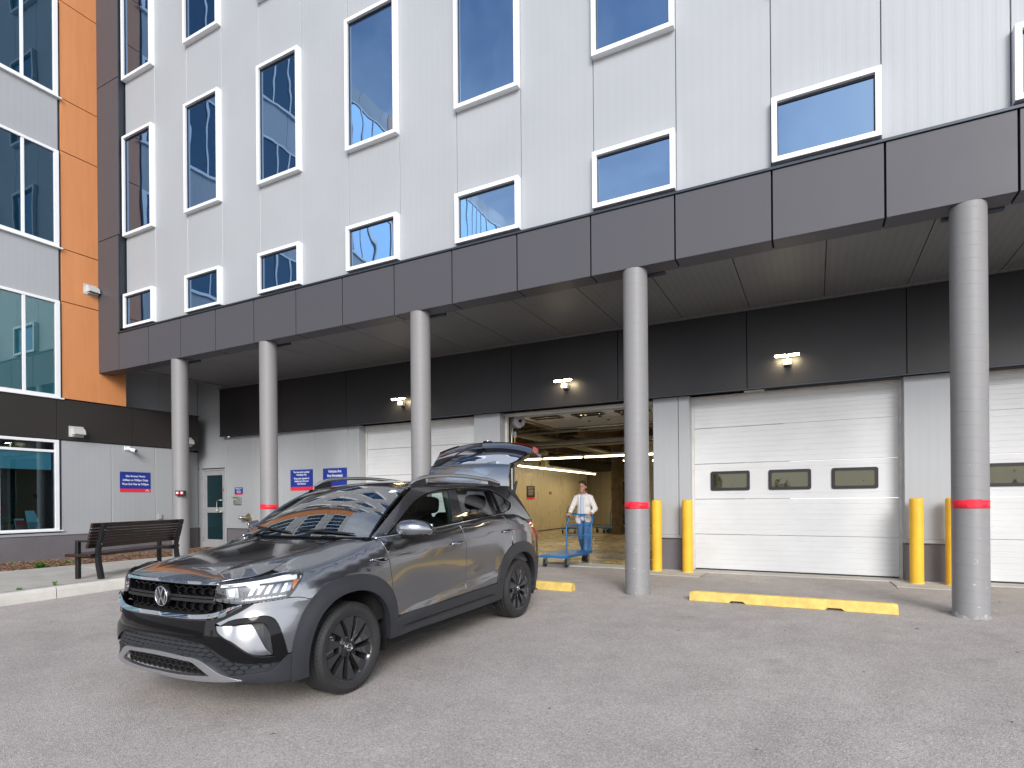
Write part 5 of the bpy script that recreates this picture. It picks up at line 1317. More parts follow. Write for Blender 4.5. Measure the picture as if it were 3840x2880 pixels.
# gloss black bumper panel with its upswept blade
low = crv([(.0, .556), (.216, .549), (.343, .539), (.428, .533), (.504, .507), (.586, .461), (.66, .424), (.737, .407), (.835, .402), (.952, .401), (.994, .433)], 4)
scl = crv([(.527, .642), (.540, .613), (.577, .581), (.665, .529), (.752, .467), (.808, .443), (.908, .432)], 4)
blkh = crv([(.0, .682), (.18, .680), (.321, .682), (.447, .688), (.554, .705), (.64, .744), (.712, .771)], 4)+[(.788, .773), (.684, .720)]+[(.534, .657)]+scl+crv([(.910, .437), (.905, .476), (.886, .585), (.867, .640), (.842, .657), (.755, .658), (.565, .643)], 4)+crv([(.565, .6445), (.631, .673), (.784, .691), (.861, .694), (.895, .684), (.924, .665), (.967, .553), (.996, .437)], 4)+low[::-1]
patch('bumper_black_panel', S2, blkh+mirr(blkh)[1:-1], 'gloss', car, .004, .02, .022)
# silver scoop and grey pocket inside the blade
scoop = scl+crv([(.908, .437), (.870, .470), (.828, .545), (.790, .618), (.757, .655)], 4)+[(.568, .641)]
patch('fog_scoop', S, scoop, 'paint', car, lambda u, z: -.006-.028*sstep(.56, .92, u)-.12*max(0, z-.45)*sstep(.54, .64, u), .02, .022, mirror=True)
patch('fog_pocket', S, crv([(.757, .657), (.842, .655), (.878, .611), (.903, .49), (.908, .44)], 4)+crv([(.87, .47), (.828, .545), (.79, .618)], 4), 'clad', car, lambda u, z: -.052+.02*sstep(.84, .90, u), 0, .022, mirror=True)
# textured lower intake surround
skU = crv([(0, .446), (.088, .445), (.283, .436), (.37, .432), (.435, .415), (.494, .382), (.556, .347), (.622, .324), (.713, .299)], 4)
skI = crv([(0, .418), (.084, .417), (.279, .410), (.350, .404), (.399, .380), (.445, .353), (.488, .327)], 4)
skBT = crv([(.488, .325), (.265, .311), (.065, .309), (0, .310)], 4); skBB = crv([(0, .286), (.157, .282), (.348, .284), (.55, .290), (.713, .2965)], 4)
lowC = crv([(.622, .328), (.716, .334), (.833, .339), (.891, .346), (.952, .392), (.990, .430)], 4)
meshA = low[:-1]+lowC[::-1]+skU[::-1][4:]
patch('lower_bumper_surround', S2, meshA+mirr(meshA)[1:-1], 'clad', car, -.014, .01, .025)
corn = lowC+[(1.086, .434)]+crv([(1.086, .434), (1.108, .36), (1.118, .30), (1.10, .275), (1.017, .256), (.831, .268), (.72, .290)], 4)
patch('bumper_lower_corner', S, corn, 'clad', car, .004, .03, .022, mirror=True)
skid = skU+skBB[::-1][:0]
skp = crv([(0, .446), (.088, .445), (.283, .436), (.37, .432), (.435, .415), (.494, .382), (.556, .347), (.622, .324), (.713, .299)], 4)+skBB[::-1][1:]+crv([(0, .310), (.065, .309), (.265, .311), (.488, .325)], 4)+skI[::-1]
patch('skid_plate', S2, skp[:-1]+[(.0, .418)] if False else (crv([(0, .446), (.088, .445), (.283, .436), (.37, .432), (.435, .415), (.494, .382), (.556, .347), (.622, .324), (.713, .299)], 4)+skBB[::-1]+mirr(crv([(0, .446), (.088, .445), (.283, .436), (.37, .432), (.435, .415), (.494, .382), (.556, .347), (.622, .324), (.713, .299)], 4)+skBB[::-1])[1:-1]), 'satin', car, .010, .03, .022, holes=[skI+crv([(.488, .325), (.265, .311), (.065, .309), (0, .310)], 4)+mirr(skI+crv([(.488, .325), (.265, .311), (.065, .309), (0, .310)], 4))[1:-1]])
# dark cavity behind the grilles
patch('radiator_cavity', S2, [(.0, .26), (.78, .27), (.78, .90), (0, .92), (-.78, .90), (-.78, .27)], 'under', car, -.075, 0, .06)
# honeycomb meshes
def honey(name, region, su, sz, off, th, m, dep=.018, solid=False, parent=None):
    q = CM(); seen = set(); k = 0
    xs = [p[0] for p in region]; zs_ = [p[1] for p in region]
    rws = int((max(zs_)-min(zs_))/(sz*.75))+3; cls_ = int((max(xs)-min(xs))/su)+3
    def P3(u, z, o): n = fnorm(S2, u, z); return Vector(S2(u, z))+n*o
    for r in range(-1, rws):
        for c in range(-1, cls_):
            cx = min(xs)+su*(c+.5*(r % 2)); cz = min(zs_)+sz*.75*r
            hexp = [(cx+su*.5*dx, cz+sz*.5*dz) for dx, dz in ((0, 1), (1, .5), (1, -.5), (0, -1), (-1, -.5), (-1, .5))]
            if solid:
                if all(inpoly(x, z, region) for x, z in hexp):
                    h2 = [(cx+(x-cx)*.86, cz+(z-cz)*.86) for x, z in hexp]
                    a = [P3(x, z, off-.006) for x, z in hexp]; b_ = [P3(x, z, off+.002) for x, z in h2]
                    h3 = [(cx+(x-cx)*.74, cz+(z-cz)*.74) for x, z in hexp]; c3 = [P3(x, z, off-.001) for x, z in h3]
                    q.add(a+b_+c3, [(i, (i+1) % 6, 6+(i+1) % 6, 6+i) for i in range(6)]+[(6+i, 6+(i+1) % 6, 12+(i+1) % 6, 12+i) for i in range(6)]+[tuple(range(12, 18))])
                continue
            for i in range(6):
                a, b_ = hexp[i], hexp[(i+1) % 6]; key = tuple(sorted(((round(a[0], 4), round(a[1], 4)), (round(b_[0], 4), round(b_[1], 4)))))
                if key in seen: continue
                seen.add(key)
                if not (inpoly(*a, region) and inpoly(*b_, region)): continue
                A_, B_ = P3(*a, off), P3(*b_, off); n = fnorm(S2, *a); d = (B_-A_).normalized(); s_ = d.cross(n)*th
                q.add([A_-s_, A_+s_, B_+s_, B_-s_, A_-s_*1.6-n*dep, A_+s_*1.6-n*dep, B_+s_*1.6-n*dep, B_-s_*1.6-n*dep], [(0, 1, 2, 3), (0, 4, 5, 1), (1, 5, 6, 2), (2, 6, 7, 3), (3, 7, 4, 0)])
    q.f = q.f
    return q.obj(name, m, parent or car, kind='stuff')
GR = crv([(0, .893), (.118, .895), (.315, .894), (.517, .896)], 3)+[(.507, .849), (.497, .797)]+[(.645, .772)]+crv([(.645, .772), (.548, .738), (.434, .719), (.26, .709), (.111, .709), (0, .710)], 3)
GRf = GR+mirr(GR)[1:-1]
honey('grille_mesh', GRf, .085, .062, -.028, .0028, 'gloss', .03)
LG = skI+crv([(.488, .325), (.265, .311), (.065, .309), (0, .310)], 4); LGf = [(x*1.02, z+(.006 if z > .35 else -.006)) for x, z in LG+mirr(LG)[1:-1]]
honey('lower_grille_mesh', LGf, .062, .044, -.022, .003, 'matte', .03)
honey('bumper_honeycomb', meshA+mirr(meshA)[1:-1], .066, .036, -.006, 0, 'clad', solid=True)
# grille frame strips
def strip_on(name, up_, dn, m, off, parent=None, sym=True, depth=.012, holes=()):
    poly = up_+dn[::-1]
    if sym: poly = poly+mirr(poly)
    return patch(name, S2 if sym else S, poly, m, parent or car, off, depth, .02)
M['chromeb'] = mat('bright_chrome', (.72, .74, .78), .05, 1)
gr_t = crv([(0, .912), (.107, .911), (.306, .910), (.53, .913)], 4); gr_tl = crv([(0, .896), (.118, .895), (.315, .894), (.528, .897)], 4)
patch('grille_top_chrome', S2, gr_t+gr_tl[::-1]+mirr(gr_t+gr_tl[::-1])[1:-1], 'chromeb', car, lambda u, z: .016-.5*(z-.896), .02, .02)
cb_u = crv([(0, .700), (.127, .700), (.264, .700), (.436, .709), (.527, .723), (.619, .754), (.716, .776)], 4); cb_l = crv([(0, .678), (.18, .677), (.321, .678), (.447, .684), (.554, .703), (.64, .742), (.714, .7725)], 4)
patch('grille_lower_chrome', S2, cb_u+cb_l[::-1]+mirr(cb_u+cb_l[::-1])[1:-1], 'chromeb', car, lambda u, z: .031-.62*(z-_lerp(cb_l, abs(u))), .03, .015)
for z0, z1, o_ in ((.782, .800, -.004), (.806, .820, -.010)):
    patch('grille_bar', S2, [(-.50, z0), (.50, z0), (.502, z1), (-.502, z1)], 'matte', car, o_, .02, .03)
# emblem
em = CM(); ec = Vector((S(0, .803)[0]-.012, 0, .803))
EM4 = Matrix(((0, 0, -1, ec.x), (1, 0, 0, 0), (0, 1, 0, ec.z), (0, 0, 0, 1)))     # local x = car y, local y = up, local z = forward
def emblem(parent, F, r, deep=.008):
    q = CM(); q.lathe([(r*1.12, -deep*3), (r*1.06, 0), (r*.98, deep*.2), (0, deep*.2)], F, 36); q.obj('emblem_disc', 'gloss', parent)
    q = CM(); q.lathe([(r, deep*.2), (r*1.0, deep*.8), (r*.94, deep), (r*.90, deep*.8), (r*.90, deep*.2)], F, 36)
    w_ = r*.085
    def stroke(a, b_):
        a, b_ = Vector(a)*r, Vector(b_)*r; d = (b_-a).normalized(); s_ = Vector((-d.y, d.x))*w_
        q.prism([tuple(a-s_), tuple(b_-s_), tuple(b_+s_), tuple(a+s_)], deep*.2, deep*.75, F)
    for sg in (-1, 1):
        stroke((sg*.36, .85), (0, .06)); stroke((sg*.78, .48), (sg*.42, -.76)); stroke((sg*.42, -.76), (0, -.02))
    return q.obj('emblem', 'chromeb', parent)
emblem(car, EM4, .068)
# ---------------- headlights
def headlights():
    for sgn in (1, -1):
        fn = S if sgn == 1 else (lambda u, z: (lambda p: (p[0], -p[1], p[2]))(S(u, z)))
        root = patch('headlight', fn, HLo, 'lampback', car, -.05, 0, .03)
        walls = patch('lamp_bezel', fn, HLo, 'gloss', root, -.004, .05, .03, holes=[[(c[0]*.955+.80*.045, c[1]*.90+.868*.10) for c in HLo]])
        def inner_(name, poly, m, off, dep=.015, res=.02): return patch(name, fn, poly, m, root, off, dep, res)
        inner_('light_guide', crv([(.535, .900), (.704, .914), (.895, .930), (1.03, .940), (1.135, .935)], 4)+crv([(1.115, .915), (1.02, .915), (.88, .908), (.70, .894), (.535, .882)], 4), 'drl', -.012)
        inner_('light_guide', [(1.155, .930), (1.165, .922), (1.068, .80), (1.045, .802)], 'drl', -.012)
        # stepped reflectors
        inner_('reflector', [(.560, .872), (.655, .882), (.672, .815), (.575, .808)], 'satin', -.034)
        inner_('reflector', [(.585, .862), (.635, .868), (.642, .826), (.598, .822)], 'drl', -.028)
        for k in range(5):
            a = .735+.062*k; inner_('reflector', [(a, .822+.003*k), (a+.034, .826+.003*k), (a+.080, .892+.003*k), (a+.046, .889+.003*k)], 'satin' if k % 2 else 'drl', -.036+.004*(k % 2))
        inner_('reflector', [(1.055, .905), (1.095, .90), (1.05, .842), (1.015, .838)], 'satin', -.03)
        inner_('amber_marker', [(1.088, .908), (1.135, .905), (1.085, .845), (1.066, .850)], 'amberp', -.012)
        inner_('led_strip', [(.700, .793), (.90, .802), (1.015, .808), (1.015, .814), (.90, .809), (.700, .800)], 'satin', -.012)
        for k in range(7): inner_('led_segment', [(.73+.038*k, .8015+.0012*k), (.755+.038*k, .8025+.0012*k), (.755+.038*k, .8075+.0012*k), (.73+.038*k, .8065+.0012*k)], 'drl', -.009, .004)
        patch('lamp_lens', fn, HLo, 'lens', root, .002, .004, .03)
headlights()
# ---------------- greenhouse
REDGE = .655     # half width where side frame meets roof skin
def roof_edge_z(x): return roofz(x, REDGE-.02)
def zside(x):     # height of the side frame's top edge on G
    return roof_edge_z(x)+.004
# windscreen edge as seen on G: follow W's edge
def ws_edge(t): return Wd(1, t)
dlo_up = crv([(.50, 1.103), (.60, 1.165), (.744, 1.252), (.865, 1.322), (1.009, 1.388), (1.226, 1.450), (1.428, 1.480), (1.627, 1.491), (1.75, 1.494), (2.053, 1.492), (2.387, 1.473), (2.50, 1.452), (2.648, 1.398), (2.80, 1.308)], 4)
dlo = dlo_up+crv([(2.80, 1.308), (2.755, 1.262), (2.66, 1.225), (2.52, 1.200)], 4)[1:]+crv([(2.395, 1.194), (2.0, 1.176), (1.5, 1.152), (1.0, 1.128), (.6, 1.112)], 4)
front_edge = [(Wd(1, t)[0]+.012, max(Wd(1, t)[2], 1.09)) for t in [i/10 for i in range(0, 11)]]
roofline = [(x, zside(x)) for x in [1.10+i*.1 for i in range(0, 19)]]
rear_edge = crv([(2.945, 1.492), (2.99, 1.414), (3.075, 1.287), (3.17, 1.17), (3.23, 1.085)], 4)
belt_bottom = [(x, ztop(u_of_x(x))-.002) for x in [3.15, 3.0, 2.8, 2.6, 2.4, 2.2, 2.0, 1.8, 1.6, 1.4, 1.2, 1.0, .8, .6, .42]]
frame = front_edge+roofline+rear_edge+[(3.15, 1.08)]+belt_bottom
sf = patch('side_frame', G, frame, 'paint', car, 0, .02, .03, holes=[dlo], mirror=True)
# black door frame trim inside the glass opening, pillars between panes
def Gp(poly, name, m, off, depth=.008, res=.04, holes=(), parent=None): return patch(name, G, poly, m, parent or car, off, depth, res, mirror=True, holes=holes)
def shrink(P, d, c=None):
    n = len(P); o = []
    for i in range(n):
        a, b_, c_ = P[i-1], P[i], P[(i+1) % n]; e1 = Vector(b_)-Vector(a); e2 = Vector(c_)-Vector(b_)
        e1 = e1.normalized() if e1.length > 1e-9 else e1; e2 = e2.normalized() if e2.length > 1e-9 else e2
        t = (e1+e2); t = t.normalized() if t.length > 1e-9 else e1; nn = Vector((t.y, -t.x)); o.append((b_[0]+nn.x*d, b_[1]+nn.y*d))
    return o
dl = [p for i, p in enumerate(dlo) if i == 0 or math.dist(p, dlo[i-1]) > 1e-4]
dl_in = shrink(dl, .014)
if not inpoly(dl_in[10][0], dl_in[10][1], dl): dl_in = shrink(dl, -.014)
Gp(dl, 'window_trim', 'gloss', -.004, .012, .04, holes=[dl_in])
def between(x0a, x0b, x1a, x1b, P=None):
    """piece of the opening between two slanted lines (x at z=1.15, x at z=1.50)"""
    P = P or dl_in; o = []
    def lx_(xa, xb, z): return xa+(xb-xa)*(z-1.15)/.35
    Q = list(P)
    for (xa, xb, sg) in ((x0a, x0b, 1), (x1a, x1b, -1)):
        o = []; n = len(Q)
        for i in range(n):
            a, b_ = Q[i], Q[(i+1) % n]; fa = sg*(a[0]-lx_(xa, xb, a[1])); fb = sg*(b_[0]-lx_(xa, xb, b_[1]))
            if fa >= 0: o.append(a)
            if fa*fb < 0: t = fa/(fa-fb); o.append((a[0]+(b_[0]-a[0])*t, a[1]+(b_[1]-a[1])*t))
        Q = o
    return Q
sailf = between(0, 0, .74, .60)
Gp([p for p in sailf], 'mirror_sail', 'matte', -.004, .01)
Gp(between(.745, .605, 1.460, 1.620), 'front_window', 'doorgl', -.012, .004)
Gp(between(1.463, 1.623, 1.640, 1.752), 'centre_pillar_trim', 'wheelblk', -.002, .012)
Gp(between(1.643, 1.755, 2.370, 2.400), 'rear_window', 'privacy', -.012, .004)
Gp(between(2.373, 2.403, 2.455, 2.470), 'pillar_trim', 'gloss', -.002, .012)
Gp(between(2.458, 2.473, 3.2, 3.2), 'quarter_window', 'privacy', -.010, .004)
# bright strip under the side glass
for sg in (1, -1):
    q = CM(); pts = [(x, (gy(x, z)+.005)*sg, z) for x, z in [(x_, 1.100+(x_-.42)*.0478 if x_ < 2.45 else 0) for x_ in [.42+.12*i for i in range(17)]]]
    pts += [(x, (gy(x, z)+.004)*sg, z) for x, z in ((2.52, 1.203), (2.66, 1.228), (2.755, 1.265), (2.80, 1.310))]
    q.path(pts, .0065, 8); q.obj('belt_chrome', 'chromeb', car)
# roof skin
rp_ = [(Wd(s_/10, 1)[0]+.004, Wd(s_/10, 1)[1]) for s_ in range(-10, 11)]
roofpoly = rp_+[(1.15, REDGE-.03), (1.6, REDGE-.01), (2.2, REDGE-.01), (2.7, REDGE-.03), (2.935, REDGE-.055)]+[(2.955, .4), (2.965, 0), (2.955, -.4)]+[(2.935, -REDGE+.055), (2.7, -REDGE+.03), (2.2, -REDGE+.01), (1.6, -REDGE+.01), (1.15, -REDGE+.03)]
def rn_(a, b_, n):
    k = sstep(.52, .64, abs(b_)); return (n*(1-k*.6)+Vector((0, .75*(1 if b_ > 0 else -1), .66))*k*.6).normalized()
patch('roof', R, roofpoly, 'paint', car, 0, .012, .06, offn=rn_, ctr=(1.8, 0, 0))
# cant rail: closes side frame to roof skin
for sg in (1, -1):
    q = CM(); vs = []; ns = []
    X = [1.04+.05*i for i in range(39)]
    for x in X:
        ye = REDGE-.012-(.05*sstep(2.5, 2.94, x))-.055*(1-sstep(1.03, 1.22, x)); z0 = roofz(x, ye)-.001; z1 = zside(x)+.0; y1 = gy(x, z1)
        a = Vector((x, ye, z0)); b_ = Vector((x, y1, z1)); mid = (a+b_)/2+Vector((0, .010, .010))
        vs += [a, mid, b_]; ns += [Vector((0, .35, .93)), Vector((0, .68, .73)), Vector((0, .9, .43))]
    vs = [Vector((v.x, v.y*sg, v.z)) for v in vs]; ns = [Vector((n.x, n.y*sg, n.z)) for n in ns]
    fs = [(i*3+j, i*3+j+1, (i+1)*3+j+1, (i+1)*3+j) for i in range(len(X)-1) for j in range(2)]
    if sg == 1: fs = [f[::-1] for f in fs]
    q.add(vs, fs, True); q.obj('roof_side_rail', 'paint', car, normals=ns)
# windscreen with dark band round it, body-colour pillar edge
M['frit'] = M['gloss']
def Wfn(s_, t): return Wd(s_, t)
wsp = [(-1, 0), (1, 0), (1, 1), (-1, 1)]
wscale = lambda n: n
def ws_patch(name, poly, m, off, depth=.004, holes=(), res=.08): return patch(name, Wfn, poly, m, car, off, depth, res, holes=holes, ctr=(1.8, 0, .9), round_=.0005)
ws_patch('windscreen', [(-.985, .0), (.985, .0), (.985, .985), (-.985, .985)], 'wsglass', 0)
ws_patch('windscreen_border', [(-1.0, -.01), (1.0, -.01), (1.0, 1.0), (-1.0, 1.0)], 'gloss', -.004, .012, holes=[[(-.955, .05), (.955, .05), (.945, .93), (.2, .925), (.14, .83), (-.14, .83), (-.2, .925), (-.945, .93)]])
for (a, b_, c, d) in ((.80, .86, .885, .935), (.875, .885, .91, .925)):
    ws_patch('sticker', [(a, b_), (c, b_+.01), (c+.01, d), (a+.012, d-.01)], 'signwhite', .0015, 0, res=.2)
# cowl and wipers
q = CM(); n = 24; vs = []
for i in range(n+1):
    y = -.76+1.52*i/n; s_ = y/.76; xw = Wd(max(-1, min(1, s_)), .03); vs += [(.30+.10*abs(s_)**2.2+.0, y, hood(.33, y)-.018), (xw[0]+.02, y, xw[2]+.0)]
q.add(vs, [(2*i, 2*i+1, 2*i+3, 2*i+2) for i in range(n)], True); q.obj('cowl_panel', 'matte', car)
def wsurf(y, t, o=.012):
    s_ = y/(.742-.15*t); p = Wd(s_, t); return Vector((p[0]-o*.5, p[1], p[2]+o*.85))
for (y0, y1, t0, t1, yb) in ((.60, -.02, .03, .085, -.08), (-.08, -.68, .035, .12, -.66)):
    q = CM(); pts = [wsurf(y0+(y1-y0)*k/8, t0+(t1-t0)*(k/8)**1.0, .012) for k in range(9)]
    q.path(pts, [.005]+[.009]*7+[.005], 6); q.obj('wiper_blade', 'matte', car)
    mid = wsurf((y0+y1)/2, (t0+t1)/2, .03); base = Vector((.325, (y1 if y1 > -.3 else -.60), hood(.33, y1)+.006))
    q = CM(); q.path([base, base+(mid-base)*.25+Vector((0, 0, .012)), mid], [.016, .012, .007], 8); q.tube(base-Vector((0, 0, .02)), base+Vector((0, 0, .012)), .02, .018); q.obj('wiper_arm', 'matte', car)
# roof rails
for sg in (1, -1):
    q = CM(); tops = [(1.075, 1.540), (1.16, 1.590), (1.27, 1.618), (1.52, 1.636), (1.85, 1.638), (2.11, 1.626), (2.4, 1.604), (2.56, 1.588), (2.68, 1.562), (2.76, 1.535)]
    pr = crv(tops, 4); prof = []
    vs = []
    for i, (x, z) in enumerate(pr):
        w_ = .016*min(1, .35+min(i, len(pr)-1-i)*.25); h_ = .036*min(1, .15+min(i, len(pr)-1-i)*.16)
        y = .612
        for dy, dz in ((-w_, -h_), (-w_, -.006), (-w_*.5, 0), (w_*.5, 0), (w_, -.006), (w_, -h_)): vs.append((x, (y+dy)*sg, z+dz))
    n = 6; q.add(vs, [(i*n+j, i*n+(j+1) % n, (i+1)*n+(j+1) % n, (i+1)*n+j) for i in range(len(pr)-1) for j in range(n)], True)
    q.obj('roof_rail', 'satin', car)
    q = CM()
    for x0, x1 in ((1.09, 1.30), (2.50, 2.74)):
        q.add([(x0, (.60)*sg, roofz(x0, .61)-.005), (x1, .60*sg, roofz(x1, .61)-.005), (x1, .625*sg, roofz(x1, .61)-.005), (x0, .625*sg, roofz(x0, .61)-.005)]+[(x, (.612+d)*sg, _lerp(pr, x)-.012) for x, d in ((x0, -.011), (x1, -.011), (x1, .011), (x0, .011))], [(0, 1, 5, 4), (1, 2, 6, 5), (2, 3, 7, 6), (3, 0, 4, 7)])
    q.obj('rail_foot', 'matte', car)
# ---------------- mirrors
for sg in (1, -1):
    def shell(zs0, zs1, name, m, par, sx=1.0):
        q = CM(); n, mm = 28, 12; vs = []
        c = Vector((.60, 1.025, 1.165)) if sg == 1 else Vector((.66, .965, 1.12))
        for j in range(mm+1):
            f = -1+2*j/mm
            for i in range(n):
                t = 2*PI*i/n; v = f*.135
                k = max(0.0, 1-abs(f)**2.8)**.5
                inner = .5-.5*f          # 1 near the door
                hz_ = (.078-.018*max(0, f)**1.5)*k; hx = (.095*(1-.25*max(0, f)))*k
                cx, sz = math.cos(t), math.sin(t); cx = (abs(cx)**.75)*(1 if cx > 0 else -1); sz = (abs(sz)**.85)*(1 if sz > 0 else -1)
                x = c.x-.02*f*0+.05*f+hx*cx*sx; x = min(x, c.x+.055+.05*f)
                z = c.z+hz_*sz+.008*f*-1
                vs.append((x, (c.y+v)*sg, z))
        q.add(vs, [(j*n+i, j*n+(i+1) % n, (j+1)*n+(i+1) % n, (j+1)*n+i) for j in range(mm) for i in range(n)], True)
        # keep the part between two heights
        keep = [f for f in q.f if zs0 <= sum(q.v[i][2] for i in f)/len(f) < zs1]; sm = [True]*len(keep); q.f = keep; q.sm = sm; q.mi = [0]*len(keep)
        return q.obj(name, m, par)
    mr = shell(1.128, 2, 'door_mirror', 'paint', car); shell(0, 1.131, 'mirror_base', 'matte', mr, .985)
    q = CM(); q.add([(.648, .91*sg, 1.10), (.705, 1.14*sg, 1.115), (.700, 1.13*sg, 1.205), (.650, .92*sg, 1.22)], [(0, 1, 2, 3)]); q.obj('mirror_glass', 'chromeb', mr)
    q = CM(); q.path([(.56, .835*sg, 1.045), (.57, .90*sg, 1.05), (.60, .94*sg, 1.08), (.61, .97*sg, 1.11)], [.055, .045, .038, .045], 12); q.obj('mirror_foot', 'matte', mr)
# ---------------- door handles, wing badge, fuel flap
def sideP(x, z, o=0.0, sg=1):
    u = u_of_x(x); p = Vector(S(u, z)); n = fnorm(S, u, z); p = p+n*o; return Vector((p.x, p.y*sg, p.z))
for sg in (1, -1):
    for x0, z0, x1, z1 in ((1.29, .972, 1.49, .978), (2.285, 1.008, 2.475, 1.015)):
        cx, cz = (x0+x1)/2+.01, (z0+z1)/2-.012
        q = CM(); n = 20; vs = [sideP(cx+.062*math.cos(2*PI*i/n), cz+.030*math.sin(2*PI*i/n), .0015, sg) for i in range(n)]+[sideP(cx+.045*math.cos(2*PI*i/n), cz+.020*math.sin(2*PI*i/n), -.010, sg) for i in range(n)]
        q.add(vs, [(i, (i+1) % n, n+(i+1) % n, n+i) for i in range(n)]+[tuple(range(n, 2*n))], True); ho = q.obj('handle_cup', 'gloss', car)
        q = CM(); pts = [sideP(x0+(x1-x0)*t, z0+(z1-z0)*t, .006+.036*math.sin(PI*min(1, max(0, (t-.02)/.96)))**.45, sg) for t in [k/12 for k in range(13)]]
        rad = [.008]+[.0125]*11+[.008]; q.path(pts, rad, 10); q.obj('door_handle', 'paint', car)
        q = CM(); pts = [sideP(x0+.02+(x1-x0-.04)*t, z0+(z1-z0)*t-.003, .014+.040*math.sin(PI*t)**.45 if 0 < t < 1 else .014, sg) for t in [k/12 for k in range(13)]]
        q.path(pts, .0035, 6); q.obj('handle_chrome', 'chromeb', car)
    q = CM(); o_ = .007
    P_ = [(.237, .950), (.330, .926), (.395, .930), (.3955, .955)]; q.add([sideP(x, z, o_, sg) for x, z in P_]+[sideP(x, z, 0, sg) for x, z in P_], [(0, 1, 2, 3), (0, 4, 5, 1), (1, 5, 6, 2), (2, 6, 7, 3), (3, 7, 4, 0)]); bd_ = q.obj('wing_badge', 'gloss', car)
    q = CM(); q.path([sideP(.235, .951, .009, sg), sideP(.395, .9555, .010, sg)], .004, 6); q.path([sideP(.235, .951, .009, sg), sideP(.33, .9255, .010, sg), sideP(.395, .929, .010, sg)], .0035, 6); q.path([sideP(.41, .957, .010, sg), sideP(.53, .964, .009, sg), sideP(.65, .974, .006, sg)], [.004, .004, .002], 6); q.obj('badge_chrome', 'chromeb', bd_)
    if sg == 1: 
        F_ = Matrix.Identity(4)
    q = CM(); 
    for k, xx in enumerate((.365, .373, .381, .389)): q.path([sideP(xx, .938, .009, sg), sideP(xx, .946, .009, sg)], .0015, 4)
    q.obj('badge_letters', 'chromeb', bd_)
# ---------------- open tailgate
HG = Vector((2.955, 0, 1.512)); TH = math.radians(87)
GP = [(.0, .004), (.10, -.004), (.20, -.030), (.280, -.062), (.292, -.075)]
GG = [(.262, -.075), (.355, -.185), (.44, -.29), (.505, -.385)]
GL = [(.515, -.392), (.560, -.425), (.600, -.47), (.612, -.55), (.605, -.64), (.585, -.72), (.57, -.79)]
def gatep(dx, dz, y, curve=.12):
    s_ = abs(y)/.72; dx = dx-curve*(s_**2.6)*min(1, .15+1.2*max(0, -dz))-.02*s_*s_; dz = dz-.035*s_**2.6*max(0, 1-2*abs(dz))
    c, s2 = math.cos(TH), math.sin(TH)
    return Vector((HG.x+dx*c-dz*s2, y, HG.z+dx*s2+dz*c))
def gate_strip(name, prof, wid, m, par, off=(0, 0), smooth=True, thick=.0, n=22, sub=4):
    P_ = crv(prof, sub); q = CM(); vs = []
    for k, (dx, dz) in enumerate(P_):
        w_ = wid(k/(len(P_)-1)) if callable(wid) else wid
        for i in range(n+1): vs.append(gatep(dx+off[0], dz+off[1], -w_+2*w_*i/n))
    q.add(vs, [(k*(n+1)+i, k*(n+1)+i+1, (k+1)*(n+1)+i+1, (k+1)*(n+1)+i) for k in range(len(P_)-1) for i in range(n)], smooth)
    return q.obj(name, m, par)
gate = gate_strip('tailgate', GL, lambda t: .715-.03*t, 'paint', car)
gate_strip('gate_spoiler', GP, lambda t: .60-.0*t, 'paint', gate)
gate_strip('rear_glass', GG, lambda t: .575+.10*t, 'gateglass', gate)
gate_strip('gate_inner_trim', [(.02, -.02), (.25, -.075), (.46, -.40), (.54, -.47), (.555, -.60), (.54, -.78)], lambda t: .58+.09*min(1, t*1.6), 'matte', gate)
# edges joining inner and outer skins
for sg in (1, -1):
    q = CM(); o1 = crv(GP[:-1]+GG[1:]+GL[1:], 3); n = len(o1)
    w1 = [.60+.115*min(1, max(0, (-z-.05)/.36)) if z > -.42 else .715-.03*min(1, (-z-.42)/.37) for x, z in o1]
    A_ = [gatep(x, z, sg*w) for (x, z), w in zip(o1, w1)]; B_ = [gatep(x-.06, z-.02, sg*(w-.03)) for (x, z), w in zip(o1, w1)]; C_ = [gatep(x, z, sg*(w-(.042 if -.40 < z < -.04 else 0.0))) for (x, z), w in zip(o1, w1)]
    q.add(A_+B_+C_, [(i, i+1, n+i+1, n+i) for i in range(n-1)]+[(i, i+1, 2*n+i+1, 2*n+i) for i in range(n-1)], True); q.obj('gate_edge', 'paint', gate)
    q = CM(); vs = []
    LP = crv([(.598, -.455), (.612, -.50), (.612, -.56), (.604, -.615)], 3); 
    for x, z in LP:
        for w in (.44, .50, .56, .62, .68, .72): vs.append(gatep(x+.008, z, sg*w))
    q.add(vs, [(k*6+i, k*6+i+1, (k+1)*6+i+1, (k+1)*6+i) for k in range(len(LP)-1) for i in range(5)], True)
    vs2 = [gatep(x+.008, z, sg*.72) for x, z in LP]+[gatep(x-.05, z, sg*.70) for x, z in LP]; m_ = len(LP)
    q.add(vs2, [(i, i+1, m_+i+1, m_+i) for i in range(m_-1)], True)
    q.obj('gate_tail_lamp', 'lampred', gate)
    q = CM(); q.tube((3.01, .655*sg, 1.40), gatep(.30, -.14, .60*sg)+Vector((0, 0, 0)), .011, .014, 10); q.tube((3.01, .655*sg, 1.40), (3.10, .65*sg, 1.56), .016, n=10); q.obj('gas_strut', 'matte', gate)
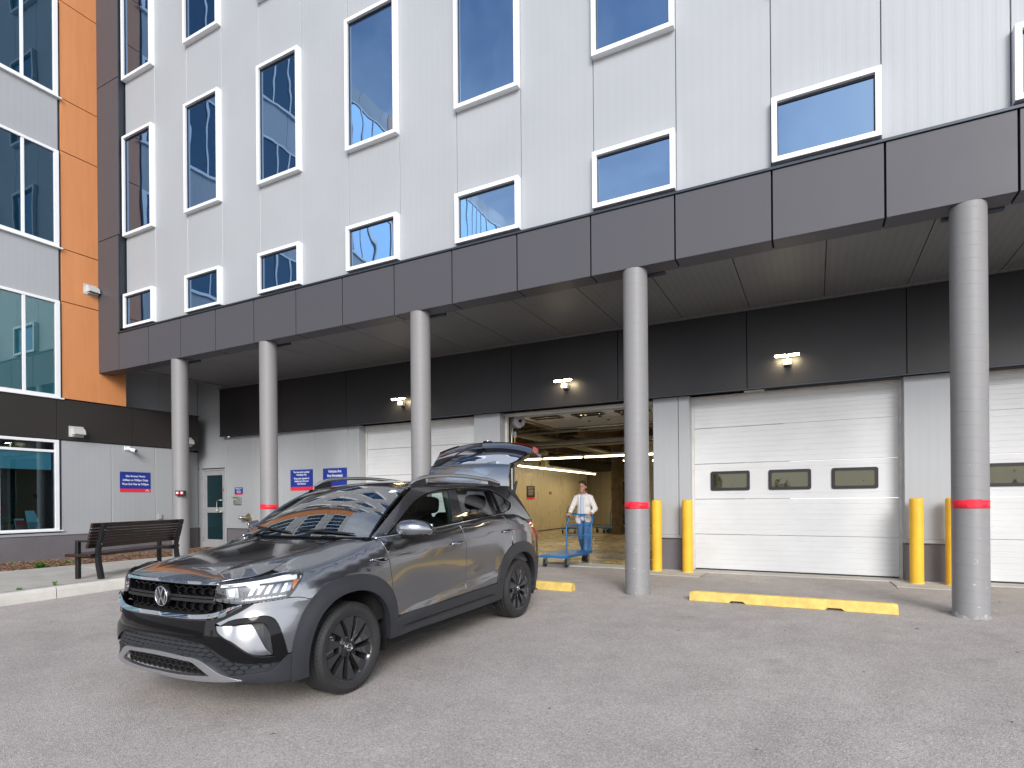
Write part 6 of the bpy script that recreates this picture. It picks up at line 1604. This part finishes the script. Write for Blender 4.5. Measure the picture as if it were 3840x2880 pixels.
# rear wiper and badge on the gate
q = CM(); b0 = gatep(.515, -.392, 0)+Vector((-.02, 0, .03)); q.tube(b0, b0+Vector((-.02, 0, .03)), .028, .022); tipw = gatep(.40, -.235, -.30)+Vector((-.02, 0, .03)); q.path([b0+Vector((-.02, 0, .02)), (b0+tipw)/2+Vector((-.02, 0, .03)), tipw], [.022, .016, .008], 8)
q.obj('rear_wiper', 'matte', gate)
q = CM(); q.path([gatep(.37, -.19, .02)+Vector((-.012, 0, .018)), gatep(.37, -.19, -.22)+Vector((-.012, 0, .018)), gatep(.40, -.24, -.46)+Vector((-.012, 0, .018))], .006, 6); q.obj('rear_wiper_blade', 'matte', gate)
nb = (gatep(.62, -.55, 0)-gatep(.56, -.55, 0)).normalized(); cb_ = gatep(.614, -.55, 0)+nb*.008; upv = (gatep(.612, -.50, 0)-gatep(.606, -.60, 0)).normalized()
emblem(gate, Matrix(((0, upv.x, nb.x, cb_.x), (1, 0, 0, cb_.y), (0, upv.z, nb.z, cb_.z), (0, 0, 0, 1))), .06)
# ---------------- tail opening, inside of the boot
q = CM()
for sg in (1, -1): q.path([(2.945, .60*sg, 1.485), (3.00, .66*sg, 1.40), (3.085, .70*sg, 1.28), (3.20, .74*sg, 1.12), (3.26, .74*sg, .95), (3.28, .72*sg, .80)], .03, 8)
q.path([(2.945, -.60, 1.485), (2.965, -.3, 1.497), (2.97, 0, 1.50), (2.965, .3, 1.497), (2.945, .60, 1.485)], .022, 8)
q.obj('tailgate_seal', 'matte', car)
# ---------------- wheels
def wheel(cx, sg):
    w_ = bpy.data.objects.new('wheel', None); COL.objects.link(w_); w_.empty_display_size = .1
    F0 = CMAT @ Matrix.Translation((cx, 0, 0)); adopt(w_, car)
    W4 = Matrix(((1, 0, 0, cx), (0, 0, sg, sg*.775), (0, 1, 0, .334), (0, 0, 0, 1)))     # local z = outwards
    R_ = .3345; hw = .108
    q = CM(); prof = [(.238, -.100), (.250, -.108), (.275, -.113), (.300, -.111), (.318, -.103), (.328, -.090)]
    tread = [(-.086, 0), (-.062, 0), (-.060, -.007), (-.052, -.007), (-.050, 0), (-.026, 0), (-.024, -.007), (-.016, -.007), (-.014, 0), (.014, 0), (.016, -.007), (.024, -.007), (.026, 0), (.050, 0), (.052, -.007), (.060, -.007), (.062, 0), (.086, 0)]
    prof += [(R_+d-.004*(abs(z)/.09)**3, z) for z, d in tread]; prof += [(r, -z) for r, z in reversed([(.238, -.100), (.250, -.108), (.275, -.113), (.300, -.111), (.318, -.103), (.328, -.090)])]
    prof = [(r, z) for r, z in prof]
    # raised sidewall ring
    prof = prof[:-4]+[(.297, .1115), (.295, .1135), (.289, .1140), (.286, .1128)]+prof[-3:]
    q.lathe(prof, W4, 96)
    # shoulder blocks
    for k in range(72):
        a = 2*PI*k/72; 
        for z0, z1 in ((.064, .100), (-.100, -.064)):
            vs = []
            for r, z, da in ((R_+.0005, z0, 0), (R_+.0005, z0, .052), (R_-.0095, z1, .052), (R_-.0095, z1, 0)): vs.append(W4 @ Vector((r*math.cos(a+da), r*math.sin(a+da), z)))
            for r, z, da in ((R_-.004, z0, 0), (R_-.004, z0, .052), (R_-.016, z1, .052), (R_-.016, z1, 0)): vs.append(W4 @ Vector((r*math.cos(a+da), r*math.sin(a+da), z)))
            q.add(vs, [(0, 1, 2, 3), (0, 4, 5, 1), (3, 2, 6, 7), (0, 3, 7, 4), (1, 5, 6, 2)])
    q.obj('tyre', 'tyre', w_)
    q = CM(); q.lathe([(.246, -.10), (.238, -.095), (.225, -.08), (.212, -.05), (.210, .055), (.222, .080), (.232, .093), (.241, .103), (.2445, .101), (.246, .094)], W4, 72); q.obj('rim', 'wheelblk', w_)
    q = CM()
    for k in range(10):
        a0 = 2*PI*k/10+.10
        def pt(r, a, z): return W4 @ Vector((r*math.cos(a0+a), r*math.sin(a0+a), z))
        # broad blade: high leading edge, falling trailing edge
        N_ = 5; rows = []
        for j in range(N_+1):
            t = j/N_; r = .050+(.233-.050)*t; wd = .20+.37*t**.8 if k % 2 == 0 else .20+.31*t**.8; tw = .04*t
            zf = .078+.017*math.sin(PI*t*.55); 
            rows.append([pt(r, tw-.02, zf-.060), pt(r, tw, zf), pt(r, tw+wd*.80, zf-.006-.006*t), pt(r, tw+wd*.92, zf-.022-.012*t), pt(r, tw+wd, zf-.060)])
        vs = [v for rw in rows for v in rw]
        q.add(vs, [(j*5+i, j*5+i+1, (j+1)*5+i+1, (j+1)*5+i) for j in range(N_) for i in range(4)], False)
        q.add(rows[-1], [(0, 1, 2, 3, 4)])
    q.obj('spokes', 'wheelblk', w_, bevel=.0015)
    q = CM(); q.lathe([(.085, .02), (.080, .060), (.062, .072), (.044, .070), (.040, .076), (.036, .083), (0, .084)], W4, 32); q.obj('hub', 'wheelblk', w_)
    for k in range(5):
        a = 2*PI*k/5+.3; c = Vector((.057*math.cos(a), .057*math.sin(a), 0)); q = CM(); q.tube(W4 @ (c+Vector((0, 0, .05))), W4 @ (c+Vector((0, 0, .080))), .0115, .010, 6); q.obj('wheel_bolt', 'matte', w_)
    E4 = W4 @ Matrix.Translation((0, 0, .0835)) @ Matrix.Rotation(PI if sg < 0 else 0, 4, 'Y') if False else W4 @ Matrix.Translation((0, 0, .0835)) @ Matrix.Rotation(.9 if cx < 1 else 2.2, 4, 'Z')
    emblem(w_, E4, .029, .003)
    q = CM(); q.lathe([(.165, -.01), (.165, .012), (.055, .012), (.055, -.01)], W4, 40); q.obj('brake_disc', 'disc', w_)
    q = CM(); R4 = W4 @ Matrix.Rotation(math.radians(175), 4, 'Z'); q.box(.105, .185, -.08, .08, -.035, .038, R4); q.obj('brake_caliper', 'satin', w_, bevel=.01)
    q = CM(); q.lathe([(.208, -.098), (0, -.098)], W4, 40); q.obj('wheel_back', 'under', w_)
for cx in (0, 2.69):
    for sg in (1, -1): wheel(cx, sg)
# wheel housings, floor, sills
for cx in (0, 2.69):
    for sg in (1, -1):
        q = CM(); n = 36; vs = []
        for i in range(n+1):
            a = math.radians(-18+216*i/n); c, s_ = math.cos(a), math.sin(a); r = .435/((abs(c)**2.3+abs(s_)**2.3)**(1/2.3))
            for y in (.50, .62, .74, .845): vs.append((cx+r*c, y*sg, .334+r*s_+(.004*math.sin(i*2.1) if y < .8 else 0)))
        q.add(vs, [(i*4+j, i*4+j+1, (i+1)*4+j+1, (i+1)*4+j) for i in range(n) for j in range(3)], True)
        q.add([(cx-.45, .50*sg, .2), (cx+.45, .50*sg, .2), (cx+.45, .50*sg, .8), (cx-.45, .50*sg, .8)], [(0, 1, 2, 3)]); q.obj('wheel_housing', 'matte', car)
q = CM(); q.box(-.70, .46, -.48, .48, .29, .78); q.box(.46, 2.24, -.80, .80, .21, .34); q.box(2.2, 3.3, -.48, .48, .22, .60); q.box(3.1, 3.45, -.70, .70, .34, .62); q.box(-.70, -.45, -.56, .56, .29, .62); q.obj('underbody', 'under', car)
q = CM(); q.tube((2.05, .72, .28), (2.05, .80, .22), .02, n=6); q.box(2.20, 2.24, .62, .80, .18, .30); q.obj('mud_flap', 'matte', car)
for sg in (1, -1):
    patch('inner_door_skin', (lambda u, z: (S(u, z)[0], S(u, z)[1]*sg, z)), ux([(.46, .46), (2.30, .46), (2.46, .96), (2.40, 1.12), (1.5, 1.10), (.46, 1.06)]), 'under', car, -.022, 0, .10)
q = CM(); q.box(.30, .46, -.83, .83, .46, .98); q.obj('bulkhead', 'under', car)
q = CM(); q.box(3.20, 3.26, -.72, .72, .6, .78); q.box(2.3, 3.25, -.50, .50, .60, .62); q.box(2.3, 3.2, .50, .80, .60, 1.10); q.box(2.3, 3.2, -.80, -.50, .60, 1.10); q.obj('boot_lining', 'dash', car)
# ---------------- cabin
q = CM(); n = 18; vs = []
for i in range(n+1):
    y = -.72+1.44*i/n
    for x, z in ((.36, 1.075), (.60, 1.085), (.82, 1.075), (.90, 1.03), (.90, .86), (.80, .70)): vs.append((x+.04*math.cos(i*.35), y, z+(.035*math.exp(-((y-.37)/.2)**2) if x < .95 and z > 1 else 0)))
q.add(vs, [(i*6+j, i*6+j+1, (i+1)*6+j+1, (i+1)*6+j) for i in range(n) for j in range(5)], True); q.obj('dashboard', 'dash', car, bevel=0)
q = CM(); R4 = Matrix.Translation((1.02, .37, 1.0)) @ Matrix.Rotation(math.radians(-68), 4, 'Y'); q.path([R4 @ Vector((.185*math.cos(2*PI*k/28), .185*math.sin(2*PI*k/28), 0)) for k in range(28)], .014, 8, True); q.box(-.05, .05, -.07, .07, -.02, .02, R4); q.box(-.015, .015, -.175, .175, -.01, .01, R4); q.tube((.85, .37, .93), (1.02, .37, 1.0), .03); q.obj('steering_wheel', 'matte', car)
def seat(x, y, w_=.50, rear=False, hr=True):
    q = CM()
    def blob(cx, cy_, cz, hx, hy, hz_, rot=0, nn=10):
        F_ = Matrix.Translation((cx, cy_, cz)) @ Matrix.Rotation(rot, 4, 'Y'); vs = []; a_, b_ = 18, 10
        for j in range(b_+1):
            ph = -PI/2+PI*j/b_
            for i in range(a_):
                t = 2*PI*i/a_; e = lambda v, p: (abs(v)**p)*(1 if v > 0 else -1)
                vs.append(F_ @ Vector((hx*e(math.cos(ph), .5)*e(math.cos(t), .5), hy*e(math.cos(ph), .5)*e(math.sin(t), .5), hz_*e(math.sin(ph), .5))))
        q.add(vs, [(j*a_+i, j*a_+(i+1) % a_, (j+1)*a_+(i+1) % a_, (j+1)*a_+i) for j in range(b_) for i in range(a_)], True)
    blob(x-.02, y, .58, .27, w_/2, .09); blob(x+.27, y, .90, .07, w_/2, .32, math.radians(14)); 
    blob(x+.25, y+w_*.40, .86, .09, .05, .25, math.radians(14)); blob(x+.25, y-w_*.40, .86, .09, .05, .25, math.radians(14))
    if hr:
        blob(x+.375, y, 1.325, .055, .13, .085, math.radians(8)); 
        for d in (-.05, .05): q.tube((x+.33, y+d, 1.18), (x+.37, y+d, 1.30), .007)
    q.obj('seat', 'seat', car)
seat(1.28, .37); seat(1.28, -.37); seat(2.16, .40, .50); seat(2.16, -.40, .50); seat(2.16, 0, .3, hr=False)
patch('roof_lining', R, [(1.08, -.55), (2.90, -.55), (2.90, .55), (1.08, .55)], 'lining', car, -.035, 0, .12, ctr=(1.8, 0, 0))
for sg in (1, -1):
    q = CM()
    for pts in ([(.50, 1.10), (.75, 1.25), (1.02, 1.40), (1.25, 1.46)], [(1.52, 1.13), (1.66, 1.49)], [(2.44, 1.18), (2.46, 1.47)], [(2.86, 1.15), (2.86, 1.45)], [(1.25, 1.465), (1.8, 1.50), (2.4, 1.48), (2.85, 1.44)]):
        q.path([(x, (gy(x, z)-.055)*sg, z) for x, z in pts], .035 if len(pts) > 2 else .045, 8)
    q.obj('inner_pillar', 'lining', car)
q = CM(); q.box(.98, 1.01, -.12, .12, 1.39, 1.455); q.tube((.95, 0, 1.50), (.99, 0, 1.44), .012); q.obj('inside_mirror', 'matte', car, bevel=.01)
q = CM(); q.box(2.0, 2.4, -.65, .65, .4, .62); q.box(.9, 1.9, -.12, .12, .4, .78); q.obj('centre_console', 'dash', car, bevel=.01)
# ================================================================== PERSON PUSHING THE CART
M['skin'] = mat('skin', (.48, .25, .17), .5, 0, .06, 8); M['hair'] = mat('dark_hair', (.035, .022, .015), .5, 0, .3, 60)
M['shirt'] = mat('white_overshirt', (.74, .71, .68), .85, 0, .05, 8, .3, 30); M['tee'] = mat('pale_blue_tee', (.50, .56, .68), .85); M['denim'] = mat('blue_denim', (.065, .16, .33), .85, 0, .18, 10, .2, 120)
M['shoe'] = mat('dark_shoes', (.04, .035, .035), .5); M['eye'] = mat('eye', (.02, .015, .012), .2); M['lip'] = mat('lips', (.38, .14, .11), .5)
def blob(q, c, r, F=None, n=16, m=10):
    c = Vector(c); vs = []
    for j in range(m+1):
        ph = -PI/2+PI*j/m
        for i in range(n):
            t = 2*PI*i/n; v = Vector((r[0]*math.cos(ph)*math.cos(t), r[1]*math.cos(ph)*math.sin(t), r[2]*math.sin(ph))); vs.append(c+((F @ v) if F else v))
    q.add(vs, [(j*n+i, j*n+(i+1) % n, (j+1)*n+(i+1) % n, (j+1)*n+i) for j in range(m) for i in range(n)], True)
def limb(q, a, b_, ra, rb, n=14):
    q.tube(a, b_, ra, rb, n); blob(q, a, (ra,)*3, n=12, m=8); blob(q, b_, (rb,)*3, n=12, m=8)
def fuse(q, name, m, parent, vox=.012, it=6):
    o = q.obj(name, m, parent); r = o.modifiers.new('fuse', 'REMESH'); r.mode = 'VOXEL'; r.voxel_size = vox; r.use_smooth_shade = True
    s_ = o.modifiers.new('smooth', 'SMOOTH'); s_.factor = .5; s_.iterations = it; return o
pp = thing('person', 'person in white overshirt and blue jeans pushing the cart out of the bay', 'person', (-4.36, 11.62, .018), 0, local=True)
# local: faces -y, x to the viewer's right; mid-stride
hipL, hipR = Vector((.085, .0, .86)), Vector((-.085, .0, .86)); kneeL, kneeR = Vector((.10, -.13, .47)), Vector((-.09, .05, .46)); ankL, ankR = Vector((.10, -.17, .085)), Vector((-.09, .26, .12))
shL, shR = Vector((.185, -.05, 1.335)), Vector((-.185, -.05, 1.335)); elL, elR = Vector((.27, -.06, 1.07)), Vector((-.27, -.06, 1.07)); wrL, wrR = Vector((.235, -.245, .975)), Vector((-.235, -.245, .975))
neck = Vector((0, -.05, 1.36)); head = Vector((.0, -.095, 1.53))
q = MB(); limb(q, (0, 0, .88), (0, -.02, 1.10), .115, .105); blob(q, (0, -.035, 1.22), (.155, .10, .16)); blob(q, (0, .0, .88), (.15, .105, .11))
limb(q, shL+Vector((-.045, 0, -.06)), elL, .040, .036); limb(q, elL, wrL, .036, .025); limb(q, shR+Vector((.045, 0, -.06)), elR, .040, .036); limb(q, elR, wrR, .036, .025)
for h, k, a in ((hipL, kneeL, ankL), (hipR, kneeR, ankR)): limb(q, h, k, .082, .055); limb(q, k, a, .056, .036)
limb(q, (0, -.03, 1.30), (0, -.075, 1.45), .055, .052); blob(q, (shL+shR)/2+Vector((0, .01, -.03)), (.165, .058, .045))
blob(q, head+Vector((0, .01, .025)), (.077, .095, .10)); blob(q, head+Vector((0, -.03, -.05)), (.055, .062, .062)); blob(q, head+Vector((0, -.098, -.005)), (.011, .018, .024)); blob(q, head+Vector((0, -.06, -.10)), (.028, .03, .02))
for sx in (-1, 1): blob(q, head+Vector((.078*sx, .012, .0)), (.010, .02, .03))
for sg, w in ((1, wrL), (-1, wrR)):
    palm = w+Vector((-.01*sg, -.055, -.012)); limb(q, w, palm, .025, .030, 10); blob(q, palm, (.038, .040, .018))
    for f in range(4):
        x = palm.x+(-.030+.020*f); L_ = (.030, .036, .034, .026)[f]
        a = Vector((x, palm.y-.030, palm.z+.008)); b_ = a+Vector((0, -.026, .002)); c = b_+Vector((0, -.006, -L_*.9)); limb(q, a, b_, .0095, .009, 8); limb(q, b_, c, .009, .008, 8); limb(q, c, c+Vector((0, .018, -.008)), .008, .007, 8)
    a = palm+Vector((-.036*sg, -.005, -.004)); limb(q, a, a+Vector((-.012*sg, -.022, -.018)), .011, .010, 8); limb(q, a+Vector((-.012*sg, -.022, -.018)), a+Vector((-.004*sg, -.040, -.030)), .010, .008, 8)
fuse(q, 'body', 'skin', pp, .0085, 3)
q = MB()
for h, k, a in ((hipL, kneeL, ankL), (hipR, kneeR, ankR)): limb(q, h, k, .100, .076); limb(q, k, a+Vector((0, 0, .01)), .076, .070)
blob(q, (0, .01, .90), (.160, .122, .10)); fuse(q, 'jeans', 'denim', pp, .014, 5)
q = MB()
limb(q, shL+Vector((-.03, 0, -.035)), elL, .070, .056); limb(q, shR+Vector((.03, 0, -.035)), elR, .070, .056); limb(q, elL, elL+(wrL-elL)*.72, .056, .046); limb(q, elR, elR+(wrR-elR)*.72, .056, .046)
blob(q, (0, -.03, 1.22), (.180, .120, .17)); blob(q, (0, -.005, 1.02), (.165, .125, .22)); blob(q, (.10, -.07, .86), (.085, .060, .12)); blob(q, (-.10, -.07, .86), (.085, .060, .12)); blob(q, (0, .06, .86), (.16, .075, .14)); blob(q, (0, -.045, 1.325), (.225, .086, .068))
fuse(q, 'overshirt', 'shirt', pp, .014, 4)
q = MB(); limb(q, (0, -.120, 1.30), (0, -.115, .86), .048, .055); blob(q, (0, -.075, 1.36), (.062, .06, .025)); fuse(q, 'undershirt', 'tee', pp, .012, 3)
q = MB(); q.path([(.075, -.055, 1.40), (.070, -.12, 1.34), (.055, -.158, 1.20), (.060, -.150, 1.0), (.075, -.135, .84)], .014, 8); q.path([(-.075, -.055, 1.40), (-.070, -.12, 1.34), (-.055, -.158, 1.20), (-.060, -.150, 1.0), (-.075, -.135, .84)], .014, 8); q.obj('collar', 'shirt', pp)
q = MB(); blob(q, head+Vector((0, .025, .045)), (.088, .098, .096)); blob(q, head+Vector((0, .065, -.01)), (.080, .050, .09)); blob(q, head+Vector((.04, -.03, .095)), (.05, .055, .035)); blob(q, head+Vector((-.03, -.02, .10)), (.05, .05, .03)); fuse(q, 'hair', 'hair', pp, .010, 3)
q = MB()
for sx in (-1, 1): blob(q, head+Vector((.028*sx, -.080, .008)), (.011, .008, .006), n=10, m=6); q.path([head+Vector((.014*sx, -.090, .026)), head+Vector((.030*sx, -.089, .030)), head+Vector((.046*sx, -.078, .025))], .0035, 6)
q.obj('eyes', 'eye', pp)
q = MB(); q.path([head+Vector((-.022, -.083, -.052)), head+Vector((0, -.092, -.050)), head+Vector((.022, -.083, -.052))], .005, 6); q.obj('mouth', 'lip', pp)
for nm, a, rot in (('L', ankL, 0), ('R', ankR, math.radians(28))):
    q = MB(); F_ = Matrix.Rotation(rot, 3, 'X'); blob(q, a+Vector((0, .0, -.03)), (.045, .062, .050), F_); blob(q, a+F_ @ Vector((0, -.095, -.050)), (.046, .095, .034), F_); q.box(a.x-.043, a.x+.043, a.y-.18, a.y+.055, a.z-.087, a.z-.066) if rot == 0 else None
    fuse(q, 'shoe', 'shoe', pp, .010, 3)
# ================================================================== SMALL THINGS ON THE GROUND
M['grit'] = mat('loose_grit', (.30, .28, .26), .9, 0, .4, 30)
q = MB(); rnd = random.Random(77)
for k in range(5200):
    if k < 1500: x, y = rnd.uniform(-9.5, 2.2), rnd.uniform(9.4, 10.36)
    elif k < 2300: cx = rnd.choice([-2.16, 1.474, 1.474, -5.78]); a = rnd.uniform(0, 2*PI); r = .17+abs(rnd.gauss(0, .16)); x, y = cx+r*math.cos(a), 7.79+r*math.sin(a)
    elif k < 2900: x, y = curb_x(5)+abs(rnd.gauss(0, .06))+.01, rnd.uniform(3, 8)
    else: x, y = rnd.uniform(-8, 3.5), rnd.uniform(1.6, 8.5)
    s_ = rnd.uniform(.002, .0055)*(1.4 if k < 2300 else 1); z = gz(y)
    p = Vector((x, y, z)); vs = [p+Vector((rnd.uniform(.6, 1.3)*s_*math.cos(t), rnd.uniform(.6, 1.3)*s_*math.sin(t), -.001)) for t in (0, 2.1, 4.2)]+[p+Vector((rnd.uniform(-.3, .3)*s_, rnd.uniform(-.3, .3)*s_, s_*1.1))]
    q.add(vs, [(0, 1, 3), (1, 2, 3), (2, 0, 3)])
q.obj('loose_grit', 'grit', None, kind='stuff')
M['dryleaf'] = mat('dry_leaf', (.16, .10, .05), .8, 0, .3, 30)
q = MB()
for k in range(46):
    x, y = rnd.uniform(-8.5, 3), rnd.uniform(2.0, 9.8); s_ = rnd.uniform(.012, .03); a = rnd.uniform(0, PI); p = Vector((x, y, gz(y)+.002)); d = Vector((math.cos(a), math.sin(a), 0))*s_; e_ = Vector((-math.sin(a), math.cos(a), 0))*s_*.4
    q.add([p-d, p+e_+Vector((0, 0, .006)), p+d, p-e_+Vector((0, 0, .004))], [(0, 1, 2, 3)])
q.obj('dry_leaves', 'dryleaf', None, kind='stuff')
